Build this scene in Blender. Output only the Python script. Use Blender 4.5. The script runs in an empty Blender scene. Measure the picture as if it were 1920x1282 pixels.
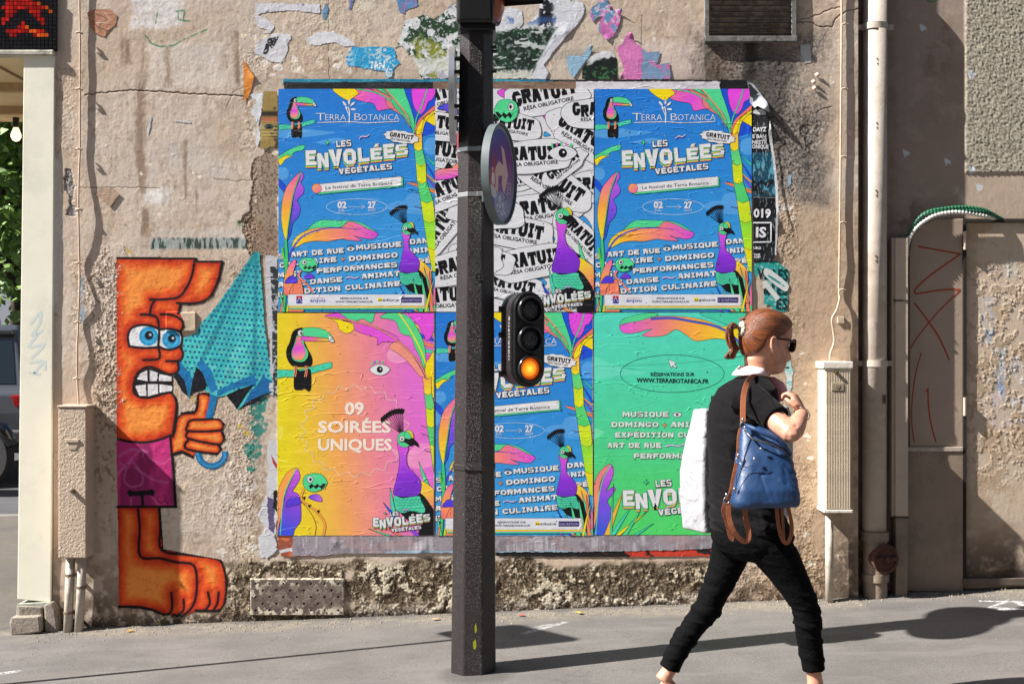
import bpy, bmesh, math, random
import numpy as np
from mathutils import Vector, Matrix, Euler
from mathutils.geometry import tessellate_polygon

random.seed(7)
SC = bpy.context.scene
COL = SC.collection
PI = math.pi

# ------------------------------------------------------------------ camera, light, exposure
D = 6.406          # camera to facade (m)
F = 2240.0         # focal length in pixels of a 1920 px wide picture (about 42 mm)
H = 1.44           # camera height over the pavement at x = 0
cam_d = bpy.data.cameras.new('camera')
cam = bpy.data.objects.new('camera', cam_d)
COL.objects.link(cam)
cam.location = (0, -D, H)
cam.rotation_euler = (PI / 2, 0, 0)
cam_d.sensor_width = 36
cam_d.lens = F * 36 / 1920
cam_d.clip_start = 0.05
cam_d.clip_end = 900
SC.camera = cam

SUN = Vector((1.0, 0.25, -0.97)).normalized()      # direction the light travels
world = bpy.data.worlds.new('World')
SC.world = world
world.use_nodes = True
nt = world.node_tree
sky = nt.nodes.new('ShaderNodeTexSky')
sky.sky_type = 'NISHITA'
sky.sun_disc = False
sky.sun_elevation = math.asin(-SUN.z)
sky.sun_rotation = math.atan2(-SUN.x, -SUN.y)
sky.air_density = 1.0
sky.dust_density = 1.5
nt.links.new(sky.outputs[0], nt.nodes['Background'].inputs[0])
nt.nodes['Background'].inputs[1].default_value = 0.05
sun_d = bpy.data.lights.new('sun', 'SUN')
sun_d.energy = 5.0
sun_d.angle = math.radians(0.55)
sun_d.color = (1.0, 0.965, 0.915)
sun = bpy.data.objects.new('sun', sun_d)
COL.objects.link(sun)
sun.rotation_euler = SUN.to_track_quat('-Z', 'Y').to_euler()
sun.location = (-8, -6, 9)
SC.view_settings.view_transform = 'Standard'
SC.view_settings.look = 'None'
SC.view_settings.gamma = 1
SC.view_settings.use_curve_mapping = False
SC.view_settings.exposure = 1.3

# ------------------------------------------------------------------ helpers
def W(px, py, off=0.0):
    """point of the photograph at 'off' metres in front of the facade plane"""
    d = D - off
    return Vector(((px - 960) * d / F, -off, H - (py - 641) * d / F))
S = D / F
def gz(x, y=0.0):
    """pavement height"""
    if x > 2.75: x = 2.75 + (x - 2.75) * 0.6
    return 0.036 * x - 0.012 + 0.006 * math.sin(x * 0.9)
def lin(c):
    return tuple(((v / 255) / 12.92 if v / 255 <= 0.04045 else ((v / 255 + 0.055) / 1.055) ** 2.4) for v in c[:3])
def linA(a):
    a = np.asarray(a, float) / 255
    return np.where(a <= 0.04045, a / 12.92, ((a + 0.055) / 1.055) ** 2.4)

def tag(o, label=None, cat=None, group=None, kind=None):
    if label: o['label'] = label
    if cat: o['category'] = cat
    if group: o['group'] = group
    if kind: o['kind'] = kind
    return o
def empty(name, loc=(0, 0, 0), rz=0, label=None, cat=None, group=None):
    o = bpy.data.objects.new(name, None)
    o.empty_display_size = 0.1
    COL.objects.link(o)
    o.location = loc
    o.rotation_euler = (0, 0, rz)
    return tag(o, label, cat, group)
def link_mesh(name, me, mat=None, parent=None, loc=None, smooth=False):
    o = bpy.data.objects.new(name, me)
    COL.objects.link(o)
    if mat is not None:
        me.materials.clear()
        me.materials.append(mat)
    if parent: o.parent = parent
    if loc is not None: o.location = loc
    if smooth:
        me.polygons.foreach_set('use_smooth', [True] * len(me.polygons))
    return o
def dup(root, loc=None, label=None, parent=None):
    c = root.copy(); COL.objects.link(c)
    if loc is not None: c.location = loc
    if label: c['label'] = label
    if parent is not None: c.parent = parent
    for ch in list(root.children):
        dup(ch, parent=c)
    return c

class MB:
    rk = 1.0
    """mesh builder in local coordinates"""
    def __init__(s): s.v = []; s.f = []
    def add(s, vs, fs):
        n = len(s.v); s.v += [tuple(p) for p in vs]; s.f += [tuple(i + n for i in f) for f in fs]; return s
    def box(s, x0, x1, y0, y1, z0, z1, M=None):
        vs = [Vector((x, y, z)) for x in (x0, x1) for y in (y0, y1) for z in (z0, z1)]
        if M is not None: vs = [M @ p for p in vs]
        return s.add(vs, [(0, 1, 3, 2), (4, 6, 7, 5), (0, 4, 5, 1), (2, 3, 7, 6), (0, 2, 6, 4), (1, 5, 7, 3)])
    def bar(s, a, b, w, h, roll=0):
        a = Vector(a); b = Vector(b); d = b - a
        M = Matrix.Translation(a) @ d.to_track_quat('X', 'Z').to_matrix().to_4x4() @ Matrix.Rotation(roll, 4, 'X')
        return s.box(0, d.length, -w / 2, w / 2, -h / 2, h / 2, M)
    def tube(s, pts, r, n=8, cap=True, M=None):
        pts = [Vector(p) for p in pts]
        rs = [q * MB.rk for q in (r if isinstance(r, (list, tuple)) else [r] * len(pts))]
        base = len(s.v); prev = None
        for i, p in enumerate(pts):
            t = (pts[min(i + 1, len(pts) - 1)] - pts[max(i - 1, 0)])
            if t.length < 1e-9: t = Vector((0, 0, 1))
            t.normalize()
            if prev is None:
                u = t.orthogonal().normalized()
            else:
                u = (prev - t * prev.dot(t)).normalized()
            prev = u; w = t.cross(u)
            for k in range(n):
                a = 2 * PI * k / n
                q = p + (u * math.cos(a) + w * math.sin(a)) * rs[i]
                s.v.append(tuple(M @ q if M is not None else q))
        for i in range(len(pts) - 1):
            for k in range(n):
                a = base + i * n + k; b = base + i * n + (k + 1) % n
                s.f.append((a, b, b + n, a + n))
        if cap:
            s.f.append(tuple(base + k for k in range(n))[::-1])
            s.f.append(tuple(base + (len(pts) - 1) * n + k for k in range(n)))
        return s
    def lathe(s, prof, n=24, M=None, cap=True):
        """prof: (r, h) pairs round local z"""
        base = len(s.v)
        for r, h in prof:
            for k in range(n):
                a = 2 * PI * k / n
                q = Vector((r * math.cos(a), r * math.sin(a), h))
                s.v.append(tuple(M @ q if M is not None else q))
        for i in range(len(prof) - 1):
            for k in range(n):
                a = base + i * n + k; b = base + i * n + (k + 1) % n
                s.f.append((a, b, b + n, a + n))
        if cap:
            s.f.append(tuple(base + k for k in range(n))[::-1])
            s.f.append(tuple(base + (len(prof) - 1) * n + k for k in range(n)))
        return s
    def prism(s, outline, y0, y1, M=None):
        """outline in local x,z extruded from y0 to y1"""
        n = len(outline)
        vs = [Vector((x, y0, z)) for x, z in outline] + [Vector((x, y1, z)) for x, z in outline]
        if M is not None: vs = [M @ p for p in vs]
        fs = [(i, (i + 1) % n, n + (i + 1) % n, n + i) for i in range(n)]
        tr = tessellate_polygon([[Vector((x, z, 0)) for x, z in outline]])
        fs += [tuple(t) for t in tr] + [tuple(n + i for i in t) for t in tr]
        return s.add(vs, fs)
    def build(s, name, mat, parent=None, loc=None, smooth=False, bevel=0, seg=2, autosm=None):
        me = bpy.data.meshes.new(name)
        me.from_pydata(s.v, [], s.f)
        bm = bmesh.new(); bm.from_mesh(me)
        bmesh.ops.recalc_face_normals(bm, faces=bm.faces)
        bm.to_mesh(me); bm.free()
        o = link_mesh(name, me, mat, parent, loc, smooth)
        if bevel:
            m = o.modifiers.new('bevel', 'BEVEL'); m.width = bevel; m.segments = seg; m.limit_method = 'ANGLE'; m.angle_limit = 0.6
        if autosm:
            me.polygons.foreach_set('use_smooth', [True] * len(me.polygons))
            me.update()
            bm = bmesh.new(); bm.from_mesh(me)
            for e in bm.edges:
                if len(e.link_faces) == 2 and e.calc_face_angle(0) > autosm: e.smooth = False
            bm.to_mesh(me); bm.free()
        return o

# ------------------------------------------------------------------ materials
def mat_new(name):
    m = bpy.data.materials.new(name); m.use_nodes = True
    n = m.node_tree.nodes; b = n['Principled BSDF']
    return m, m.node_tree, b
def nd(t, kind, **kw):
    n = t.nodes.new(kind)
    for k, v in kw.items():
        if k.startswith('i_'):
            key = k[2:]
            key = int(key) if key.isdigit() else key.replace('_', ' ')
            n.inputs[key].default_value = v
        else: setattr(n, k, v)
    return n
def mixc(t, a, b, fac, mode='MIX'):
    n = t.nodes.new('ShaderNodeMix'); n.data_type = 'RGBA'; n.blend_type = mode
    for sock, v in ((n.inputs[0], fac), (n.inputs[6], a), (n.inputs[7], b)):
        if isinstance(v, (int, float)): sock.default_value = v
        elif isinstance(v, tuple): sock.default_value = v if len(v) == 4 else v + (1,)
        else: t.links.new(v, sock)
    return n.outputs[2]
def math_(t, op, a, b=0.0, c=None, clamp=False):
    n = t.nodes.new('ShaderNodeMath'); n.operation = op; n.use_clamp = clamp
    for i, v in enumerate((a, b, c)):
        if v is None: continue
        if isinstance(v, (int, float)): n.inputs[i].default_value = v
        else: t.links.new(v, n.inputs[i])
    return n.outputs[0]
def noise(t, vec, scale, detail=4, rough=0.55, mp=None, dist=0):
    if mp is not None:
        m = nd(t, 'ShaderNodeMapping'); m.inputs['Scale'].default_value = mp
        t.links.new(vec, m.inputs[0]); vec = m.outputs[0]
    n = nd(t, 'ShaderNodeTexNoise'); n.inputs['Scale'].default_value = scale
    n.inputs['Detail'].default_value = detail; n.inputs['Roughness'].default_value = rough
    n.inputs['Distortion'].default_value = dist
    t.links.new(vec, n.inputs['Vector'])
    return n.outputs['Fac']
def ramp(t, fac, stops):
    r = nd(t, 'ShaderNodeValToRGB')
    e = r.color_ramp.elements
    while len(e) < len(stops): e.new(0.5)
    for i, (p, c) in enumerate(stops):
        e[i].position = p
        e[i].color = (c, c, c, 1) if isinstance(c, (int, float)) else (tuple(c) + (1,))[:4]
    t.links.new(fac, r.inputs[0])
    return r.outputs[0]
def bump(t, b, h, dist=0.002, strength=1.0, prev=None):
    n = nd(t, 'ShaderNodeBump'); n.inputs['Strength'].default_value = strength
    n.inputs['Distance'].default_value = dist
    t.links.new(h, n.inputs['Height'])
    if prev is not None: t.links.new(prev, n.inputs['Normal'])
    if b is not None: t.links.new(n.outputs[0], b.inputs['Normal'])
    return n.outputs[0]
def pos(t):
    return nd(t, 'ShaderNodeNewGeometry').outputs['Position']
def objc(t):
    return nd(t, 'ShaderNodeTexCoord').outputs['Object']
def simple(name, col, rough=0.6, metal=0.0, var=0.25, scale=20, bmp=0.0006, bscale=300, spec=0.5, dirt=None, dscale=3, coat=0):
    """painted / worn surface: base colour with patchy variation, grain and optional dirt"""
    m, t, b = mat_new(name)
    p = objc(t)
    c = lin(col)
    d = tuple(v * (1 - var) for v in c); u = tuple(min(0.9, v * (1 + var * 0.6)) for v in c)
    f = noise(t, p, scale, 6, 0.65)
    cc = mixc(t, d, u, ramp(t, f, [(0.3, 0), (0.7, 1)]))
    if dirt:
        g = noise(t, p, dscale, 8, 0.7)
        cc = mixc(t, cc, lin(dirt), ramp(t, g, [(0.5, 0), (0.68, 0.8)]))
    t.links.new(cc, b.inputs['Base Color'])
    b.inputs['Roughness'].default_value = rough
    b.inputs['Metallic'].default_value = metal
    b.inputs['Specular IOR Level'].default_value = spec
    b.inputs['Coat Weight'].default_value = coat
    if bmp: bump(t, b, noise(t, p, bscale, 3, 0.6), bmp, 1.0)
    return m

# ---- plaster: colour is painted per vertex (paint, scrapes, stains), nodes add grain and relief
def mat_plaster(name='plaster', fine=1.0):
    m, t, b = mat_new(name)
    a = nd(t, 'ShaderNodeVertexColor', layer_name='Col')
    p = pos(t)
    f1 = noise(t, p, 60, 6, 0.7); f2 = noise(t, p, 9, 5, 0.6)
    g = math_(t, 'MULTIPLY_ADD', f1, 0.34, 0.83)
    g2 = math_(t, 'MULTIPLY_ADD', f2, 0.24, 0.88)
    c = mixc(t, a.outputs[0], (0, 0, 0), 0.0)
    mm = nd(t, 'ShaderNodeVectorMath', operation='SCALE'); t.links.new(c, mm.inputs[0])
    t.links.new(math_(t, 'MULTIPLY', g, g2), mm.inputs['Scale'])
    t.links.new(mm.outputs[0], b.inputs['Base Color'])
    b.inputs['Roughness'].default_value = 0.82
    b.inputs['Specular IOR Level'].default_value = 0.25
    h1 = noise(t, p, 160, 4, 0.65); h2 = noise(t, p, 38, 5, 0.6, mp=(1, 1, 0.55))
    n1 = bump(t, None, h2, 0.0022 * fine, 0.6)
    bump(t, b, h1, 0.0010 * fine, 0.6, prev=n1)
    return m
# ---- paper: printed colours per vertex, wheat-paste creases as relief
def mat_paper(name='printed_paper', crease=1.0, speck=True, rough=0.42):
    m, t, b = mat_new(name)
    a = nd(t, 'ShaderNodeVertexColor', layer_name='Col')
    p = pos(t)
    c = a.outputs[0]
    fib = noise(t, p, 14, 6, 0.65)
    k = math_(t, 'MULTIPLY_ADD', fib, 0.30, 0.84)
    mm = nd(t, 'ShaderNodeVectorMath', operation='SCALE'); t.links.new(c, mm.inputs[0]); t.links.new(k, mm.inputs['Scale'])
    c = mm.outputs[0]
    if speck:
        v = nd(t, 'ShaderNodeTexVoronoi', feature='F1'); v.inputs['Scale'].default_value = 48
        t.links.new(p, v.inputs['Vector'])
        sp = math_(t, 'LESS_THAN', v.outputs['Distance'], math_(t, 'MULTIPLY', math_(t, 'SUBTRACT', noise(t, p, 31, 2), 0.5), 1.1))
        c = mixc(t, c, (0.02, 0.02, 0.03), math_(t, 'MULTIPLY', sp, 0.8))
        v2 = nd(t, 'ShaderNodeTexVoronoi', feature='F1'); v2.inputs['Scale'].default_value = 75
        t.links.new(p, v2.inputs['Vector'])
        s2 = math_(t, 'LESS_THAN', v2.outputs['Distance'], math_(t, 'MULTIPLY', math_(t, 'SUBTRACT', noise(t, p, 23, 2), 0.56), 1.3))
        c = mixc(t, c, (0.7, 0.7, 0.7), math_(t, 'MULTIPLY', s2, 0.5))
    t.links.new(c, b.inputs['Base Color'])
    b.inputs['Roughness'].default_value = rough
    b.inputs['Specular IOR Level'].default_value = 0.35
    # creases: thin ridges where a stretched noise crosses its mid value
    tot = None
    for (mp, sc, wd, msc, th, amp) in (((1, 1, 5.0), 1.5, 0.0065, 2.1, 0.47, 1.0), ((1.2, 1, 7.5), 2.2, 0.009, 3.3, 0.5, 0.7),
                                       ((2.2, 1, 3.4), 3.4, 0.010, 4.1, 0.57, 0.4)):
        n = noise(t, p, sc, 3, 0.45, mp=mp, dist=0.25)
        r = math_(t, 'ABSOLUTE', math_(t, 'SUBTRACT', n, 0.5))
        r = math_(t, 'SUBTRACT', 1.0, math_(t, 'DIVIDE', r, wd), clamp=True)
        r = math_(t, 'POWER', r, 1.3)
        k2 = noise(t, p, msc, 3, 0.6)
        r = math_(t, 'MULTIPLY', r, ramp(t, k2, [(th - 0.04, 0), (th + 0.1, amp)]))
        tot = r if tot is None else math_(t, 'ADD', tot, r)
    n1 = bump(t, None, tot, 0.0022 * crease, 0.7)
    wv = noise(t, p, 7, 4, 0.5, mp=(1, 1, 2.0))
    n2 = bump(t, None, wv, 0.0022 * crease, 0.5, prev=n1)
    bump(t, b, noise(t, p, 120, 4, 0.7), 0.0004, 0.4, prev=n2)
    return m

M = {}
M['plaster'] = mat_plaster()
M['paper'] = mat_paper()
M['scrap'] = mat_paper('torn_paper', 0.8, False, 0.55)
M['mural'] = mat_plaster('mural_paint', .5)
# ------------------------------------------------------------------ flat print engine (vector shapes with real edges)
LU = 1.1e-4
class Grad:
    def __init__(s, p0, p1, stops): s.p0 = p0; s.p1 = p1; s.stops = stops
    def t(s, u, v):
        dx = s.p1[0] - s.p0[0]; dy = s.p1[1] - s.p0[1]
        return ((u - s.p0[0]) * dx + (v - s.p0[1]) * dy) / (dx * dx + dy * dy + 1e-9)
    def c(s, u, v):
        t = s.t(u, v); st = s.stops
        if t <= st[0][0]: return lin(st[0][1])
        for (a, ca), (b, cb) in zip(st, st[1:]):
            if t <= b:
                k = (t - a) / (b - a + 1e-9); ca = lin(ca); cb = lin(cb)
                return tuple(x + (y - x) * k for x, y in zip(ca, cb))
        return lin(st[-1][1])
def clip_half(poly, f):
    out = []
    for i in range(len(poly)):
        a = poly[i]; b = poly[(i + 1) % len(poly)]; fa = f(a); fb = f(b)
        if fa >= 0: out.append(a)
        if (fa >= 0) != (fb >= 0):
            k = fa / (fa - fb); out.append((a[0] + (b[0] - a[0]) * k, a[1] + (b[1] - a[1]) * k))
    return out
def cr(pts, n=5, closed=True):
    out = []; N = len(pts)
    rng = range(N) if closed else range(N - 1)
    for i in rng:
        if closed: p0, p1, p2, p3 = pts[i - 1], pts[i], pts[(i + 1) % N], pts[(i + 2) % N]
        else: p0, p1, p2, p3 = pts[max(i - 1, 0)], pts[i], pts[i + 1], pts[min(i + 2, N - 1)]
        for k in range(n):
            t = k / n
            out.append(tuple(0.5 * ((2 * p1[j]) + (p2[j] - p0[j]) * t + (2 * p0[j] - 5 * p1[j] + 4 * p2[j] - p3[j]) * t * t
                                    + (3 * p1[j] - p0[j] - 3 * p2[j] + p3[j]) * t ** 3) for j in (0, 1)))
    if not closed: out.append(tuple(pts[-1]))
    return out
def ell(cx, cy, rx, ry, n=24, rot=0, a0=0, a1=2 * PI):
    c, s_ = math.cos(rot), math.sin(rot)
    out = []
    for k in range(n if a1 - a0 > 6.2 else n + 1):
        a = a0 + (a1 - a0) * k / n
        x, y = rx * math.cos(a), ry * math.sin(a)
        out.append((cx + x * c - y * s_, cy + x * s_ + y * c))
    return out
INK = (22, 24, 40)
class Art:
    def __init__(s, w=None, h=None, T=None):
        s.v = []; s.f = []; s.c = []; s.k = 0; s.w = w; s.h = h
        s.T = T or (lambda x, y: (x, y)); s.L0 = 0
    def tri(s, pts, col, L):
        polys = [pts]
        if s.w is not None:
            p = pts
            for fn in (lambda q: q[0], lambda q: s.w - q[0], lambda q: q[1], lambda q: s.h - q[1]):
                p = clip_half(p, fn)
                if len(p) < 3: return
            polys = [p]
        if isinstance(col, Grad) and len(col.stops) > 2:
            out = []
            cuts = [-1e9] + [q[0] for q in col.stops[0:]] + [1e9]
            for a, b in zip(cuts, cuts[1:]):
                for p in polys:
                    q = clip_half(p, lambda z: col.t(*z) - a); q = clip_half(q, lambda z: b - col.t(*z)) if len(q) > 2 else []
                    if len(q) > 2: out.append(q)
            polys = out
        s.k += 1
        y = -((L + s.L0) * LU + (s.k % 8) * 5e-7)
        for p in polys:
            n = len(s.v)
            for q in p:
                s.v.append((q[0] * S, y, -q[1] * S))
                s.c.append(col.c(*q) if isinstance(col, Grad) else lin(col))
            s.f.append(tuple(range(n, n + len(p))))
    def fill(s, pts, col, L, ol=None, olc=INK, smooth=True, raw=False):
        if not raw: pts = [s.T(*p) for p in pts]
        if isinstance(col, Grad) and not raw: col = Grad(s.T(*col.p0), s.T(*col.p1), col.stops)
        if smooth: pts = cr(pts)
        for t in tessellate_polygon([[Vector((p[0], p[1], 0)) for p in pts]]):
            s.tri([pts[i] for i in t], col, L)
        if ol: s.ribbon(pts, ol, olc, L + 0.5, True, raw=True)
    def ribbon(s, pts, w, col, L, closed=False, raw=False, smooth=False, taper=None):
        if not raw: pts = [s.T(*p) for p in pts]
        if smooth: pts = cr(pts, 5, closed)
        N = len(pts)
        if N < 2: return
        l, r = [], []
        for i in range(N):
            a = pts[i - 1] if (closed or i > 0) else pts[i]
            b = pts[(i + 1) % N] if (closed or i < N - 1) else pts[i]
            c = pts[i]
            d1 = (c[0] - a[0], c[1] - a[1]); d2 = (b[0] - c[0], b[1] - c[1])
            l1 = math.hypot(*d1); l2 = math.hypot(*d2)
            if l1 < 1e-6: d1, l1 = d2, l2
            if l2 < 1e-6: d2, l2 = d1, l1
            if l1 < 1e-6: l.append(c); r.append(c); continue
            n1 = (-d1[1] / l1, d1[0] / l1); n2 = (-d2[1] / l2, d2[0] / l2)
            mx, my = n1[0] + n2[0], n1[1] + n2[1]; ml = math.hypot(mx, my)
            if ml < 0.3: mx, my, q = n1[0], n1[1], 1
            else:
                mx /= ml; my /= ml; q = min(1.8, 1 / max(0.3, mx * n1[0] + my * n1[1]))
            ww = w / 2
            if taper: ww *= taper(i / (N - 1))
            l.append((c[0] + mx * ww * q, c[1] + my * ww * q)); r.append((c[0] - mx * ww * q, c[1] - my * ww * q))
        for i in range(N if closed else N - 1):
            j = (i + 1) % N
            s.tri([l[i], l[j], r[j]], col, L); s.tri([l[i], r[j], r[i]], col, L)
    def rect(s, x0, y0, x1, y1, col, L, ol=None):
        s.fill([(x0, y0), (x1, y0), (x1, y1), (x0, y1)], col, L, ol, smooth=False)
    def mesh(s, name, mat, parent=None, loc=None):
        me = bpy.data.meshes.new(name)
        me.from_pydata(s.v, [], s.f)
        ca = me.color_attributes.new('Col', 'FLOAT_COLOR', 'POINT')
        ca.data.foreach_set('color', np.c_[np.array(s.c), np.ones(len(s.c))].astype(np.float32).ravel())
        # every face must look at the street
        me.update()
        nn = np.empty(len(me.polygons) * 3); me.polygons.foreach_get('normal', nn)
        flip = nn.reshape(-1, 3)[:, 1] > 0
        if flip.any():
            fs = [f[::-1] if fl else f for f, fl in zip(s.f, flip)]
            me2 = bpy.data.meshes.new(name); me2.from_pydata(s.v, [], fs)
            ca = me2.color_attributes.new('Col', 'FLOAT_COLOR', 'POINT')
            ca.data.foreach_set('color', np.c_[np.array(s.c), np.ones(len(s.c))].astype(np.float32).ravel())
            bpy.data.meshes.remove(me); me = me2
        return link_mesh(name, me, mat, parent, loc)

# ---- lettering: built-in font turned into triangles
_tc = {}
def font_tris(txt, off):
    key = (txt, off)
    if key in _tc: return _tc[key]
    cu = bpy.data.curves.new('t', 'FONT'); cu.body = txt; cu.size = 1; cu.offset = off
    cu.resolution_u = 2
    ob = bpy.data.objects.new('t', cu); COL.objects.link(ob)
    bpy.context.view_layer.update()
    me = bpy.data.meshes.new_from_object(ob)
    me.calc_loop_triangles()
    vs = [(v.co.x, v.co.y) for v in me.vertices]
    tr = [tuple(l.vertices) for l in me.loop_triangles]
    bpy.data.objects.remove(ob); bpy.data.curves.remove(cu); bpy.data.meshes.remove(me)
    _tc[key] = (vs, tr); return _tc[key]
def text(A, txt, x, y, width, hgt, rot, col, L, off=0.0, shear=0.0, center=False):
    """baseline starts at (x, y); width / hgt = final width and cap height in the caller's units"""
    vs, tr = font_tris(txt, off)
    if not vs: return
    xs = [v[0] for v in vs]; x0, x1 = min(xs), max(xs)
    sx = width / (x1 - x0); sy = hgt / 0.70
    c, s_ = math.cos(math.radians(rot)), math.sin(math.radians(rot))
    def m(v):
        a = (v[0] - x0) * sx - (width / 2 if center else 0); b = v[1] * sy; a += b * shear
        return A.T(x + a * c - b * s_, y - a * s_ - b * c)
    pts = [m(v) for v in vs]
    for t in tr: A.tri([pts[i] for i in t], col, L)

# ---- block display letters (heavy slab shapes), unit box, y up
def glyphs(t, b):
    def R(x0, y0, x1, y1): return [(x0, y0), (x1, y0), (x1, y1), (x0, y1)]
    c = .26; m = .5
    rnd = [R(0, c, t, 1 - c), R(1 - t, c, 1, 1 - c), R(c, 1 - b, 1 - c, 1), R(c, 0, 1 - c, b),
           [(0, c), (c, 0), (c, b), (t, c)], [(1, c), (1 - c, 0), (1 - c, b), (1 - t, c)],
           [(0, 1 - c), (c, 1), (c, 1 - b), (t, 1 - c)], [(1, 1 - c), (1 - c, 1), (1 - c, 1 - b), (1 - t, 1 - c)]]
    E = [R(0, 0, t, 1), R(t, 0, 1, b), R(t, 1 - b, 1, 1), R(t, m - b / 2, .86, m + b / 2)]
    S_ = [R(0, m, t * .9, 1 - b * .7), R(1 - t * .9, b * .7, 1, m), R(.06, 1 - b * .76, .96, 1), R(.04, 0, .94, b * .76), R(0, m - b * .38, 1, m + b * .38)]
    G = {
        'A': [[(0, 0), (t, 0), (.62, 1), (.26, 1)], [(1 - t, 0), (1, 0), (.74, 1), (.38, 1)], R(.2, .2, .8, .2 + b * .8)],
        'B': [R(0, 0, t, 1), R(t, 0, .9, b), R(t, 1 - b, .88, 1), R(t, m - b / 2, .9, m + b / 2), R(1 - t, .1, 1, .42), R(.95 - t, .58, .95, .92)],
        'C': [q for i, q in enumerate(rnd) if i != 1] + [R(1 - t, .66, 1, 1 - c), R(1 - t, c, 1, .34)],
        'D': [R(0, 0, t, 1), R(t, 0, 1 - c, b), R(t, 1 - b, 1 - c, 1), R(1 - t, c, 1, 1 - c), [(1, c), (1 - c, 0), (1 - c, b), (1 - t, c)], [(1, 1 - c), (1 - c, 1), (1 - c, 1 - b), (1 - t, 1 - c)]],
        'E': E, 'F': [E[0], E[2], E[3]],
        'G': [q for i, q in enumerate(rnd) if i != 1] + [R(1 - t, .70, 1, 1 - c), R(1 - t, c, 1, .52), R(.5, .52 - b * .8, 1 - t, .52)],
        'H': [R(0, 0, t, 1), R(1 - t, 0, 1, 1), R(t, m - b / 2, 1 - t, m + b / 2)],
        'I': [R(m - t * .55, b, m + t * .55, 1 - b), R(.1, 0, .9, b), R(.1, 1 - b, .9, 1)],
        'J': [R(1 - t, .2, 1, 1), R(.1, 0, .85, b), R(0, 0, t * .8, .35)],
        'L': [R(0, 0, t, 1), R(t, 0, 1, b)],
        'M': [R(0, 0, t * .8, 1), R(1 - t * .8, 0, 1, 1), [(t * .8, 1), (t * .8, .55), (.5, .1), (.5, .55)], [(1 - t * .8, 1), (1 - t * .8, .55), (.5, .1), (.5, .55)]],
        'N': [R(0, 0, t, 1), R(1 - t, 0, 1, 1), [(t, 1), (t, .5), (1 - t, 0), (1 - t, .5)]],
        'O': rnd, 'Q': rnd + [[(.5, .28), (.72, .35), (1.0, -.08), (.74, -.1)]],
        'P': [R(0, 0, t, 1), R(t, 1 - b, .9, 1), R(t, .35, .9, .35 + b), R(1 - t, .42, 1, .93)],
        'R': [R(0, 0, t, 1), R(t, 1 - b, .9, 1), R(t, .38, .9, .38 + b), R(1 - t, .45, 1, .93), [(.42, .4), (.74, .4), (1.02, 0), (.66, 0)]],
        'S': S_,
        'T': [R(m - t * .55, 0, m + t * .55, 1 - b), R(0, 1 - b, 1, 1), R(0, 1 - b * 1.5, .14, 1 - b), R(.86, 1 - b * 1.5, 1, 1 - b)],
        'U': [R(0, c, t, 1), R(1 - t, c, 1, 1), R(c, 0, 1 - c, b), [(0, c), (c, 0), (c, b), (t, c)], [(1, c), (1 - c, 0), (1 - c, b), (1 - t, c)]],
        'V': [[(0, 1), (t * 1.1, 1), (.60, 0), (.34, 0)], [(1 - t * 1.1, 1), (1, 1), (.66, 0), (.40, 0)]],
        'W': [[(0, 1), (.24, 1), (.38, 0), (.2, 0)], [(.2, 0), (.38, 0), (.58, .8), (.42, .8)], [(.62, 0), (.8, 0), (.58, .8), (.42, .8)], [(1, 1), (.76, 1), (.62, 0), (.8, 0)]],
        '0': rnd, 'X': [[(0, 1), (t * 1.15, 1), (1, 0), (1 - t * 1.15, 0)], [(1, 1), (1 - t * 1.15, 1), (0, 0), (t * 1.15, 0)]], '2': [R(0, 1 - b, 1, 1), R(1 - t, m, 1, 1 - b), R(0, m - b / 2, 1, m + b / 2), R(0, b, t, m), R(0, 0, 1, b)],
        '7': [R(0, 1 - b, 1, 1), [(.3, 0), (.62, 0), (1, 1 - b), (.66, 1 - b)]],
        '9': [R(1 - t, 0, 1, 1), R(0, .45, t, 1), R(t, 1 - b, 1 - t, 1), R(t, .4, 1 - t, .4 + b), R(0, 0, 1 - t, b)],
        '1': [R(m - t * .5, 0, m + t * .5, 1), R(.1, .78, .5, 1)],
    }
    return G
_G = glyphs(.34, .25); _GW = glyphs(.30, .27); _GH = glyphs(.41, .30)
ACC = {'É': ('E', 1), 'À': ('A', 1), 'Û': ('U', 1), 'È': ('E', 1)}
WID = {'I': .72, 'M': 1.2, 'W': 1.3, 'L': .85, 'J': .8}
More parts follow.
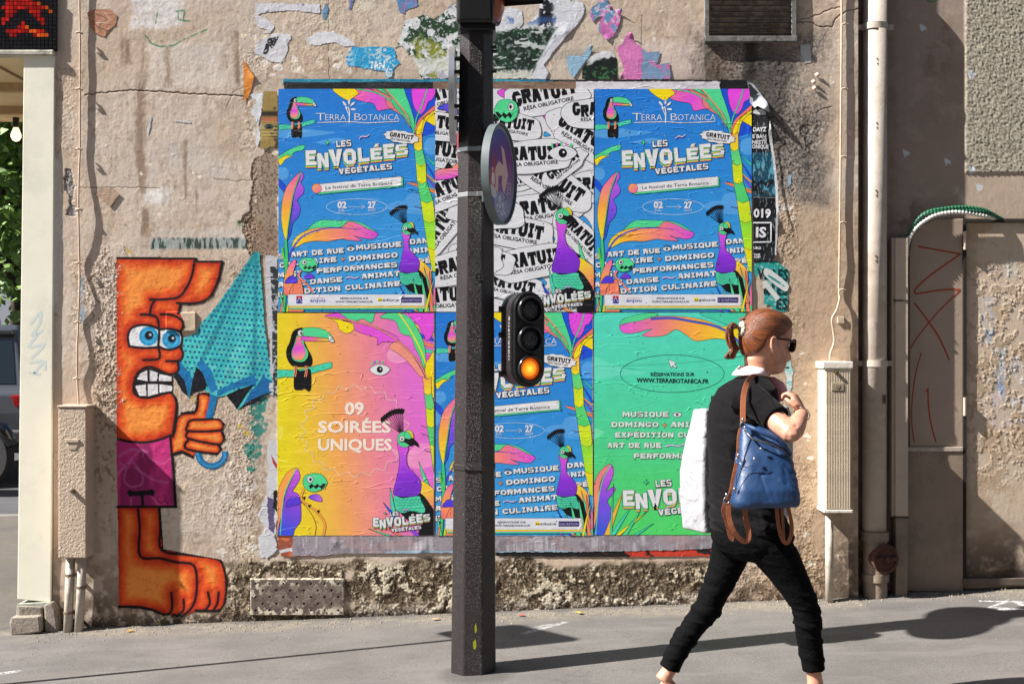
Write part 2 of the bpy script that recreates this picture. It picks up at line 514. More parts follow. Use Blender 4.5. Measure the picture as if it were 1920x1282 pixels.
def block(A, txt, x, y, width, hgt, rot, col, L, shadow=None, ol=None, gap=.16, G=None, jig=0, seed=1, per=None):
    """heavy display lettering; baseline start (x, y); shadow = list of (dx, dy, colour)"""
    G = G or _G; rr = random.Random(seed)
    ws = [0.55 if ch == ' ' else WID.get(ACC.get(ch, (ch,))[0], 1) for ch in txt]
    tot = sum(ws) + gap * (len(txt) - 1); u = width / tot
    c, s_ = math.cos(math.radians(rot)), math.sin(math.radians(rot)); cx = 0
    for i, (ch, w) in enumerate(zip(txt, ws)):
        base = ACC.get(ch, (ch, 0))
        if base[0] in G:
            polys = list(G[base[0]])
            if base[1]: polys = polys + [[(.32, 1.08), (.55, 1.08), (.85, 1.34), (.5, 1.34)]]
            jy = jig * (rr.random() - .5); hh = hgt * (1 + jig * 0.6 * (rr.random() - .5))
            if per: jy, hh = per[i][0], hgt * per[i][1]
            def m(p, dx=0, dy=0):
                a = (cx + p[0] * w) * u; b = p[1] * hh + jy * hgt
                return A.T(x + a * c - b * s_ + dx, y - a * s_ - b * c + dy)
            for q in polys:
                if shadow:
                    for k, (dx, dy, sc_) in enumerate(shadow):
                        pp = [m(p, dx, dy) for p in q]
                        A.fill(pp, sc_, L - 0.3 * (k + 1), smooth=False, raw=True)
                        if ol: A.ribbon(pp, ol * 1.2, INK, L - 0.3 * (k + 1) - .15, True, raw=True)
                pp = [m(p) for p in q]
                if ol: A.ribbon(pp, ol * 2, INK, L - 0.1, True, raw=True)
                A.fill(pp, col, L, smooth=False, raw=True)
        cx += w + gap

# ---- shared drawings
YEL = (240, 215, 25); ORA = (245, 165, 70); PNK = (240, 110, 165); MAG = (222, 80, 214); GRN = (80, 212, 145); LIM = (190, 222, 40)
PUR = (140, 70, 220); BLU = (28, 80, 212); WHT = (222, 222, 226); BLK = (16, 16, 20); TEA = (70, 205, 170)
def toucan(A, T, L):
    T0 = A.T; A.T = lambda x, y: T0(*T(x, y)) if T0 else T(x, y)
    A.fill([(20, 306), (110, 305), (200, 290), (296, 266), (304, 282), (298, 296), (220, 318), (150, 340), (70, 340), (20, 346)], TEA, L, .7)
    for k in range(9): A.ribbon([(40 + k * 27, 318 - k * 3.2 + (k % 2) * 12), (52 + k * 27, 316 - k * 3.2 + (k % 2) * 12)], .7, (20, 90, 70), L + .7)
    A.fill([(120, 300), (150, 310), (195, 300), (202, 340), (200, 400), (186, 412), (170, 400), (150, 406), (118, 402), (114, 360)], BLK, L + .2)
    A.fill([(118, 105), (145, 94), (165, 100), (164, 150), (180, 190), (205, 240), (206, 275), (190, 288), (130, 290), (100, 280), (78, 240), (78, 200), (94, 165), (104, 125)], BLK, L + 1)
    A.fill([(128, 135), (118, 170), (103, 215), (108, 250), (135, 264), (165, 262), (184, 240), (185, 210), (168, 180), (162, 140), (146, 128)], GRN, L + 1.3, .6)
    A.fill([(130, 140), (122, 172), (106, 215), (112, 245), (135, 257), (160, 250), (174, 225), (168, 195), (156, 165), (152, 138)], Grad((130, 140), (150, 257), [(0, (235, 140, 120)), (.5, MAG), (1, ORA)]), L + 1.6, .5)
    A.fill([(160, 98), (230, 94), (285, 115), (318, 160), (300, 168), (288, 150), (165, 136)], GRN, L + 2, .7)
    A.fill([(165, 136), (288, 148), (286, 160), (165, 158)], Grad((165, 140), (286, 150), [(0, MAG), (.5, (235, 120, 130)), (1, YEL)]), L + 2.2, .6)
    A.fill([(283, 130), (300, 138), (318, 160), (312, 168), (288, 160), (290, 145)], WHT, L + 2.6, .5, smooth=False)
    A.fill(ell(148, 120, 14, 15), WHT, L + 2, .6); A.fill(ell(152, 121, 6, 7), BLK, L + 2.7); A.fill(ell(154, 118, 2, 2, 8), WHT, L + 3)
    for x in (118, 126, 172, 180): A.ribbon([(x, 284), (x + 1, 318), (x - 4, 340)], 1.6, (235, 140, 110), L + 2)
    A.T = T0
def peacock(A, T, L):
    T0 = A.T; A.T = lambda x, y: T0(*T(x, y)) if T0 else T(x, y)
    # body: tail, wing, scales
    A.fill([(740, 900), (770, 940), (812, 1000), (830, 1070), (830, 1140), (740, 1130), (750, 1080), (690, 1060), (640, 1010), (620, 960)], BLK, L + .3)
    for k in range(10): A.fill([(735 + k * 8, 905 + k * 18), (768 + k * 7, 900 + k * 20), (745 + k * 7, 925 + k * 18)], BLK, L + .35, smooth=False)
    A.fill([(745, 860), (790, 880), (830, 930), (830, 1040), (812, 1000), (770, 940), (740, 910)], Grad((745, 870), (830, 1000), [(0, YEL), (1, (235, 120, 110))]), L + .5, .6)
    A.fill([(617, 935), (660, 945), (740, 935), (752, 960), (772, 1000), (760, 1020), (700, 1010), (660, 1020), (625, 1000)], (75, 205, 165), L + 1, .6)
    for r in range(5):
        for k in range(7 - r // 2):
            cx = 632 + k * 21 + (r % 2) * 10 + r * 3; cy = 948 + r * 14
            A.ribbon(ell(cx, cy, 11, 8, 6, 0, 0.2, PI - .2), .7, (14, 90, 80), L + 1.4)
    A.fill([(632, 670), (640, 720), (642, 780), (628, 850), (614, 905), (618, 930), (670, 940), (738, 930), (753, 890), (750, 862), (722, 825), (688, 790), (678, 740), (688, 690), (660, 680)],
           Grad((660, 680), (680, 935), [(0, MAG), (.22, (190, 80, 225)), (.6, (140, 50, 215)), (1, (110, 45, 190))]), L + 1.5, .7)
    A.fill(ell(668, 652, 36, 40), GRN, L + 2, .7)
    A.fill(ell(690, 640, 24, 34), Grad((680, 610), (700, 660), [(0, LIM), (1, ORA)]), L + 1.9, .6)
    A.fill([(648, 642), (690, 650), (708, 645), (735, 670), (738, 690), (715, 678), (700, 685), (670, 668), (650, 666)], BLK, L + 2.6)
    A.fill(ell(656, 649, 13, 14), WHT, L + 3, .8); A.fill(ell(657, 650, 6, 6, 12), BLK, L + 3.3); A.fill(ell(659, 648, 2, 2, 8), WHT, L + 3.6)
    for k in range(9):
        tx = 560 + k * 12.2; ty = 556 - k * 5.2 - math.sin(k / 8 * PI) * 14
        A.ribbon([(640 + k * 2.5, 616 - k * .6), (tx, ty)], 1.0, BLK, L + 2)
        A.fill([(tx - 10, ty + 10), (tx - 12, ty - 8), (tx - 3, ty - 20), (tx + 3, ty - 12), (tx + 10, ty - 18), (tx + 8, ty + 4)], BLK, L + 2.3, smooth=False)
    A.T = T0
def flytrap(A, T, L):
    T0 = A.T; A.T = lambda x, y: T0(*T(x, y))
    A.fill([(160, 870), (170, 835), (210, 822), (255, 828), (280, 860), (278, 880), (250, 905), (210, 914), (175, 900)], GRN, L, .8)
    z = [(182, 875)] + [(190 + k * 14, 885 + (k % 2) * -12) for k in range(6)] + [(276, 872)] + [(268 - k * 14, 888 + (k % 2) * 12) for k in range(6)]
    A.fill(z, BLK, L + .6, smooth=False)
    A.fill(ell(196, 852, 15, 17), WHT, L + .8, .9); A.fill(ell(198, 852, 7, 8, 12), BLK, L + 1.2)
    A.T = T0
def eye(A, cx, cy, r, L, col=WHT):
    A.fill([(cx - r, cy), (cx - r * .4, cy - r * .45), (cx + r * .4, cy - r * .45), (cx + r, cy), (cx + r * .4, cy + r * .5), (cx - r * .4, cy + r * .5)], col, L, .7)
    A.fill(ell(cx, cy, r * .3, r * .32), BLK, L + .6); A.fill(ell(cx + r * .06, cy - r * .06, r * .08, r * .08, 8), WHT, L + .9)
def star(A, cx, cy, r, col, L):
    p = []
    for k in range(8):
        a = k * PI / 4; q = r if k % 2 == 0 else r * .3
        p.append((cx + q * math.sin(a), cy - q * math.cos(a)))
    A.fill(p, col, L, .6, smooth=False)
def squiggle(A, x0, y0, x1, y1, L, w=3.4):
    pts = []
    for k in range(9):
        t = k / 8; s_ = math.sin(t * 2 * PI) * 5
        pts.append((x0 + (x1 - x0) * t, y0 + (y1 - y0) * t - s_))
    A.ribbon(pts, w, INK, L, smooth=True); A.ribbon(pts, w * .68, WHT, L + .3, smooth=True)
    A.ribbon([(p[0], p[1] + 2.5) for p in pts], w * .3, PUR, L + .5, smooth=True)
def spikes(A, lst, L):
    for (bx, by, w, tx, ty, col) in lst:
        A.fill([(bx - w, by), ((bx + tx) / 2 - w * .8, (by + ty) / 2), (tx, ty), ((bx + tx) / 2 + w * .6, (by + ty) / 2), (bx + w, by)], col, L, .6, smooth=False); L += .25
def envolees(A, T, L, with_bubble=True, small=False):
    T0 = A.T; A.T = lambda x, y: T0(*T(x, y))
    ex = [(-4, 6, (60, 185, 125)), (-2.5, 11, YEL), (-1, 14, PNK)]
    block(A, 'LES', 336, 377, 78, 33, 4, WHT, L + 1, shadow=[(-2, 3, INK)], ol=.5)
    for ch, x, y, w, h, r in (('E', 177, 472, 56, 78, 2), ('N', 240, 487, 58, 78, 4), ('V', 300, 478, 72, 88, 4), ('O', 376, 468, 66, 80, 5),
                              ('L', 452, 455, 58, 74, 5), ('É', 517, 445, 60, 62, 5), ('E', 585, 438, 58, 76, 5), ('S', 648, 421, 64, 56, 6)):
        block(A, ch, x, y, w, h, r, WHT, L + 2, shadow=ex, ol=.55)
    block(A, 'VÉGÉTALES', 350, 520, 278, 30, 6, WHT, L + 2, shadow=[(-2, 3, INK)], ol=.45)
    star(A, 288, 352, 17, GRN, L + 1); squiggle(A, 455, 332, 506, 312, L + 1)
    if with_bubble:
        p = []
        for k in range(22):
            a = 2 * PI * k / 22; q = 1 + (.10 if k % 2 else -.02)
            x = 88 * math.cos(a) * q; y = 31 * math.sin(a) * q
            p.append((675 + x * .99 - y * .12, 324 + x * .15 + y))
        A.fill(p, WHT, L + 3.5, .7)
        block(A, 'GRATUIT', 614, 322, 124, 24, -8, BLK, L + 4.5, gap=.06)
        text(A, 'RÉSA OBLIGATOIRE', 618, 337, 104, 9, -8, BLK, L + 4.5, off=.02)
    A.T = T0
def big_leaf(A, pts_l, pts_r, rib, gl, gr, L):
    A.fill(pts_l, gl, L, .7); A.fill(pts_r, gr, L + .3, .7)
    A.ribbon(rib, 2.2, INK, L + .8, smooth=True, taper=lambda t: 1.3 - t); A.ribbon(rib, 1.2, GRN, L + 1, smooth=True, taper=lambda t: 1.3 - t)
def top_leaves(A, T, L, deep=True):
    T0 = A.T; A.T = lambda x, y: T0(*T(x, y))
    if deep: A.fill([(560, 60), (852, 60), (852, 300), (760, 330), (735, 300), (700, 240)], BLU, L - .5, smooth=False)
    A.fill([(320, 70), (345, 105), (400, 135), (420, 120), (460, 92), (430, 66)], YEL, L, .7)
    A.fill([(430, 62), (452, 96), (425, 120), (470, 138), (530, 150), (550, 186), (592, 180), (640, 172), (640, 140), (600, 105), (540, 80)], Grad((430, 90), (640, 190), [(0, PNK), (.5, MAG), (1, PNK)]), L + .4, .7)
    A.fill([(500, 60), (548, 95), (590, 120), (600, 160), (640, 190), (680, 215), (722, 275), (716, 220), (640, 130), (560, 66)], (225, 125, 130), L + .8, .7)
    A.fill([(540, 62), (565, 85), (612, 110), (632, 160), (665, 195), (700, 235), (738, 292), (742, 240), (722, 170), (700, 110), (672, 62)], GRN, L + 1.2, .7)
    A.ribbon([(588, 70), (650, 140), (705, 215), (740, 300)], 2.6, (220, 140, 110), L + 1.8, smooth=True); A.ribbon([(585, 74), (646, 144), (701, 219), (736, 300)], .6, INK, L + 2.1, smooth=True)
    A.ribbon([(440, 72), (560, 100), (650, 165), (720, 250), (742, 310)], 3.0, INK, L + 2.0, smooth=True); A.ribbon([(440, 72), (560, 100), (650, 165), (720, 250), (742, 310)], 2.0, GRN, L + 2.3, smooth=True)
    A.fill([(738, 62), (732, 130), (750, 185), (775, 205), (800, 180), (815, 140), (838, 125), (852, 62)], Grad((740, 70), (800, 200), [(0, (230, 70, 225)), (1, MAG)]), L + 1.4, .7)
    A.ribbon([(812, 62), (785, 150), (752, 230), (744, 300)], 3, INK, L + 2, smooth=True); A.ribbon([(812, 62), (785, 150), (752, 230), (744, 300)], 2, GRN, L + 2.3, smooth=True)
    A.fill([(745, 292), (765, 235), (800, 200), (860, 150), (860, 178), (815, 205), (790, 245), (770, 320)], (236, 120, 110), L + 2.5, .7)
    A.fill([(752, 300), (775, 245), (815, 208), (860, 175), (860, 190), (820, 222), (795, 260), (778, 330)], YEL, L + 2.9, .7)
    A.fill([(788, 228), (820, 250), (852, 268), (860, 272), (860, 215), (825, 205)], YEL, L + 2.7, .7)
    A.fill([(700, 560), (760, 585), (852, 620), (852, 605), (760, 565)], (236, 130, 90), L + .2, .5, smooth=False)
    A.T = T0
def trunk(A, T, L):
    T0 = A.T; A.T = lambda x, y: T0(*T(x, y))
    lx = [(732, 300), (742, 385), (750, 460), (757, 555), (775, 655), (790, 760), (812, 900), (836, 1020)]
    rx = [(782, 300), (784, 385), (802, 460), (806, 555), (840, 655), (852, 760), (870, 900), (880, 1020)]
    cols = [((245, 170, 80), YEL), ((80, 205, 140), (110, 215, 110)), (LIM, (225, 225, 30)), ((90, 212, 120), (80, 205, 110)), ((215, 228, 35), LIM), ((130, 218, 60), (180, 228, 40)), (YEL, LIM)]
    for i in range(7):
        A.fill([lx[i], lx[i + 1], ((lx[i + 1][0] + rx[i + 1][0]) / 2, lx[i + 1][1] + 14), rx[i + 1], rx[i], ((lx[i][0] + rx[i][0]) / 2, lx[i][1] + 14)],
               Grad(lx[i], (lx[i + 1][0], lx[i + 1][1]), [(0, cols[i][0]), (1, cols[i][1])]), L + i * .2, .7, smooth=False)
    sp = [(850, 470, 8, 795, 415, (60, 200, 150)), (852, 560, 7, 786, 500, ORA), (852, 540, 7, 800, 455, BLU), (852, 600, 7, 720, 555, YEL), (852, 640, 8, 718, 596, (80, 210, 190)),
          (852, 700, 8, 780, 640, (236, 120, 110)), (800, 700, 6, 742, 686, ORA), (852, 590, 6, 800, 520, PUR), (820, 650, 5, 776, 615, BLU)]
    spikes(A, sp, L - 2)
    A.T = T0

def z1(x, y): return ((x - 33) / 2.786, (y - 73) / 2.786)
def z2(x, y): return ((x - 32) / 2.672, (y - 21) / 2.672)
def blue_art():
    A = Art(294, 417)
    A.T = z1
    A.rect(33, 73, 852, 1240, Grad((33, 73), (300, 1240), [(0, (34, 118, 210)), (.45, (42, 134, 214)), (1, (62, 160, 222))]), 0)
    for c in ([(33, 282), (120, 276), (260, 292), (330, 300), (230, 318), (120, 330), (33, 322)],
              [(600, 690), (640, 660), (690, 655), (710, 625), (760, 615), (800, 650), (852, 660), (852, 720), (700, 722)],
              ell(55, 515, 32, 34), ell(835, 372, 42, 46), [(33, 590), (60, 600), (60, 640), (33, 660)],
              [(330, 330), (420, 345), (300, 360), (230, 352)]):
        A.fill(c, (82, 158, 224), .5)
    top_leaves(A, lambda x, y: (x, y), 2)
    trunk(A, lambda x, y: (x, y), 6)
    toucan(A, lambda x, y: (122 + (x - 148) * .645, 133 + (y - 120) * .68), 2)
    # festival name
    for tx, x, w, h in (('T', 228, 50, 40), ('ERRA', 278, 108, 33), ('B', 430, 34, 38), ('OTANICA', 466, 198, 33)):
        text(A, tx, x, 238, w, h, 0, WHT, 8, off=-.012)
    A.ribbon([(240, 249), (400, 245), (500, 250), (662, 243)], 1.3, WHT, 8, smooth=True)
    A.ribbon([(402, 250), (404, 200), (398, 165)], 2.2, WHT, 8, smooth=True); A.ribbon([(403, 215), (388, 178)], 1.4, WHT, 8)
    for cx, cy, r, a in ((402, 140, 15, 1.57), (378, 150, 15, .9), (420, 152, 15, -.7), (424, 180, 13, .1), (388, 172, 8, 1.1)):
        A.fill(ell(cx, cy, r, 5.5, 12, a), WHT, 8.3)
    envolees(A, lambda x, y: (x, y), 8)
    # banner
    A.fill([(238, 577), (684, 533), (684, 582), (238, 624)], GRN, 8, .6, smooth=False)
    A.fill([(236, 570), (676, 529), (676, 576), (236, 614)], WHT, 9, .6, smooth=False)
    A.fill(ell(233, 592, 25, 25), Grad((215, 570), (250, 615), [(0, ORA), (1, PNK)]), 9.8, .6)
    text(A, 'Le festival de Terra Botanica', 280, 597, 350, 17, 4.2, (20, 20, 40), 10, off=.006)
    A.ribbon(ell(442, 688, 158, 41, 36), .7, (200, 225, 245), 5, True)
    text(A, '02', 341, 694, 48, 33, 0, WHT, 5, off=.04); text(A, '27', 500, 694, 42, 33, 0, WHT, 5, off=.04)
    text(A, 'JUIL.', 346, 711, 38, 11, 0, WHT, 5); text(A, 'AOÛT', 500, 711, 42, 11, 0, WHT, 5)
    A.ribbon([(398, 688), (484, 688)], .6, WHT, 5); A.ribbon([(466, 677), (484, 688), (466, 699)], .6, WHT, 5.3)
    # small leaf, tall leaf, lying leaf on the left
    A.fill([(33, 424), (85, 392), (130, 372), (170, 366), (160, 392), (118, 402), (96, 424), (70, 420), (33, 440)], GRN, 2, .7)
    A.fill([(33, 420), (75, 412), (110, 420), (70, 440), (44, 472), (33, 450)], YEL, 1.5, .6)
    A.fill([(33, 540), (60, 565), (80, 600), (76, 640), (60, 610), (33, 575)], BLU, 1.2, .6)
    big_leaf(A, [(75, 870), (52, 790), (48, 700), (68, 600), (110, 540), (152, 505), (140, 545), (112, 620), (98, 720), (86, 800)],
             [(75, 870), (92, 800), (102, 720), (116, 620), (144, 545), (152, 503), (165, 530), (150, 562), (166, 592), (160, 622), (132, 652), (148, 695), (136, 742), (110, 772), (96, 832)],
             [(152, 505), (112, 620), (92, 740), (75, 870), (82, 1000)],
             Grad((60, 830), (130, 540), [(0, YEL), (.5, ORA), (1, PNK)]), Grad((90, 820), (150, 540), [(0, BLU), (.5, (130, 80, 225)), (1, (190, 90, 225))]), 3)
    A.fill([(170, 845), (190, 800), (245, 760), (330, 758), (440, 764), (500, 790), (548, 824), (520, 835), (400, 800), (280, 800)], GRN, 2.5, .7)
    A.fill([(106, 905), (122, 850), (190, 808), (280, 795), (360, 793), (398, 765), (450, 776), (500, 802), (546, 822), (550, 836), (520, 856), (450, 846), (425, 838), (470, 864), (400, 862), (360, 856), (290, 868), (230, 866), (170, 876)],
           Grad((106, 880), (540, 830), [(0, YEL), (.3, ORA), (.65, (238, 125, 130)), (1, MAG)]), 3, .7)
    A.ribbon([(80, 1010), (92, 940), (150, 850), (250, 806), (350, 798), (470, 806)], 4.5, INK, 4, smooth=True, taper=lambda t: 1.05 - t * .9)
    A.ribbon([(80, 1010), (92, 940), (150, 850), (250, 806), (350, 798), (470, 806)], 3.4, (70, 80, 215), 4.4, smooth=True, taper=lambda t: 1.05 - t * .9)
    # programme lines
    sh = [(2.2, 3.4, INK)]
    def row(t, x, y, w, h=27): block(A, t, x, y, w, h, 4.6, WHT, 6, shadow=sh, ol=.4, gap=.14, G=_GW)
    row('S', 36, 960, 26); row('ART DE RUE', 100, 950, 276); row('MUSIQUE', 440, 914, 236); row('DAN', 720, 884, 95)
    row('CU', 40, 1006, 56); row('LINAIRE', 120, 992, 218); row('DOMINGO', 402, 972, 255); row('ANIM', 706, 933, 128)
    row('MUSI', 30, 1058, 120); row('PERFORMANCES', 234, 1036, 420); row('PÉ', 762, 985, 74); row('A', 30, 1108, 36); row('RE', 112, 1100, 66)
    row('DANSE', 200, 1092, 168); row('ANIMAT', 468, 1064, 200); row('E', 30, 1160, 26); row('RÉDITION CULINAIRE', 100, 1146, 572); row('E', 830, 1024, 28)
    eye(A, 410, 907, 22, 7); star(A, 370, 961, 15, (240, 140, 80), 7); squiggle(A, 385, 1062, 452, 1052, 7)
    for k in range(5): A.ribbon([(396 + k * 7, 893 - abs(2 - k) * -2), (393 + k * 8, 884 - abs(2 - k) * -2)], 1.0, INK, 7.5)
    # left lower plants
    A.ribbon([(70, 860), (76, 960), (70, 1060), (60, 1240)], 6, INK, 10, smooth=True); A.ribbon([(70, 860), (76, 960), (70, 1060), (60, 1240)], 4.8, (60, 200, 120), 10.4, smooth=True)
    A.ribbon([(52, 900), (70, 1000), (110, 1240)], 3.5, (80, 200, 60), 10.2, smooth=True)
    A.fill([(62, 1140), (64, 1060), (84, 1000), (118, 962), (124, 985), (108, 1040), (112, 1100), (100, 1150)], Grad((70, 1130), (110, 980), [(0, (236, 120, 110)), (.5, ORA), (1, PNK)]), 11, .7)
    A.fill([(85, 1240), (92, 1130), (120, 1080), (150, 1070), (165, 1150), (160, 1240)], (238, 130, 100), 11.5, .7)
    A.fill([(66, 1085), (90, 1050), (118, 1052), (134, 1082), (100, 1086)], (80, 60, 215), 12, .7); A.fill([(166, 1056), (190, 1036), (214, 1044), (214, 1062), (180, 1062)], (110, 60, 215), 12, .6)
    A.ribbon([(150, 1020), (140, 1050), (180, 1090), (212, 1130)], 4, INK, 12, smooth=True); A.ribbon([(150, 1020), (140, 1050), (180, 1090), (212, 1130)], 3, (240, 130, 120), 12.4, smooth=True)
    flytrap(A, lambda x, y: (188 + (x - 220) * .80, 990 + (y - 868) * .80), 12.6)
    # peacock and spikes, right
    peacock(A, lambda x, y: (705 + (x - 668) * .77, 802 + (y - 652) * .80), 11)
    spikes(A, [(858, 1240, 10, 792, 1000, GRN), (835, 1240, 11, 820, 1020, (236, 130, 100)), (812, 1240, 11, 778, 1040, GRN), (780, 1240, 12, 735, 1060, GRN), (800, 1240, 7, 842, 1060, YEL),
               (750, 1240, 9, 700, 1100, TEA), (765, 1240, 8, 640, 1130, (236, 150, 90)), (740, 1240, 8, 660, 1090, BLU), (852, 1200, 9, 846, 1080, PNK), (700, 1240, 6, 650, 1180, PUR)], 16)
    spikes(A, [(60, 1240, 9, 40, 1130, GRN), (78, 1240, 7, 92, 1140, LIM), (44, 1240, 6, 60, 1160, (236, 130, 100))], 13)
    # sponsors' bar
    A.rect(92, 1152, 802, 1222, GRN, 19); A.rect(90, 1150, 800, 1214, PNK, 19.3); A.rect(88, 1148, 798, 1211, YEL, 19.6)
    A.rect(83, 1144, 796, 1204, (218, 220, 228), 20, .5)
    A.rect(127, 1152, 158, 1192, (190, 40, 60), 20.6); A.fill([(127, 1168), (142, 1162), (158, 1170), (158, 1192), (127, 1192)], (60, 60, 150), 21, smooth=False)
    A.ribbon([(131, 1184), (142, 1160), (154, 1184)], .8, WHT, 21.4)
    text(A, 'anjou', 198, 1184, 80, 18, 0, (50, 60, 160), 20.8, off=.02); A.ribbon([(200, 1162), (278, 1162)], .6, (200, 80, 60), 20.8)
    text(A, 'RÉSERVATIONS SUR', 356, 1170, 148, 9.5, 0, BLK, 20.8, off=.03); text(A, 'WWW.TERRABOTANICA.FR', 331, 1188, 196, 10, 0, BLK, 20.8, off=.03)
    A.fill(ell(564, 1172, 12, 11), YEL, 20.6); text(A, 'ANDÉGAVE', 552, 1180, 110, 10, 0, (40, 40, 40), 21, off=.03)
    A.rect(674, 1160, 782, 1188, (44, 36, 92), 20.6); text(A, 'DISCRÉTION', 679, 1181, 98, 12, 0, (185, 175, 225), 21)
    return A

def yellow_art():
    A = Art(293, 416); A.T = z2
    A.rect(25, 15, 822, 1135, Grad((40, 420), (700, 360), [(0, (228, 212, 30)), (.16, (232, 200, 45)), (.42, (238, 165, 90)), (.7, (234, 135, 150)), (1, (224, 110, 205))]), 0)
    for c in ([(600, 700), (680, 720), (740, 670), (812, 690), (812, 780), (700, 790)], [(36, 590), (60, 590), (60, 640), (36, 650)], ell(640, 230, 60, 42)):
        A.fill(c, Grad((40, 420), (700, 360), [(0, (232, 222, 70)), (1, (238, 140, 205))]), .4)
    tl = lambda x, y: (274 + (x - 320) * 1.02, 15 + (y - 73) * .90)
    A.fill([(272, 38), (300, 24), (360, 22), (370, 50), (330, 52)], MAG, 1, .7); A.fill([(296, 40), (330, 70), (345, 105), (385, 122), (420, 100), (440, 88), (400, 70)], YEL, 1.5, .7)
    A.fill([(350, 14), (380, 45), (420, 62), (460, 50), (500, 70), (515, 45), (505, 14)], GRN, 2, .7)
    A.fill([(360, 60), (410, 72), (420, 105), (480, 130), (530, 145), (532, 180), (560, 165), (620, 165), (640, 150), (600, 120), (520, 90), (440, 66)], Grad((360, 60), (640, 170), [(0, (236, 130, 130)), (.4, MAG), (1, (230, 90, 220))]), 2.6, .7)
    A.ribbon([(280, 38), (420, 62), (560, 110), (680, 200), (760, 300), (800, 420)], 3.2, INK, 4.6, smooth=True); A.ribbon([(280, 38), (420, 62), (560, 110), (680, 200), (760, 300), (800, 420)], 2.0, (236, 150, 130), 5, smooth=True)
    A.fill([(545, 42), (620, 60), (650, 120), (700, 140), (720, 190), (745, 240), (770, 300), (772, 200), (740, 110), (690, 40), (610, 14)], Grad((600, 20), (740, 240), [(0, GRN), (1, (90, 215, 120))]), 3.2, .7)
    A.fill([(590, 192), (620, 165), (660, 180), (720, 250), (770, 340), (740, 330), (690, 270), (640, 225)], (238, 150, 130), 2.9, .7)
    A.fill([(690, 14), (720, 60), (760, 120), (780, 160), (812, 120), (822, 14)], Grad((700, 20), (790, 150), [(0, (232, 80, 222)), (1, MAG)]), 3, .7)
    for k in range(7): A.fill([(690 + k * 14, 30 + k * 34), (760, 60 + k * 34), (822, 90 + k * 30), (822, 106 + k * 30), (750, 76 + k * 34)], (GRN, YEL, BLU, (236, 130, 100), TEA, MAG, YEL)[k], 2.2, .5, smooth=False)
    A.ribbon([(640, 20), (700, 110), (760, 230), (790, 330)], 2.2, YEL, 4, smooth=True)
    A.fill([(770, 300), (790, 250), (822, 220), (822, 420), (800, 430)], YEL, 3.6, .7)
    trunk(A, lambda x, y: (768 + (x - 742) * .85, 420 + (y - 385) * .95), 6)
    toucan(A, lambda x, y: (x, y), 4)
    for k in range(6): A.ribbon([(505 + k * 13, 282 - math.sin((k + .5) / 6 * PI) * 12), (508 + k * 13, 264 - math.sin((k + .5) / 6 * PI) * 6)], 3, (GRN, (150, 110, 220), GRN, (210, 110, 200), GRN, PNK)[k], 4)
    eye(A, 545, 303, 51, 5)
    p = []
    for k in range(44):
        a = 2 * PI * k / 44; q = 1.0 if k % 2 else .90
        p.append((420 + 275 * math.cos(a) * q, 610 + 232 * math.sin(a) * q))
    A.ribbon([A.T(*q) for q in p], .8, (240, 225, 205), 4, True, raw=True, smooth=True)
    text(A, '09', 370, 527, 96, 60, 0, (242, 228, 215), 5, off=.035)
    text(A, 'SOIRÉES', 236, 617, 365, 56, 0, (242, 228, 215), 5, off=.03); text(A, 'UNIQUES', 236, 706, 370, 56, 0, (242, 228, 215), 5, off=.03)
    # lower left plants
    A.fill([(30, 1135), (36, 1020), (34, 930), (50, 870), (85, 815), (128, 796), (100, 850), (70, 920), (60, 1000)], Grad((40, 1100), (110, 820), [(0, (236, 130, 110)), (1, ORA)]), 3, .7)
    A.fill([(36, 1135), (60, 1000), (75, 920), (105, 850), (130, 796), (146, 840), (125, 885), (110, 910), (140, 930), (150, 990), (148, 1060), (120, 1100), (104, 1135)],
           Grad((50, 1100), (140, 820), [(0, (60, 80, 220)), (.5, PUR), (1, (200, 90, 220))]), 3.5, .7)
    A.ribbon([(128, 796), (85, 880), (60, 960), (46, 1135)], 1.8, GRN, 4.5, smooth=True)
    A.fill([(74, 990), (90, 950), (130, 940), (152, 968), (110, 985)], (90, 60, 215), 5, .7)
    A.ribbon([(165, 900), (152, 950), (190, 985), (236, 1020), (270, 1075), (262, 1135)], 4.2, INK, 5, smooth=True); A.ribbon([(165, 900), (152, 950), (190, 985), (236, 1020), (270, 1075), (262, 1135)], 3, ORA, 5.4, smooth=True)
    A.ribbon([(150, 960), (200, 1020), (225, 1080), (220, 1135)], .9, INK, 5.2, smooth=True)
    A.fill([(188, 942), (215, 926), (244, 932), (256, 962), (220, 958)], Grad((188, 940), (256, 955), [(0, (90, 60, 220)), (1, (190, 110, 225))]), 5, .7)
    for x, y in ((165, 945), (192, 985), (236, 1012)): A.fill([(x - 8, y - 4), (x + 10, y - 8), (x + 2, y + 12)], BLK, 6, smooth=False)
    flytrap(A, lambda x, y: (x, y), 6)
    spikes(A, [(790, 900, 12, 738, 760, GRN), (620, 1050, 12, 595, 890, TEA), (640, 1060, 12, 560, 965, BLU), (600, 1135, 14, 486, 1098, GRN), (650, 1135, 12, 560, 1085, (236, 130, 100)), (740, 1135, 16, 650, 1060, PUR)], 7)
    peacock(A, lambda x, y: (x, y), 9)
    envolees(A, lambda x, y: (512 + (x - 177) * .535, 1088 + (y - 472) * .56), 14, False)
    return A

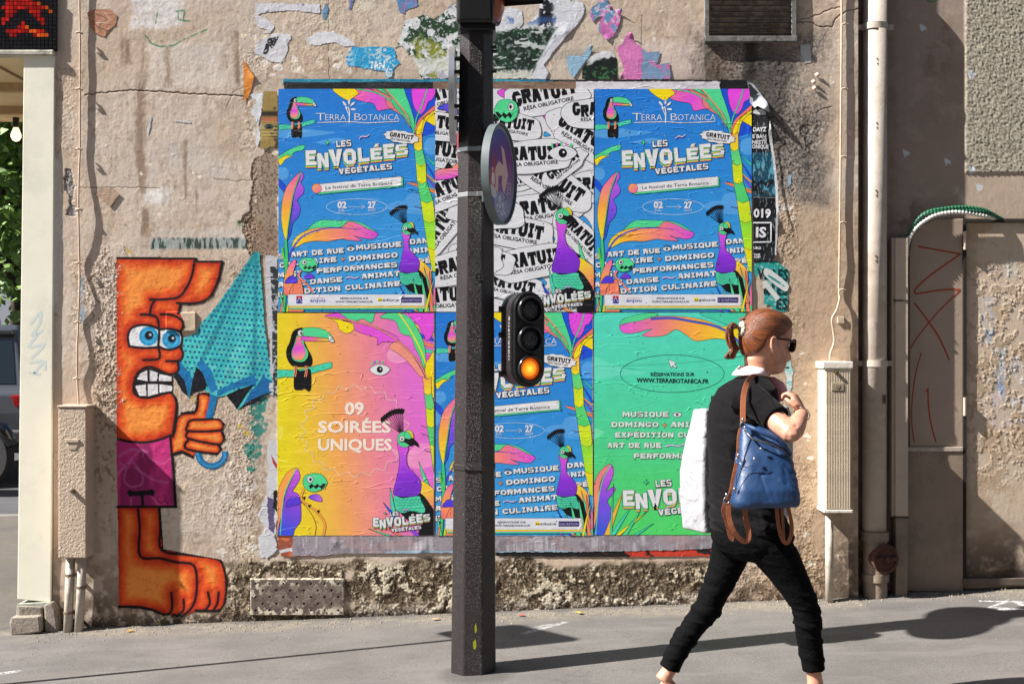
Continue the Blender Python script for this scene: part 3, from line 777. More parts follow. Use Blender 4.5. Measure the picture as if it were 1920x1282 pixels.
def green_art():
    A = Art(295, 416)
    A.T = lambda x, y: ((x - 39) / 2.617, (y - 41) / 2.617)
    A.rect(30, 38, 830, 1140, Grad((300, 41), (300, 1135), [(0, (84, 216, 194)), (.4, (78, 212, 165)), (.75, (76, 208, 120)), (1, (80, 212, 105))]), 0)
    A.fill([(39, 262), (120, 290), (200, 320), (300, 335), (180, 350), (39, 360)], (100, 220, 190), .5); A.fill([(39, 610), (90, 625), (60, 650), (39, 660)], (110, 222, 170), .5)
    A.fill([(164, 108), (180, 75), (240, 55), (320, 42), (352, 52), (320, 72), (300, 90), (200, 96)], GRN, 1.5, .7)
    A.fill([(164, 108), (200, 92), (270, 80), (330, 62), (420, 58), (520, 66), (600, 84), (660, 108), (740, 110), (760, 180), (640, 168), (540, 180), (490, 150), (440, 124), (390, 150), (330, 160), (274, 152), (322, 120), (230, 142), (180, 138)],
           Grad((164, 110), (740, 140), [(0, (226, 90, 214)), (.35, (236, 130, 130)), (.6, ORA), (1, YEL)]), 2, .7)
    A.ribbon([(316, 72), (420, 68), (520, 84), (620, 104), (700, 140), (780, 220)], 4.6, INK, 3, smooth=True); A.ribbon([(316, 72), (420, 68), (520, 84), (620, 104), (700, 140), (780, 220)], 3.4, (70, 90, 205), 3.5, smooth=True)
    A.fill([(560, 42), (640, 80), (740, 110), (780, 60), (760, 40)], TEA, 1.4, .7)
    A.ribbon([(686, 268), (760, 256), (800, 252)], .8, INK, 2); A.ribbon(ell(422, 340, 255, 92, 44), .9, (18, 60, 60), 2, True)
    A.ribbon([(39, 305), (250, 300), (500, 285), (700, 268)], .35, (30, 120, 110), 1.5, smooth=True)
    A.fill([(402, 270), (444, 288), (432, 293), (445, 308), (438, 314), (425, 300), (416, 312)], WHT, 3, .8, smooth=False)
    text(A, 'RÉSERVATIONS SUR', 316, 352, 216, 17, 0, (12, 30, 34), 3, off=.03); text(A, 'WWW.TERRABOTANICA.FR', 246, 382, 356, 21, -1, (12, 30, 34), 3, off=.035)
    sh = [(1.6, 3.2, (30, 60, 60))]
    def row(t, x, y, w): block(A, t, x, y, w, 26, 0, (212, 226, 216), 3, shadow=sh, ol=.35, gap=.14, G=_GW)
    row('MUSIQUE', 178, 552, 226); row('DOMINGO', 124, 602, 230); row('ANIMATION', 414, 602, 300); row('EXPÉDITION CULINAIRE', 142, 653, 560)
    row('ART DE RUE', 104, 704, 264); row('DANSE', 500, 704, 160); row('PERFORMANCES', 234, 756, 380)
    eye(A, 446, 540, 22, 3); star(A, 384, 592, 16, (240, 150, 90), 3); squiggle(A, 388, 698, 480, 686, 3)
    A.fill([(36, 1135), (40, 1000), (36, 900), (60, 830), (100, 790), (122, 785), (90, 830), (66, 890), (60, 1000)], Grad((40, 1100), (110, 800), [(0, ORA), (1, (236, 120, 140))]), 3, .7)
    A.fill([(38, 1135), (58, 1000), (68, 890), (95, 830), (122, 785), (134, 820), (120, 870), (98, 915), (128, 895), (142, 900), (134, 925), (112, 950), (105, 970), (128, 1010), (130, 1060), (100, 1095), (90, 1135)],
           Grad((50, 1100), (130, 810), [(0, (60, 90, 220)), (.5, (130, 75, 222)), (1, (205, 90, 220))]), 3.5, .7)
    A.ribbon([(120, 788), (80, 860), (60, 960), (46, 1135)], 1.8, GRN, 4.5, smooth=True)
    spikes(A, [(100, 1135, 14, 180, 915, (240, 180, 60)), (125, 1135, 13, 225, 985, TEA), (150, 1135, 12, 298, 1015, YEL), (185, 1135, 12, 262, 1020, GRN), (235, 1135, 11, 332, 1072, TEA), (120, 1135, 5, 134, 880, GRN)], 5)
    envolees(A, lambda x, y: (182 + (x - 177) * 1.0, 988 + (y - 472) * .98), 8, False)
    return A

def white_art():
    A = Art(297, 417)
    A.T = lambda x, y: ((x - 17) / 2.787, (y - 77) / 2.787)
    A.rect(10, 70, 850, 1245, (216, 217, 222), 0)
    for p, c in (([(340, 95), (370, 78), (430, 78), (400, 110), (370, 122)], MAG), ([(380, 78), (430, 78), (420, 95), (400, 100)], GRN), ([(580, 220), (620, 195), (600, 235)], MAG),
                 ([(590, 300), (620, 320), (585, 325)], (60, 150, 220)), ([(640, 200), (650, 215), (600, 205)], (236, 130, 110)), ([(750, 740), (800, 745), (835, 800), (825, 840), (790, 800), (750, 760)], (60, 150, 220)),
                 ([(585, 860), (640, 850), (630, 885), (590, 890)], (60, 150, 220)), ([(500, 1080), (560, 1060), (600, 1090), (560, 1115), (510, 1100)], (60, 150, 220)), ([(720, 450), (750, 440), (740, 520)], BLK)):
        A.fill(p, c, .8, .9)
    bub = [(60, 110, 12, .95), (590, 112, 12, 1.05), (880, 195, 3, .9), (400, 262, -10, .8), (40, 268, -6, .9), (800, 330, -32, 1.0), (20, 400, -8, 1.0), (520, 425, 4, 1.0), (690, 478, 40, .62),
           (640, 568, -33, 1.0), (890, 580, 3, .9), (80, 600, 22, 1.0), (575, 700, 8, 1.0), (40, 800, 52, 1.0), (420, 815, -9, 1.0), (780, 850, -45, .8), (880, 935, 6, .9), (250, 960, -10, .8), (150, 1000, 12, 1.0),
           (520, 975, 10, 1.0), (400, 1100, -12, .85), (60, 1165, 3, 1.0), (640, 1190, 4, .9), (460, 560, 10, .5), (300, 330, 8, .8), (280, 720, -5, .9), (250, 550, 6, .8)]
    order = list(range(len(bub))); random.Random(3).shuffle(order)
    for n, i in enumerate(order):
        cx, cy, rot, sc_ = bub[i]; L = 1.5 + n * .9
        a = math.radians(rot); p = []
        rr = random.Random(i)
        for k in range(16):
            t = 2 * PI * k / 16; q = 1 + rr.uniform(-.07, .09)
            x = 225 * sc_ * math.copysign(abs(math.cos(t)) ** .75, math.cos(t)) * q; y = 88 * sc_ * math.copysign(abs(math.sin(t)) ** .8, math.sin(t)) * q
            p.append((cx + x * math.cos(a) + y * math.sin(a), cy + 6 - x * math.sin(a) + y * math.cos(a)))
        A.fill(p, (218, 219, 224), L, 1.0)
        c, s_ = math.cos(a), math.sin(a)
        w = 325 * sc_; h = 74 * sc_; dx, dy = -w / 2, 22 * sc_
        block(A, 'GRATUIT', cx + dx * c + dy * s_, cy - dx * s_ + dy * c, w, h, rot, BLK, L + .75, gap=.04, jig=.16, seed=i, G=_GH)
        dx, dy = -w * .36, 52 * sc_
        text(A, 'RÉSA OBLIGATOIRE', cx + dx * c + dy * s_, cy - dx * s_ + dy * c, w * .78, 19 * sc_, rot, BLK, L + .75, off=.03)
    L = 27
    A.fill([(20, 505), (60, 492), (110, 480), (145, 462), (145, 520), (100, 545), (50, 550), (10, 548)], Grad((60, 480), (70, 550), [(0, (240, 150, 90)), (1, MAG)]), L, 1.0)
    A.fill([(62, 495), (85, 455), (110, 490)], BLK, L + 1, smooth=False)
    A.fill([(28, 180), (70, 155), (120, 165), (135, 205), (100, 212), (70, 190)], Grad((30, 180), (130, 190), [(0, BLU), (1, PUR)]), L, 1.0)
    A.fill([(130, 320), (150, 300), (150, 460), (132, 420)], (236, 120, 130), L, .8)
    flytrap(A, lambda x, y: (388 + (x - 220) * -1.02, 192 + (y - 868) * 1.3), L)
    for k in range(5): A.ribbon([(628 + k * 24, 386 - math.sin((k + .5) / 5 * PI) * 12), (626 + k * 25, 362 - math.sin((k + .5) / 5 * PI) * 6)], 3.4, (GRN, (220, 110, 190), GRN, (220, 110, 190), GRN)[k], L)
    eye(A, 683, 412, 74, L + .5, (218, 219, 224))
    spikes(A, [(800, 1000, 12, 760, 865, GRN), (640, 1150, 12, 610, 1010, TEA), (640, 1200, 14, 570, 1090, BLU), (720, 1240, 14, 580, 1130, (236, 150, 90))], L)
    peacock(A, lambda x, y: (683 + (x - 668) * 1.04, 742 + (y - 652) * 1.04), L + 1)
    envolees(A, lambda x, y: (552 + (x - 177) * .52, 1195 + (y - 472) * .56), L + 6, False)
    return A

def poster_sheet(name, parent, w, h, mat, col=(200, 200, 205), depth=0.004):
    """thin paste-up body under the print: a slab that touches the wall"""
    m = MB(); m.box(0, w * S, 0.0002, depth, -h * S, 0)
    o = m.build(name, mat, parent)
    return o
M['sheet_edge'] = simple('poster_paper_edge', (205, 205, 208), 0.7, var=.1, bmp=0)
OFFP = 0.0052
def poster(px, py, w, h, art, label, first=None):
    e = empty('poster', W(px, py, OFFP), 0, label, 'poster', 'event posters pasted in two rows of three')
    poster_sheet('paper_sheet', e, w, h, M['sheet_edge'])
    if first is None:
        return e, art.mesh('printed_design', M['paper'], e)
    c = first.copy(); COL.objects.link(c); c.parent = e
    return e, c
ba = blue_art()
_, pb = poster(522, 167, 294, 417, ba, 'blue toucan and peacock festival poster, top left of the six, left of the pole')
poster(1115, 167, 294, 417, None, 'blue toucan and peacock festival poster, top right of the six, beside the peeling dark strip', pb)
poster(817, 586, 295, 417, None, 'blue festival poster in the lower row, half hidden behind the pole and the small signal', pb)
poster(816, 167, 297, 417, white_art(), 'white poster crowded with black GRATUIT lettering, top middle behind the round sign')
poster(520, 587, 294, 416, yellow_art(), 'yellow to pink poster reading 09 SOIRÉES UNIQUES, bottom left of the six')
poster(1114, 586, 295, 416, green_art(), 'green poster with reservation address, bottom right of the six behind the woman')
# ------------------------------------------------------------------ painted relief surfaces (vertex grids)
_rng = np.random.RandomState(5)
_tab = _rng.rand(256, 256)
def vnoise(x, y):
    xi = np.floor(x).astype(int); yi = np.floor(y).astype(int); fx = x - xi; fy = y - yi
    fx = fx * fx * (3 - 2 * fx); fy = fy * fy * (3 - 2 * fy)
    a = _tab[xi & 255, yi & 255]; b = _tab[(xi + 1) & 255, yi & 255]; c = _tab[xi & 255, (yi + 1) & 255]; d = _tab[(xi + 1) & 255, (yi + 1) & 255]
    return (a * (1 - fx) + b * fx) * (1 - fy) + (c * (1 - fx) + d * fx) * fy
def fbm(x, y, sc, oc=4, sx=1, sy=1, seed=0, gain=0.5):
    t = 0; a = 1; n = 0
    for i in range(oc):
        u = x * sc * sx * 2 ** i; v = y * sc * sy * 2 ** i; c, s = math.cos(.6 + 1.1 * i), math.sin(.6 + 1.1 * i)
        t = t + a * vnoise(u * c - v * s + 17.3 * i + seed * 31.7, u * s + v * c + 9.1 * i + seed * 13.3)
        n += a; a *= gain
    return t / n
def sst(a, b, x):
    t = np.clip((x - a) / (b - a), 0, 1); return t * t * (3 - 2 * t)
class Canvas:
    def __init__(s, x0, y0, x1, y1, step, base, off=0.0):
        s.off = off; s.nx = int(round((x1 - x0) / step)) + 1; s.ny = int(round((y1 - y0) / step)) + 1
        s.x = np.linspace(x0, x1, s.nx); s.y = np.linspace(y0, y1, s.ny)
        s.X, s.Y = np.meshgrid(s.x, s.y); s.rgb = np.empty(s.X.shape + (3,)); s.rgb[:] = base
        s.h = np.zeros(s.X.shape); s.st = step
    def N(s, sc, oc=4, sx=1, sy=1, seed=0, gain=.5): return fbm(s.X, s.Y, sc / 100.0, oc, sx, sy, seed, gain)
    def sl(s, x0, y0, x1, y1):
        i0, i1 = np.searchsorted(s.y, [y0, y1]); j0, j1 = np.searchsorted(s.x, [x0, x1]); return (slice(i0, i1), slice(j0, j1))
    def mix(s, sl, m, col, a=1.0):
        m = np.clip(m * a, 0, 1)[..., None]; s.rgb[sl] = s.rgb[sl] * (1 - m) + np.asarray(col, float) * m
    def rectm(s, x0, y0, x1, y1, soft=6, warp=6, seed=0, wsc=4):
        sl = s.sl(x0 - warp - soft, y0 - warp - soft, x1 + warp + soft, y1 + warp + soft); X = s.X[sl]; Y = s.Y[sl]
        w = (fbm(X, Y, wsc / 100, 4, seed=seed) - .5) * 2 * warp * 2
        d = np.minimum(np.minimum(X - x0, x1 - X), np.minimum(Y - y0, y1 - Y)) + w
        return sl, sst(-soft, soft, d)
    def inpoly(s, pts, warp=0, seed=0, wsc=12):
        xs = [p[0] for p in pts]; ys = [p[1] for p in pts]
        sl = s.sl(min(xs) - warp - 2, min(ys) - warp - 2, max(xs) + warp + 2, max(ys) + warp + 2); X = s.X[sl]; Y = s.Y[sl]
        if warp:
            X = X + (fbm(X, Y, wsc / 100, 3, seed=seed + 1) - .5) * 2 * warp; Y = Y + (fbm(X, Y, wsc / 100, 3, seed=seed + 2) - .5) * 2 * warp
        c = np.zeros(X.shape, bool)
        for i in range(len(pts)):
            x1, y1 = pts[i - 1]; x2, y2 = pts[i]
            if y1 == y2: continue
            k = ((y1 > Y) != (y2 > Y)) & (X < (x2 - x1) * (Y - y1) / (y2 - y1) + x1); c ^= k
        return sl, c
    def poly(s, pts, col, a=1.0, smooth=False, warp=0, seed=0, n=None, wsc=12):
        if smooth: pts = cr(pts, 5)
        sl, c = s.inpoly(pts, warp, seed, wsc); m = c.astype(float)
        if n is not None: m = m * n[sl]
        s.mix(sl, m, col, a); return sl, c
    def dist(s, pts, closed=False, pad=60):
        xs = [p[0] for p in pts]; ys = [p[1] for p in pts]
        sl = s.sl(min(xs) - pad, min(ys) - pad, max(xs) + pad, max(ys) + pad); X = s.X[sl]; Y = s.Y[sl]; d = np.full(X.shape, 1e9)
        for i in range(0 if closed else 1, len(pts)):
            x1, y1 = pts[i - 1]; x2, y2 = pts[i]; dx, dy = x2 - x1, y2 - y1; l = dx * dx + dy * dy + 1e-9
            t = np.clip(((X - x1) * dx + (Y - y1) * dy) / l, 0, 1)
            d = np.minimum(d, np.hypot(X - x1 - t * dx, Y - y1 - t * dy))
        return sl, d
    def stroke(s, pts, w, col, a=1.0, smooth=True, soft=1.0, n=None, closed=False):
        if smooth: pts = cr(pts, 4, closed)
        sl, d = s.dist(pts, closed, w + 6); m = 1 - sst(w / 2 - soft * .5, w / 2 + soft * .5, d)
        if n is not None: m = m * n[sl]
        s.mix(sl, m, col, a); return sl, m
    def mesh(s, name, mat, parent=None, keep=None, hfun=None, smooth=True, loc=None):
        d = D - s.off
        P = np.empty(s.X.shape + (3,)); P[..., 0] = (s.X - 960) * d / F; P[..., 1] = -s.off - s.h; P[..., 2] = H - (s.Y - 641) * d / F
        idx = np.arange(s.nx * s.ny).reshape(s.ny, s.nx)
        q = np.stack([idx[:-1, :-1], idx[1:, :-1], idx[1:, 1:], idx[:-1, 1:]], -1).reshape(-1, 4)
        if keep is not None: q = q[keep[:-1, :-1].ravel()]
        used, inv = np.unique(q, return_inverse=True); q = inv.reshape(-1, 4)
        V = P.reshape(-1, 3)[used]; Cc = linA(np.clip(s.rgb, 0, 240)).reshape(-1, 3)[used]
        org = np.array(loc) if loc is not None else V.mean(0)
        me = bpy.data.meshes.new(name); me.vertices.add(len(V)); me.vertices.foreach_set('co', (V - org).astype(np.float32).ravel())
        me.loops.add(q.size); me.loops.foreach_set('vertex_index', q.astype(np.int32).ravel())
        me.polygons.add(len(q)); me.polygons.foreach_set('loop_start', (np.arange(len(q)) * 4).astype(np.int32)); me.polygons.foreach_set('loop_total', np.full(len(q), 4, np.int32))
        me.polygons.foreach_set('use_smooth', np.full(len(q), smooth)); me.update(calc_edges=True)
        ca = me.color_attributes.new('Col', 'FLOAT_COLOR', 'POINT'); ca.data.foreach_set('color', np.c_[Cc, np.ones(len(Cc))].astype(np.float32).ravel())
        return link_mesh(name, me, mat, parent, loc=tuple(org))

def wall_h(X, Y):
    """slow waviness shared by wall, mural and scraps (photo px in, metres out)"""
    h = 0.006 * (fbm(X, Y, .006, 3, seed=3) - .5) + 0.0022 * (fbm(X, Y, .035, 3, seed=4) - .5) + .0009 * (fbm(X, Y, .14, 2, seed=14) - .5)
    px = np.clip(np.minimum(np.minimum(X - 470, 1500 - X), np.minimum(Y - 130, 1060 - Y)) / 40 + .2, 0, 1)   # flat where the posters are pasted
    return h * (1 - .85 * px)
C = Canvas(100, -46, 1609, 1200, 1.25, (199, 184, 169))
X, Y = C.X, C.Y
n1 = C.N(.8, 4, seed=1); n2 = C.N(5, 5, seed=2); n3 = C.N(16, 4, seed=3); st = C.N(9, 4, sx=1, sy=.08, seed=5); sth = C.N(6, 4, sx=.12, sy=1, seed=6); n4 = C.N(40, 3, seed=7)
ALL = (slice(None), slice(None))
C.mix(ALL, sst(.35, .7, n1), (188, 167, 147), .8); C.mix(ALL, sst(.55, .75, n2), (210, 193, 176), .6); C.mix(ALL, sst(.60, .75, st), (178, 158, 140), .35)
C.mix(ALL, sst(1380, 1500, X) * sst(330, 420, Y), (182, 155, 128), .7)
C.mix(ALL, sst(1500, 1420, X) * 0 + sst(.58, .7, n3) * sst(.5, .6, n2), (150, 126, 104), .5)
C.h += wall_h(X, Y) + 0.0007 * (n4 - .5)
flat = np.clip(np.minimum(np.minimum(X - 480, 1445 - X), np.minimum(Y - 140, 1050 - Y)) / 20 + .5, 0, 1)
# pale rubbed patches and old paste marks of the left bay
grit = sst(.42, .6, C.N(22, 4, seed=8)); scr = sst(.40, .62, C.N(30, 3, sx=.5, sy=.12, seed=9))
for (x0, y0, x1, y1, col, a, soft) in ((245, -46, 345, 52, (214, 210, 210), .9, 3), (345, -46, 430, 20, (196, 182, 172), .6, 8), (215, -46, 246, 16, (200, 178, 168), .5, 3),
        (278, 82, 418, 170, (206, 194, 184), .85, 5), (300, 84, 400, 120, (202, 192, 182), .5, 12), (283, 180, 400, 258, (202, 188, 176), .75, 9), (310, 266, 412, 320, (198, 188, 180), .8, 16),
        (276, 262, 300, 345, (196, 184, 176), .6, 6), (268, 352, 318, 380, (224, 220, 218), 1, 9), (365, 348, 400, 388, (196, 180, 172), .7, 10), (330, 388, 420, 420, (196, 178, 164), .6, 12),
        (285, 430, 465, 452, (200, 190, 184), .7, 5), (395, 225, 440, 300, (196, 174, 154), .5, 14), (180, 40, 205, 60, (176, 120, 92), .3, 5), (520, 0, 640, 40, (200, 178, 156), .4, 16),
        (1190, 78, 1322, 146, (202, 186, 178), .85, 6), (1060, 86, 1190, 110, (190, 176, 158), .6, 9), (640, 60, 760, 100, (206, 186, 166), .4, 12), (668, 0, 700, 20, (214, 208, 190), .9, 3), (606, 30, 625, 50, (214, 208, 190), .8, 3), (1040, 96, 1120, 108, (160, 150, 140), .7, 5), (1120, 60, 1150, 80, (196, 190, 176), .5, 6), (440, 560, 500, 760, (206, 192, 176), .6, 20), (330, 960, 500, 1000, (204, 192, 180), .45, 18), (400, 880, 470, 1000, (206, 196, 186), .5, 14), (560, -46, 612, 30, (204, 190, 176), .4, 8), (380, 300, 440, 345, (198, 190, 184), .6, 10), (1500, 120, 1570, 330, (192, 172, 152), .5, 18)):
    sl, m = C.rectm(x0, y0, x1, y1, soft, 5, int(x0 + y0)); C.mix(sl, m * (.62 + .38 * grit[sl]), col, min(1, a * 1.15))
for (x0, x1, y0, y1) in ((255, 272, 70, 360), (292, 300, 80, 165), (310, 320, 85, 160), (228, 245, 70, 120), (345, 352, 260, 420), (362, 372, 350, 420), (262, 280, 390, 440), (440, 455, 60, 160)):
    sl, m = C.rectm(x0, y0, x1, y1, 6, 4, x0, 9); C.mix(sl, m * sst(.4, .62, st[sl]), (132, 108, 90), .75)
sl, m = C.rectm(160, 105, 480, 480, 20, 8); C.mix(sl, m * sst(.58, .70, scr[sl]) * sst(.45, .6, n2[sl]), (156, 140, 128), .3)
# dark-green brushed remains under the rubbed patch and green tag
sl, m = C.rectm(284, 446, 474, 466, 2.5, 1.5, 3, 20); C.mix(sl, m, (150, 160, 158), .9); C.mix(sl, m * sst(.46, .6, C.N(26, 3, sx=1, sy=.18, seed=21)[sl]), (52, 66, 62), .95)
sl, m = C.rectm(445, 415, 478, 424, 3, 2, 9, 20); C.mix(sl, m, (96, 130, 96), .7)
for q, w in (([(330, 22), (346, 20), (344, 40), (360, 40)], 2.6), ([(334, 24), (334, 38), (345, 38)], 2.4), ([(272, 66), (284, 82), (300, 88), (325, 86), (350, 72), (388, 56)], 2.8), ([(296, 20), (292, 44)], 2.4)):
    C.stroke(q, w, (64, 124, 82), .85, n=sst(.3, .5, n3), smooth=False)
# cracks
def crack(pts, w=1.6, seed=0, dep=.003):
    rr = random.Random(seed); q = []
    for (a, b) in zip(pts, pts[1:]):
        k = max(2, int(math.hypot(b[0] - a[0], b[1] - a[1]) / 5))
        for i in range(k): t = i / k; q.append((a[0] + (b[0] - a[0]) * t + rr.uniform(-1, 1), a[1] + (b[1] - a[1]) * t + rr.uniform(-1.5, 1.5)))
    q.append(pts[-1]); sl, m = C.stroke(q, w, (74, 58, 46), .85, smooth=False, soft=1.2); C.h[sl] -= m * dep
crack([(160, 178), (200, 174), (250, 170), (300, 172), (350, 176), (400, 178), (452, 180), (500, 184)], 1.8, 1)
crack([(148, 352), (200, 352), (250, 351), (300, 352)], 1.2, 2, .001); crack([(1490, 42), (1520, 42), (1540, 52), (1560, 50), (1566, 36), (1590, 20), (1609, 17)], 1.7, 3)
crack([(1500, 38), (1530, 30), (1555, 18), (1580, 14)], 1.3, 4); crack([(400, 334), (440, 340), (500, 336)], 1.1, 5, .001); crack([(1530, 212), (1545, 203), (1560, 200)], 1.2, 6)
crack([(616, 0), (616, 60), (617, 150)], 1.1, 7, .0006); crack([(470, 160), (440, 170), (425, 200)], 1, 8, .001); crack([(1204, 30), (1203, 60), (1202, 90)], 1, 9, .0006)
# old grey concrete showing where the render came off, left of the posters
def rough(pts, col, amp, dep, seed, a=.9, warp=7, spec=.5):
    sl, c = C.inpoly(pts, warp, seed, 9); m = c.astype(float)
    C.mix(sl, m, col, a); C.mix(sl, m * sst(.5, .68, C.N(34, 3, seed=seed + 40)[sl]), np.array(col) * .55, .7)
    C.h[sl] += m * (amp * (C.N(46, 3, seed=seed)[sl] - spec) - dep)
rough([(522, 285), (500, 282), (478, 300), (470, 320), (474, 345), (468, 395), (450, 420), (476, 430), (490, 460), (522, 470)], (150, 130, 112), .007, .003, 11)
rough([(125, 320), (135, 318), (142, 350), (138, 380), (144, 400), (136, 408), (126, 405), (130, 375), (122, 350)], (150, 145, 142), .006, .004, 12)
rough([(470, 405), (455, 430), (468, 480), (520, 490), (520, 440)], (150, 126, 106), .007, .002, 13)
C.poly([(100, 285), (112, 290), (116, 420), (112, 560), (104, 585), (100, 585)], (196, 192, 186), .9, warp=5, seed=4); C.poly([(100, 290), (107, 300), (107, 560), (100, 580)], (215, 212, 205), .9, warp=3, seed=5)
# scabby paint: ragged curls of thick flaking coat
def scab(x0, y0, x1, y1, amp=.006, seed=0, soft=18, warp=14, dark=.5, light=(206, 186, 160), th=.5):
    sl, m = C.rectm(x0, y0, x1, y1, soft, warp, seed); e = C.N(15, 5, seed=seed + 3, gain=.6)[sl]; e2 = C.N(30, 4, seed=seed + 8)[sl]
    rdg = 1 - np.abs(e - th) * 2 / .13; rdg = np.clip(rdg, 0, 1) * m; amp *= .45; C.h[sl] += rdg * amp + m * (e2 - .5) * amp * .5
    C.mix(sl, sst(.45, .9, rdg), light, .6); C.mix(sl, m * sst(th - .04, th - .12, e), (110, 88, 70), dark)
scab(172, 462, 226, 800, .008, 21, 14, 18); scab(180, 640, 218, 900, .005, 22); scab(150, 500, 180, 620, .005, 23); scab(420, 490, 490, 560, .004, 24); scab(430, 760, 520, 1060, .0045, 25, 30, 20, .35)
scab(1440, 380, 1500, 1120, .003, 26, 30, 20, .3, (190, 165, 130)); scab(300, 700, 500, 1000, .0025, 27, 30, 20, .2); scab(1370, 1020, 1550, 1130, .005, 28, 20, 20, .4, (190, 165, 130)); scab(1490, 860, 1530, 1110, .0045, 29, 10, 10, .3, (190, 165, 130))
scab(545, -46, 700, 150, .0018, 30, 20, 20, .15); scab(455, 90, 525, 290, .003, 31, 16, 12, .3, (214, 204, 188)); scab(100, 130, 150, 300, .003, 32, 10, 8, .2); scab(1440, 340, 1500, 480, .004, 33, 12, 10, .3, (196, 176, 146))
# chips down to a cream undercoat
rr = random.Random(11)
for (x0, y0, x1, y1, n, r) in ((480, 100, 640, 150, 20, 6), (440, 40, 520, 80, 12, 4), (585, 60, 700, 140, 10, 4), (1500, 230, 1535, 290, 7, 9), (1440, 380, 1500, 420, 5, 5), (190, 200, 480, 430, 16, 2.5), (1130, 60, 1200, 140, 8, 5),
                              (400, 800, 520, 1060, 18, 6), (120, 420, 200, 560, 6, 3), (1080, 0, 1320, 80, 6, 3), (1515, 60, 1600, 300, 10, 3), (470, 180, 522, 285, 10, 6), (1500, 640, 1525, 1100, 8, 5), (1340, 1040, 1600, 1130, 10, 5), (460, 1000, 540, 1060, 12, 8)):
    for k in range(n):
        cx, cy, q = rr.uniform(x0, x1), rr.uniform(y0, y1), r * rr.uniform(.5, 1.4)
        p = [(cx + q * rr.uniform(.5, 1.4) * math.cos(a) * 1.3, cy + q * rr.uniform(.5, 1.4) * math.sin(a)) for a in [i * PI / 4 for i in range(8)]]
        sl, c = C.poly(p, rr.choice([(222, 208, 184), (214, 206, 196), (208, 196, 176)]), .9, warp=2, seed=k); C.h[sl] += c * rr.choice([.0004, .0007, -.0006])
for cx, cy, q in ((1512, 245, 11), (1522, 262, 16), (1535, 240, 7), (1513, 262, 6)):
    p = [(cx + q * (.6 + .7 * rr.random()) * math.cos(a), cy + q * (.6 + .7 * rr.random()) * math.sin(a)) for a in [i * PI / 5 for i in range(10)]]
    sl, c = C.poly(p, (208, 202, 182), .95, warp=3, seed=int(cx)); C.h[sl] -= c * .002
# soot and lime under the louvre
sl, m = C.rectm(1332, 84, 1528, 360, 40, 26, 41, 1.4); v = C.N(2.4, 5, sx=1, sy=.3, seed=42)[sl]; g = C.N(20, 4, seed=43)[sl]
C.mix(sl, m, (128, 118, 110), .85); C.mix(sl, m * sst(.36, .54, v * .65 + g * .35), (92, 86, 82), .95); C.mix(sl, m * sst(.56, .66, g) * sst(.5, .42, v), (168, 162, 158), .75); C.h[sl] += m * (g - .5) * .004
C.mix(sl, m * sst(.5, .62, C.N(44, 3, seed=44)[sl]), (46, 42, 40), .7)
sl, m = C.rectm(1320, -46, 1500, 100, 8, 6, 45); C.mix(sl, m * sst(.4, .6, C.N(12, 4, seed=46)[sl]), (110, 100, 92), .5)
for cx in (1405, 1412): sl, m = C.rectm(cx - 10, 80, cx + 8, 150, 8, 5, cx); C.mix(sl, m, (50, 46, 44), .8)
sl, m = C.rectm(1322, 100, 1372, 148, 10, 10, 48); C.mix(sl, m * g.mean(), (150, 124, 100), .5); C.mix(sl, m * sst(.5, .6, C.N(36, 3, seed=47)[sl]), (84, 66, 52), .6)
# paint smears: blue, white, lilac streaks
for (x0, y0, x1, y1, col, a) in ((1442, 335, 1462, 400, (186, 178, 180), .6), (1500, 84, 1520, 116, (188, 186, 184), .7), (148, 448, 154, 470, (84, 140, 190), .8), (150, 520, 156, 600, (110, 150, 190), .5), (478, 640, 494, 700, (80, 140, 140), .5),
                                (440, 770, 500, 800, (70, 140, 136), .0), (452, 905, 478, 922, (214, 208, 206), .7), (350, 905, 395, 935, (200, 186, 176), .45), (1290, 40, 1320, 146, (204, 186, 176), .5)):
    if a: sl, m = C.rectm(x0, y0, x1, y1, 4, 4, int(x0)); C.mix(sl, m * sst(.35, .55, C.N(14, 4, sx=1, sy=.3, seed=int(y0))[sl]), col, a)
for (x, y, w, h_) in ((480, 770, 12, 14), (484, 800, 16, 22), (476, 845, 16, 24), (488, 740, 14, 12), (470, 880, 10, 8), (400, 815, 8, 8), (505, 690, 10, 20), (492, 760, 10, 16)):
    C.poly([(x - w, y - h_ * .4), (x, y - h_), (x + w, y - h_ * .5), (x + w * .8, y + h_ * .6), (x, y + h_), (x - w * .9, y + h_ * .3)], (52, 132, 122), .85, warp=7, seed=x, n=sst(.3, .45, n3))
for (x, y) in ((385, 790), (450, 800), (462, 812), (395, 870), (412, 830), (372, 805), (240, 470), (300, 1165)): C.poly([(x - 5, y - 2), (x + 2, y - 5), (x + 6, y + 3), (x - 2, y + 5)], (206, 176, 60), .8, warp=4, seed=y)
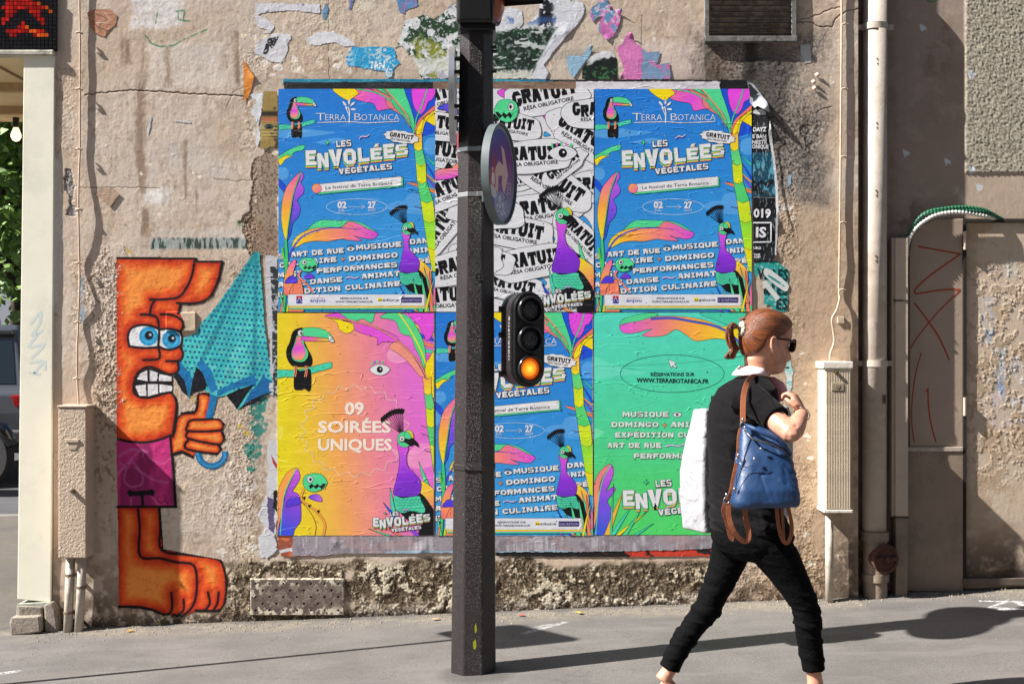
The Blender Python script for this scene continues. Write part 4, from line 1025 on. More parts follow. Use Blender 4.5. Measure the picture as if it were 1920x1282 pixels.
# salt-eaten band along the foot of the wall
yb = 1142 + (960 - X) * 0.030
top = 1046 + 14 * (n1 - .5) + 26 * (fbm(X, Y * 0, .02, 3, seed=60) - .5)
band = sst(0, 14, Y - top) * sst(372, 470, X) * (1 - sst(1330, 1352, X + 26 * (n2 - .5)))
lowb = sst(-75, -10, Y - yb)
P1 = C.N(2.6, 5, seed=61, gain=.58); P2 = C.N(9, 5, seed=62, gain=.62); P3 = C.N(38, 3, seed=63)
zone = band * sst(.30, .42, P1 * .7 + P2 * .3 + .08 * sst(600, 760, X) - .05)
C.mix(ALL, zone, (146, 130, 106), .95); C.mix(ALL, zone * sst(.58, .46, P2), (84, 70, 54), .85); C.mix(ALL, zone * sst(.46, .56, P3) * .9, (48, 39, 30), .7)
C.mix(ALL, band * sst(.575, .60, P1 * .5 + P2 * .5), (196, 186, 164), .95); C.mix(ALL, zone * sst(.64, .70, P3), (196, 186, 164), .6)
C.h += zone * (-.002 + .007 * (P2 - .5) + .0045 * (P3 - .5)) + band * sst(.56, .585, P1 * .5 + P2 * .5) * .003
rim = np.clip(1 - np.abs(P1 * .5 + P2 * .5 - .565) / .012, 0, 1) * band; C.h += rim * .003
C.mix(ALL, sst(-30, -6, Y - yb) * sst(.4, .55, P2) * sst(560, 700, X) * (1 - sst(1330, 1380, X)), (210, 200, 184), .85)
C.mix(ALL, lowb * (1 - band) * sst(.38, .6, P2 * .6 + n2 * .4), (84, 70, 58), .85); C.mix(ALL, sst(-16, 4, Y - yb) * sst(.42, .5, P3 * .5 + P2 * .5), (46, 38, 32), .8)
C.mix(ALL, sst(960, 1120, Y) * sst(420, 380, X) * sst(.36, .56, n2), (112, 98, 86), .55)
C.mix(ALL, sst(950, 1060, Y) * sst(1520, 1590, X) * sst(.3, .5, n3 * .5 + n2 * .5), (96, 84, 74), .85)
C.mix(ALL, sst(1596, 1606, X) * sst(.4, .6, n2), (140, 122, 106), .5)
C.h *= 1 - .92 * flat; C.h -= .0016 * flat
keep = ~((X > 530) & (X < 1402) & (Y > 176) & (Y < 996))
facade = empty('corner_building', (0, 0, 0), 0, 'beige street corner building with peeling plaster facade behind posters, pole and woman', 'building')
C.mesh('plaster_wall', M['plaster'], facade, keep, loc=(0, 0, 1.4))
m = MB(); m.box(-2.52, 1.853, 0.004 + .008, .118, -.4, 3.4); m.box(-2.40, 9, .16, 6, -.6, 7.2); m.box(-3.4, 1.853, .0, .16, 3.40, 7.2); m.box(1.853, 9, .115, .16, 3.40, 7.2); m.build('wall_mass', M.setdefault('mass', simple('mass_plaster', (178, 152, 130), .85, bmp=.002, bscale=60)), facade)

# recess to the right: plaster, roughcast, sheet-steel door leaf
R_ = -0.118
K = Canvas(1598, -46, 2150, 1140, 2.0, (152, 136, 124), R_)
X, Y = K.X, K.Y; k1 = K.N(1.2, 4, seed=71); k2 = K.N(6, 5, seed=72); k3 = K.N(26, 4, seed=73)
K.mix(ALL, sst(.45, .7, k1), (140, 124, 112), .7); K.mix(ALL, sst(.55, .7, k2), (166, 150, 136), .5)
K.h += .004 * (k1 - .5) + .0006 * (k3 - .5)
rc = sst(1808, 1811, X) * sst(326, 323, Y + 2 * (k3 - .5)); g = K.N(52, 3, seed=74)
K.mix(ALL, rc, (172, 164, 148), 1); K.mix(ALL, rc * sst(.52, .40, g), (116, 108, 96), .6); K.h += rc * (.006 + .007 * (g - .5) + .004 * (K.N(60, 2, seed=75) - .5))
mid = sst(1808, 1811, X) * sst(323, 326, Y); K.mix(ALL, mid, (188, 168, 148), .7)
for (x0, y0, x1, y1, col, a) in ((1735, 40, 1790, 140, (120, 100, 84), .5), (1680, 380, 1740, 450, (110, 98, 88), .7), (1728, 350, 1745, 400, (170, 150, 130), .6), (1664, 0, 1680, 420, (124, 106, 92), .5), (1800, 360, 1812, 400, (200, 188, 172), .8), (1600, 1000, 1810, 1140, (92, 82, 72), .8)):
    sl, m_ = K.rectm(x0, y0, x1, y1, 10, 8, int(x0)); K.mix(sl, m_ * sst(.4, .6, k2[sl]), col, a)
for (x, y) in ((1822, 318), (1835, 350), (1698, 286), (1775, 302), (1730, 52), (1820, 140), (1650, 250)): K.poly([(x - 6, y - 7), (x + 5, y - 4), (x + 8, y + 3), (x - 2, y + 9)], (196, 204, 210), .9, warp=4, seed=x)
K.stroke([(1728, -8), (1740, 2), (1752, 3), (1764, -4)], 3, (60, 120, 78), .8)
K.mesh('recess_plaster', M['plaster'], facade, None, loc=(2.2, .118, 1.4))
Q = Canvas(1812, 418, 2150, 1090, 1.6, (194, 176, 156), R_ + .012)
X, Y = Q.X, Q.Y; q1 = Q.N(2, 4, seed=81); q2 = Q.N(8, 5, seed=82, gain=.6); q3 = Q.N(30, 3, seed=83)
Q.mix(ALL, sst(.5, .7, q1), (172, 148, 122), .7); Q.h += .0006 * (q3 - .5)
pl = sst(460, 520, Y) * sst(980, 820, Y); rg = np.clip(1 - np.abs(q2 - .54) / .018, 0, 1) * pl; Q.h += rg * .0045 + pl * sst(.54, .55, q2) * .0014
Q.mix(ALL, pl * sst(.60, .64, q2), (160, 136, 112), .7); Q.mix(ALL, sst(.35, .9, rg), (206, 188, 160), .5)
for (x0, y0, x1, y1, col, a) in ((1845, 560, 1862, 640, (170, 186, 206), .7), (1855, 600, 1862, 640, (110, 150, 200), .6), (1866, 660, 1885, 760, (180, 196, 216), .85), (1872, 690, 1880, 740, (84, 120, 180), .8), (1892, 670, 1920, 720, (196, 202, 212), .8),
                                (1860, 740, 1876, 760, (200, 190, 208), .8), (1858, 780, 1876, 800, (206, 184, 196), .9), (1885, 782, 1935, 796, (206, 190, 200), .8), (1900, 750, 1925, 790, (186, 198, 214), .7), (1878, 478, 1906, 530, (196, 202, 200), .8),
                                (1838, 500, 1890, 515, (140, 120, 132), .7), (1845, 690, 1858, 720, (206, 206, 204), .5), (1930, 500, 2100, 900, (178, 186, 196), .4), (1878, 825, 1888, 838, (196, 206, 214), .6)):
    a *= .62; sl, m_ = Q.rectm(x0, y0, x1, y1, 5, 6, int(x0)); Q.mix(sl, m_ * sst(.38, .56, Q.N(16, 4, sx=1, sy=.4, seed=int(y0))[sl]), col, a)
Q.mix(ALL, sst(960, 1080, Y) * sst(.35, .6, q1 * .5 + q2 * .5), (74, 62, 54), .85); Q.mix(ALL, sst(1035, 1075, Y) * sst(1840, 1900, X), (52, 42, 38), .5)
Q.stroke([(1856, 456), (1866, 458), (1872, 464)], 1.4, (90, 140, 90), .6)
door = empty('metal_door', W(1812, 1095, R_), 0, 'flaking beige painted metal door leaf at the right edge with blue and lilac smears', 'door')
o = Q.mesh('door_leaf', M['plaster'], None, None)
o.parent = door; o.location = Vector(o.location) - door.location

# ------------------------------------------------------------------ pasted-up figure on the left bay
def zA(p): return [(200 + x / 3.561, 460 + y / 3.561) for x, y in p]
def zB(p): return [(200 + x / 3.0515, 760 + y / 3.0515) for x, y in p]
U = Canvas(217, 462, 520, 1158, 0.95, (0, 0, 0))
X, Y = U.X, U.Y; mask = np.zeros(X.shape, bool)
u1 = U.N(6, 4, seed=91); u2 = U.N(28, 4, seed=92); u3 = U.N(3, 3, sx=1, sy=.4, seed=93)
RED = (176, 38, 18); OR1 = (222, 86, 30); OR2 = (236, 142, 62)
edge = np.full(X.shape, 99.0)
def addmask(p, warp=0, seed=0):
    sl, c = U.inpoly(p, warp, seed); mask[sl] |= c; return sl, c
head = zA([(62, 82), (592, 88), (602, 106), (772, 108), (740, 235), (702, 328), (640, 376), (500, 392), (486, 450), (516, 505), (500, 570), (502, 680), (508, 730), (480, 778), (478, 838), (440, 866), (440, 985), (466, 1035), (466, 1110), (440, 1270)]) + zB([(365, 172), (300, 196), (220, 210), (130, 206), (55, 188)])
legs = zB([(62, 584), (298, 584), (318, 825), (480, 852), (650, 885), (685, 1000), (682, 1110), (640, 1172), (510, 1172), (440, 1204), (380, 1198), (330, 1198), (250, 1164), (180, 1152), (70, 1150)])
hand = zB([(528, -10), (612, -60), (636, -50), (602, 60), (570, 76), (650, 76), (672, 104), (664, 150), (674, 192), (650, 230), (652, 258), (630, 276), (520, 262), (490, 292), (430, 266), (378, 282), (362, 180), (392, 140), (404, 72), (440, 46), (500, 44)])
hand = zA([(612, 990), (682, 992), (690, 1022), (660, 1152)]) + zB([(575, 76), (650, 76), (672, 104), (664, 150), (674, 192), (650, 230), (652, 258), (630, 276), (520, 262), (490, 292), (430, 266), (378, 282), (362, 180), (392, 140), (404, 72), (440, 46), (500, 44)]) + zA([(590, 1110), (612, 1060)])
lines = [zA(p) for p in ([(62, 85), (595, 88)], [(590, 88), (570, 200), (530, 290), (480, 345), (400, 360), (290, 362)], [(598, 108), (772, 108)], [(772, 108), (745, 230), (700, 330), (640, 375), (560, 388), (472, 385)], [(322, 366), (298, 410), (290, 465)],
         [(492, 390), (480, 452)], [(228, 462), (300, 465), (340, 490), (350, 560), (350, 630)], [(360, 460), (440, 465), (500, 498), (514, 540), (492, 572)], [(345, 680), (356, 730), (340, 760), (245, 765)], [(495, 685), (510, 722), (488, 768), (400, 772)],
         [(476, 780), (480, 830), (448, 858), (400, 855), (330, 822), (270, 812), (210, 850), (182, 920), (184, 980), (220, 1010), (290, 1015), (380, 990), (432, 984), (464, 1030), (467, 1100), (455, 1180), (442, 1262)],
         [(150, 670), (142, 610), (160, 560), (210, 535), (280, 533), (345, 556)], [(155, 674), (250, 685), (340, 680)], [(350, 562), (420, 558), (490, 575), (505, 620), (490, 670), (430, 695), (380, 690), (345, 672)], [(350, 600), (345, 680)])]
lines += [zB(p) for p in ([(55, 188), (130, 206), (220, 210), (300, 196), (368, 170)], [(62, 578), (396, 578)], [(365, 180), (380, 350), (394, 578)], [(180, 590), (190, 700), (192, 860), (300, 872), (400, 895), (500, 915), (516, 1050), (490, 1150), (430, 1200), (380, 1194)],
         [(300, 588), (308, 700), (316, 826), (480, 855), (650, 885), (684, 1000), (676, 1120), (640, 1170), (510, 1170)], [(70, 1148), (180, 1150), (260, 1166), (330, 1194), (368, 1178), (375, 1130), (370, 1070)], [(440, 1108), (440, 1168), (404, 1200)],
         [(580, 1068), (590, 1130), (560, 1172)], [(640, 1068), (634, 1130), (610, 1170)],
         [(500, 44), (440, 46), (404, 72), (392, 140), (378, 178)], [(372, 282), (430, 264), (490, 292)], [(462, 120), (480, 86), (560, 80), (640, 78), (668, 105), (650, 142), (470, 146), (462, 120)], [(470, 146), (455, 168), (480, 192), (640, 222), (672, 190), (660, 152)], [(465, 200), (448, 226), (470, 252), (625, 275), (652, 250), (640, 226)])]
lines += [zA([(682, 1000), (676, 992), (616, 992), (608, 1060), (590, 1108), (500, 1120)])]
# umbrella first
umb = zA([(990, 38), (940, 105), (860, 222), (780, 335), (690, 455), (640, 505), (600, 580), (510, 618), (505, 690), (484, 770), (445, 872), (500, 968), (548, 1016), (575, 985), (640, 962), (690, 985), (690, 1010), (740, 1012), (800, 1000), (872, 1095), (1000, 1042), (1114, 970), (1100, 860), (1085, 780), (1058, 560), (1040, 320), (1020, 45)])
sl, c = addmask(umb, 1.5, 3); U.mix(sl, c * 1.0, (72, 196, 194)); U.mix(sl, c * sst(.42, .6, u3[sl]), (40, 158, 168), .5); U.mix(sl, c * sst(.55, .7, u1[sl]), (112, 198, 188), .6)
for (a, b, w) in (((985, 60), (640, 760), 30), ((1000, 60), (985, 860), 26), ((880, 230), (700, 480), 18)):
    p = zA([a, b]); sl2, d = U.dist(p, pad=14); U.mix(sl2, (1 - sst(0, w / 3.5, d)) * mask[sl2], (18, 110, 128), .55)
for i in range(26):
    for j in range(24):
        zx = 500 + i * 30 + (j % 2) * 15 + j * -1; zy = 90 + j * 36 + i * 3
        q = zA([(zx, zy)])[0]; sl2 = U.sl(q[0] - 4, q[1] - 4, q[0] + 4, q[1] + 4)
        if X[sl2].size == 0: continue
        d = np.hypot(X[sl2] - q[0], Y[sl2] - q[1]); U.mix(sl2, (1 - sst(1.9, 2.8, d)) * mask[sl2], (14, 84, 136), .95)
for p, col in (([(485, 770), (555, 850), (572, 900), (550, 1012), (500, 960), (470, 850)], (18, 110, 168)), ([(600, 800), (632, 755), (700, 830), (742, 962), (700, 985), (672, 920), (612, 815)], (22, 116, 176)),
               ([(738, 968), (860, 910), (990, 858), (1000, 925), (860, 955), (740, 1008)], (22, 112, 170)), ([(1042, 868), (1104, 905), (1114, 968), (1045, 1002), (900, 1082), (960, 975), (1010, 925)], (20, 100, 160)),
               ([(445, 872), (478, 850), (520, 900), (548, 1014), (500, 968)], (14, 22, 34)), ([(600, 808), (642, 850), (670, 925), (662, 962), (600, 982), (553, 1008), (572, 905)], (12, 18, 28)), ([(795, 1000), (880, 960), (990, 925), (940, 990), (872, 1094)], (12, 18, 28)),
               ([(880, 1092), (960, 1030), (1114, 968), (1000, 1044)], (14, 22, 34)), ([(690, 990), (742, 1008), (706, 1156), (660, 1152)], (24, 112, 168)), ([(556, 1008), (612, 985), (682, 972), (682, 990), (610, 990), (590, 1060)], (180, 160, 120))):
    pp = zA(p); sl, c = U.inpoly(pp); U.mix(sl, c * 1.0, col); 
    if col[2] > 100: mask[sl] |= c
# curved handle
ck = zB([(600, 268)])[0]; d = np.hypot(X - ck[0], Y - ck[1]); hk = (d < 31) & (d > 19.5) & (Y > ck[1] - 3); mask |= hk; U.mix(ALL, hk * 1.0, (20, 108, 168)); U.mix(ALL, hk * (np.abs(d - 26) < 2), (70, 160, 206), .6)
# flesh
for p in (head, legs, hand):
    sl, c = addmask(p, .6, 5); U.mix(sl, c * 1.0, (0, 0, 0))
    ed = np.full(X[sl].shape, 99.0)
    for ln in lines + [p + p[:1]]:
        s2, dd = U.dist(cr(ln, 3, False) if ln is not p else ln, pad=30)
        full = np.full(X.shape, 99.0); full[s2] = dd; ed = np.minimum(ed, full[sl])
    if p is head or p is legs: ed = np.minimum(ed, (X[sl] - 217) * .8 + 4)
    t = np.clip(ed / (24 if p is not hand else 9) + (u1[sl] - .5) * .6, 0, 1)[..., None]
    cc = np.where(t < .5, np.array(RED) + (np.array(OR1) - RED) * t * 2, np.array(OR1) + (np.array(OR2) - OR1) * (t * 2 - 1))
    U.rgb[sl] = np.where(c[..., None], cc, U.rgb[sl])
shorts = zB([(55, 190), (130, 206), (220, 210), (300, 196), (365, 178), (380, 350), (396, 580), (62, 578)])
sl, c = addmask(shorts); U.mix(sl, c * 1.0, (196, 50, 124)); U.mix(sl, c * sst(.40, .56, u3[sl]), (124, 30, 84), .75)
for p, w in (([(70, 290), (150, 250), (230, 265)], 6), ([(60, 400), (120, 330), (200, 250), (210, 290)], 4), ([(130, 460), (100, 420), (140, 320), (200, 390), (200, 450), (140, 465)], 4), ([(240, 300), (310, 330), (370, 300)], 3), ([(75, 330), (110, 350), (60, 380)], 4), ([(160, 350), (260, 420), (350, 440)], 5), ([(140, 530), (140, 575)], 4), ([(260, 520), (300, 570)], 4)):
    U.stroke(zB(p), w, (200, 110, 170), .55, soft=3, n=sst(.2, .4, u2))
U.stroke(zB([(132, 498), (160, 503), (195, 500), (262, 496)]), 9, (16, 12, 20)); U.stroke(zB([(132, 488), (136, 512)]), 5, (16, 12, 20), smooth=False); U.stroke(zB([(258, 484), (262, 510)]), 5, (16, 12, 20), smooth=False); U.stroke(zB([(203, 505), (208, 578)]), 5.4, (16, 12, 20), smooth=False)
U.stroke(zB([(300, 515), (292, 540), (310, 555), (330, 540), (328, 515), (345, 520), (335, 540), (350, 560)]), 1.1, (30, 14, 30), .9)
# eyes, teeth, ink lines
U.poly(zA([(155, 672), (146, 610), (162, 562), (210, 538), (280, 536), (342, 560), (346, 620), (338, 678), (250, 683)]), (222, 224, 228), smooth=True)
U.poly(zA([(350, 566), (420, 562), (488, 578), (500, 620), (486, 668), (430, 690), (380, 688), (348, 668)]), (222, 224, 228), smooth=True)
for (cx, cy, r, pr) in ((280, 606, 64, 28), (432, 628, 62, 26)):
    q = zA([(cx, cy)])[0]; d = np.hypot(X - q[0], Y - q[1]) * 3.561; ok = (X > 200 + (355 if cx > 400 else 0) / 3.561) & (X < 200 + (348 if cx < 400 else 500) / 3.561)
    U.mix(ALL, (1 - sst(r - 3, r + 1, d)) * ok, (30, 148, 202)); U.mix(ALL, (np.abs(d - r * .62) < 7) * ok * 1.0, (96, 190, 226), .5); q2 = zA([(cx + 4, cy - 6)])[0]; d = np.hypot(X - q2[0], Y - q2[1]) * 3.561
    U.mix(ALL, 1 - sst(pr - 2, pr + 2, d), (12, 12, 18)); d = np.hypot(X - q2[0] - 2, Y - q2[1] + 1) * 3.561; U.mix(ALL, 1 - sst(7, 11, d), (190, 200, 212))
U.poly(zA([(212, 852), (270, 818), (330, 828), (400, 862), (440, 872), (440, 984), (380, 986), (290, 1010), (222, 1004), (188, 980), (186, 925)]), (20, 16, 20))
for p in ([(202, 892), (225, 856), (270, 832), (274, 906)], [(290, 832), (342, 850), (336, 906), (290, 906)], [(352, 858), (434, 876), (434, 906), (350, 906)], [(190, 938), (262, 926), (265, 1004), (218, 1002)], [(274, 926), (342, 926), (345, 988), (276, 1006)], [(352, 926), (438, 938), (438, 970), (352, 984)]):
    U.poly(zA(p), (216, 216, 220))
for ln in lines: U.stroke(ln, 4.6, (20, 12, 16), .97, soft=1.4); s2, dd = U.dist(ln, pad=6); mask[s2] |= dd < 2.4
mask &= X > 218
U.mix(ALL, sst(.60, .72, u2) * .5, (150, 70, 50), .35)
U.h = wall_h(X, Y) + .0017 + .0006 * (U.N(10, 4, sx=.6, sy=1.4, seed=95, gain=.6) - .5) * 2 + .0007 * np.clip(1 - np.abs(U.N(4, 3, sx=.5, sy=1.2, seed=96) - .5) / .02, 0, 1)
U.h += .007 * sst(311, 312.5, X) * sst(369, 367.5, X) * sst(584, 585.5, Y) * sst(622, 620.5, Y)
mur = U.mesh('pasted_figure', M['mural'], None, mask)
tag(mur, 'orange cartoon figure with bulging eyes gripping a closed teal umbrella on the left wall', 'street art')

# ------------------------------------------------------------------ torn paper left on the wall
def scrap(name, pts, base, label, cat='paper scrap', paint=None, lift=None, off=.0016, warp=2.5, step=.95, seed=0, group=None, mat=None, wsc=12):
    xs = [p[0] for p in pts]; ys = [p[1] for p in pts]
    T = Canvas(min(xs) - 4, min(ys) - 4, max(xs) + 4, max(ys) + 4, step, base)
    sl, c = T.inpoly(pts, warp, seed, wsc); mk = np.zeros(T.X.shape, bool); mk[sl] = c
    g = T.N(20, 4, seed=seed); T.rgb *= (1 + .10 * (g - .5))[..., None]
    if paint: paint(T, mk)
    T.h = wall_h(T.X, T.Y) + off + .0005 * np.clip(1 - np.abs(T.N(5, 3, seed=seed + 5) - .5) / .05, 0, 1)
    for (lx, ly, r, amt) in (lift or []):
        d = np.hypot(T.X - lx, T.Y - ly); T.h += amt * np.clip(1 - d / r, 0, 1) ** 1.6
    o = T.mesh(name, mat or M['scrap'], None, mk)
    return tag(o, label, cat, group)
def zt(p): return [(430 + x / 4.085, y / 4.085) for x, y in p]
def zr(p): return [(920 + x / 5.0526, y / 5.0526) for x, y in p]
GS = 'torn scraps of old posters on the wall'
scrap('paper_scrap', zt([(195, 25), (690, 30), (695, 105), (600, 92), (480, 82), (330, 86), (230, 104), (216, 122), (270, 140), (330, 180), (342, 215), (310, 245), (240, 252), (296, 234), (205, 190), (195, 120)]), (206, 206, 212), 'white hooked scrap like a figure seven, high on the wall left of the pole', seed=1, group=GS,
      paint=lambda T, m: T.stroke(zt([(555, 40), (565, 30), (572, 42), (560, 50)]), 1.3, (30, 30, 40)))
def pB(T, m): T.poly(zt([(300, 290), (380, 284), (352, 340), (330, 372), (310, 370), (285, 415), (250, 420), (275, 360)]), (18, 18, 26), warp=1.5, n=sst(.3, .42, T.N(40, 3)))
scrap('paper_scrap', zt([(195, 350), (250, 310), (320, 265), (380, 253), (465, 262), (474, 290), (440, 330), (447, 380), (400, 482), (330, 470), (240, 430), (195, 398)]), (208, 208, 214), 'rounded white scrap with a black smudge in its middle', paint=pB, seed=2, group=GS)
scrap('paper_scrap', zt([(708, 90), (740, 22), (757, 60), (742, 148), (712, 142)]), (100, 140, 178), 'slim blue-grey scrap like a feather near the top edge', seed=3, group=GS, warp=1)
scrap('paper_scrap', zt([(585, 300), (640, 260), (740, 238), (840, 260), (900, 290), (972, 345), (900, 357), (860, 345), (800, 325), (740, 332), (680, 346), (610, 335)]), (208, 208, 214), 'white arched scrap like a cap above the cyan paper', seed=4, group=GS)
def pE(T, m):
    T.mix(ALL, sst(.55, .62, T.N(24, 4, seed=8)) * (1 - .8 * sst(700, 680, T.X) * sst(655, 668, T.X)), (196, 206, 214), .9)
    for k in (985, 1050, 1150): T.stroke(zt([(k, 370), (k - 25, 450), (k - 30, 505)]), 1.4, (170, 200, 215), .7)
    for q in ([(1095, 480), (1090, 530)], [(1115, 530), (1125, 475), (1140, 528)], [(1150, 528), (1152, 480), (1185, 525), (1188, 462)], [(1240, 535), (1215, 525), (1200, 560), (1215, 588), (1243, 580), (1240, 560), (1222, 562)]): T.stroke(zt(q), 2.6, (214, 218, 222), smooth=False)
scrap('paper_scrap', zt([(935, 362), (1252, 362), (1272, 400), (1282, 450), (1308, 490), (1250, 525), (1245, 592), (1205, 592), (1180, 545), (1050, 525), (970, 510), (900, 505), (885, 450), (920, 400)]), (30, 152, 204), 'bright cyan scrap with torn white letters IAN, just over the poster row', paint=pE, seed=5, group=GS)
scrap('paper_scrap', zt([(1235, -150), (1440, -150), (1436, 50), (1400, 68), (1340, 82), (1335, 102), (1300, 92), (1290, 55)]), (92, 138, 186), 'pale blue torn scrap with lilac specks cut by the picture top', seed=6, group=GS, paint=lambda T, m: T.mix(ALL, sst(.58, .6, T.N(18, 3, seed=3)), (150, 110, 160), .8))
scrap('paper_scrap', zt([(915, -40), (975, -40), (940, 30), (932, 76), (915, 72)]), (110, 120, 170), 'narrow violet-blue scrap touching the top edge', seed=7, group=GS)
scrap('paper_scrap', [(456, 113), (459, 116), (477, 145), (467, 180), (459, 188), (457, 196)], (206, 128, 48), 'bright orange kite-shaped paper left of the posters', seed=8, group=GS, warp=.4, off=.003, lift=[(477, 145, 20, .006)])
def pG(T, m):
    a = T.N(7, 5, seed=11, gain=.6); b = T.N(3, 4, seed=12); e = T.N(20, 4, seed=13); X, Y = T.X, T.Y
    ink = sst(.46, .5, a + .12 * (e - .5)); T.mix(ALL, ink * 1.0, (30, 62, 34)); T.mix(ALL, ink * sst(.50, .6, b) * sst(40, 90, Y), (152, 152, 52), .85); T.mix(ALL, ink * sst(.55, .62, e) * sst(.5, .42, b), (10, 22, 18), .9)
    T.mix(ALL, ink * sst(.60, .64, e), (190, 200, 196), .8); T.mix(ALL, sst(.6, .68, b) * sst(.5, .45, a), (146, 140, 160), .6)
    T.mix(ALL, sst(108, 112, Y) * sst(145, 130, Y + 3 * e), (206, 208, 202), .85)
scrap('poster_remnant', zt([(1330, 165), (1400, 140), (1500, 112), (1560, 142), (1620, 110), (1700, 40), (1760, 20), (1900, 60), (1900, 600), (1465, 602), (1432, 500), (1382, 420), (1310, 360), (1255, 366), (1290, 335), (1330, 235)]), (210, 212, 216), 'ragged green and white poster remnant immediately left of the pole head', cat='poster remnant', paint=pG, seed=9, group=GS, warp=4)
def pH(T, m):
    a = T.N(8, 5, seed=15, gain=.6); e = T.N(24, 4, seed=16); X, Y = T.X, T.Y; zx = (X - 920) * 5.0526; zy = Y * 5.0526
    dark = sst(60, 100, zy - 200 - (zx - 300) * -.1 + 120 * (a - .5)) * sst(700, 640, zy + 120 * (e - .5)) * sst(30, 0, zx + (zy - 200) * .55 - 640); up = sst(620, 560, zx) * sst(440, 480, zx) * sst(300, 240, zy) * sst(.42, .5, a)
    T.mix(ALL, dark, (18, 34, 28)); T.mix(ALL, dark * sst(.50, .6, a), (30, 66, 44), .8); T.mix(ALL, dark * sst(.60, .64, e), (170, 180, 178), .6); T.mix(ALL, up, (14, 18, 26))
    T.mix(ALL, sst(.5, .56, a) * sst(260, 200, zy) * sst(140, 180, zy), (60, 96, 160), .7); T.mix(ALL, sst(640, 700, zy + 60 * (e - .5)), (196, 194, 180), .8); T.mix(ALL, sst(.0, .8, dark) * sst(.68, .72, T.N(14, 4, sx=.3, sy=1, seed=17)), (200, 206, 206), .9)
scrap('poster_remnant', zr([(-60, 150), (100, 120), (180, 60), (290, 95), (300, 200), (260, 285), (360, 210), (440, 140), (460, 40), (560, -20), (760, -20), (760, 30), (640, 330), (590, 470), (480, 560), (420, 640), (372, 748), (-60, 748)]), (208, 210, 216), 'dark green torn poster remnant with white rips immediately right of the pole', cat='poster remnant', paint=pH, seed=10, group=GS, warp=3)
scrap('paper_flap', zr([(640, 110), (700, 30), (800, 8), (868, 30), (888, 80), (870, 150), (835, 210), (790, 268), (740, 310), (680, 390), (600, 480), (540, 560), (500, 610), (548, 690), (520, 748), (372, 748), (430, 640), (470, 560), (560, 440), (630, 320), (580, 360), (640, 260), (600, 250)]), (204, 206, 214), 'broad white sheet of torn paper running diagonally down to the poster strip', seed=11, group=GS, warp=1.5, off=.003, lift=[(1060, 60, 22, .006)],
      paint=lambda T, m: [T.stroke(zr([(660, 330), (560, 450), (500, 540)]), 1.2, (130, 136, 150), .8), T.stroke(zr([(700, 320), (620, 420)]), 1.2, (140, 146, 160), .7)])
def pP(T, m):
    a = T.N(9, 4, seed=19); T.mix(ALL, sst(.48, .54, a), (92, 142, 176)); T.mix(ALL, sst(.62, .66, T.N(16, 3, seed=20)), (206, 190, 206), .8)
    T.h += 0
scrap('paper_scrap', zr([(935, 130), (960, 70), (1010, 30), (1085, -30), (1100, 20), (1135, 60), (1135, 100), (1240, 88), (1230, 150), (1215, 230), (1190, 280), (1160, 350), (1100, 382), (1060, 340), (1020, 290), (1020, 220), (1060, 150), (1010, 160), (970, 210), (945, 180)]), (196, 110, 174), 'crumpled pink and blue flake of paper, its tip curling off the wall', paint=pP, seed=12, group=GS, off=.004, lift=[zr([(1235, 95)])[0] + (14, .016), zr([(1100, 375)])[0] + (12, .006)], warp=1.5)
scrap('paper_scrap', zr([(1195, 480), (1205, 440), (1250, 410), (1260, 360), (1310, 310), (1352, 340), (1360, 400), (1420, 450), (1480, 500), (1600, 490), (1590, 560), (1560, 620), (1690, 590), (1698, 750), (1220, 750), (1260, 660), (1225, 560)]), (204, 118, 176), 'pink torn paper fading to blue on its right, standing on the black strip', seed=13, group=GS, off=.003, warp=1.5,
      paint=lambda T, m: [T.mix(ALL, sst(1203, 1206, T.X + 10 * (T.N(20, 3) - .5)) * sst(.3, .45, T.N(12, 4, seed=3)), (110, 150, 178), .9)], lift=[zr([(1330, 320)])[0] + (13, .014), zr([(1220, 720)])[0] + (10, .007)])
scrap('paper_scrap', zr([(715, 525), (860, 530), (940, 430), (970, 440), (940, 520), (880, 600), (780, 740), (740, 690), (720, 600)]), (140, 176, 200), 'small light blue flake beside the pink one', seed=14, group=GS, off=.003, lift=[zr([(950, 440)])[0] + (10, .010)], warp=1)
scrap('poster_remnant', zr([(865, 750), (862, 660), (930, 540), (1060, 480), (1150, 490), (1192, 560), (1196, 750)]), (208, 208, 212), 'small dark green square of poster with a white torn top, resting on the black strip', cat='poster remnant', seed=15, group=GS, warp=1,
      paint=lambda T, m: [T.mix(ALL, sst(112, 118, T.Y + (T.X - 1120) * .25 + 16 * (T.N(14, 4, seed=2) - .5)), (16, 26, 22)), T.mix(ALL, sst(122, 130, T.Y) * sst(.55, .62, T.N(18, 4, seed=4)), (60, 120, 70), .8)])
scrap('paper_scrap', [(1501, 84), (1519, 84), (1520, 117), (1510, 118), (1500, 100)], (186, 188, 188), 'grey square of glassy paper right of the louvre', seed=16, group=GS, warp=1)
for i, (x, y, r, c_, lb) in enumerate(((531, 141, 5, (206, 180, 160), 'round pinkish blob stuck on the wall right of the louvre, top of three'), (524, 154, 5, (190, 170, 150), 'small curled chip right of the louvre, middle of three'), (526, 166, 5, (200, 176, 156), 'small curled chip right of the louvre, lowest of three'))):
    x += 1000; scrap('plaster_chip', [(x - r, y - 2), (x, y - r), (x + r, y), (x + 2, y + r), (x - 3, y + r - 1)], c_, lb, cat='chip', seed=17 + i, off=.003, lift=[(x + 2, y, 9, .016)], warp=.5)
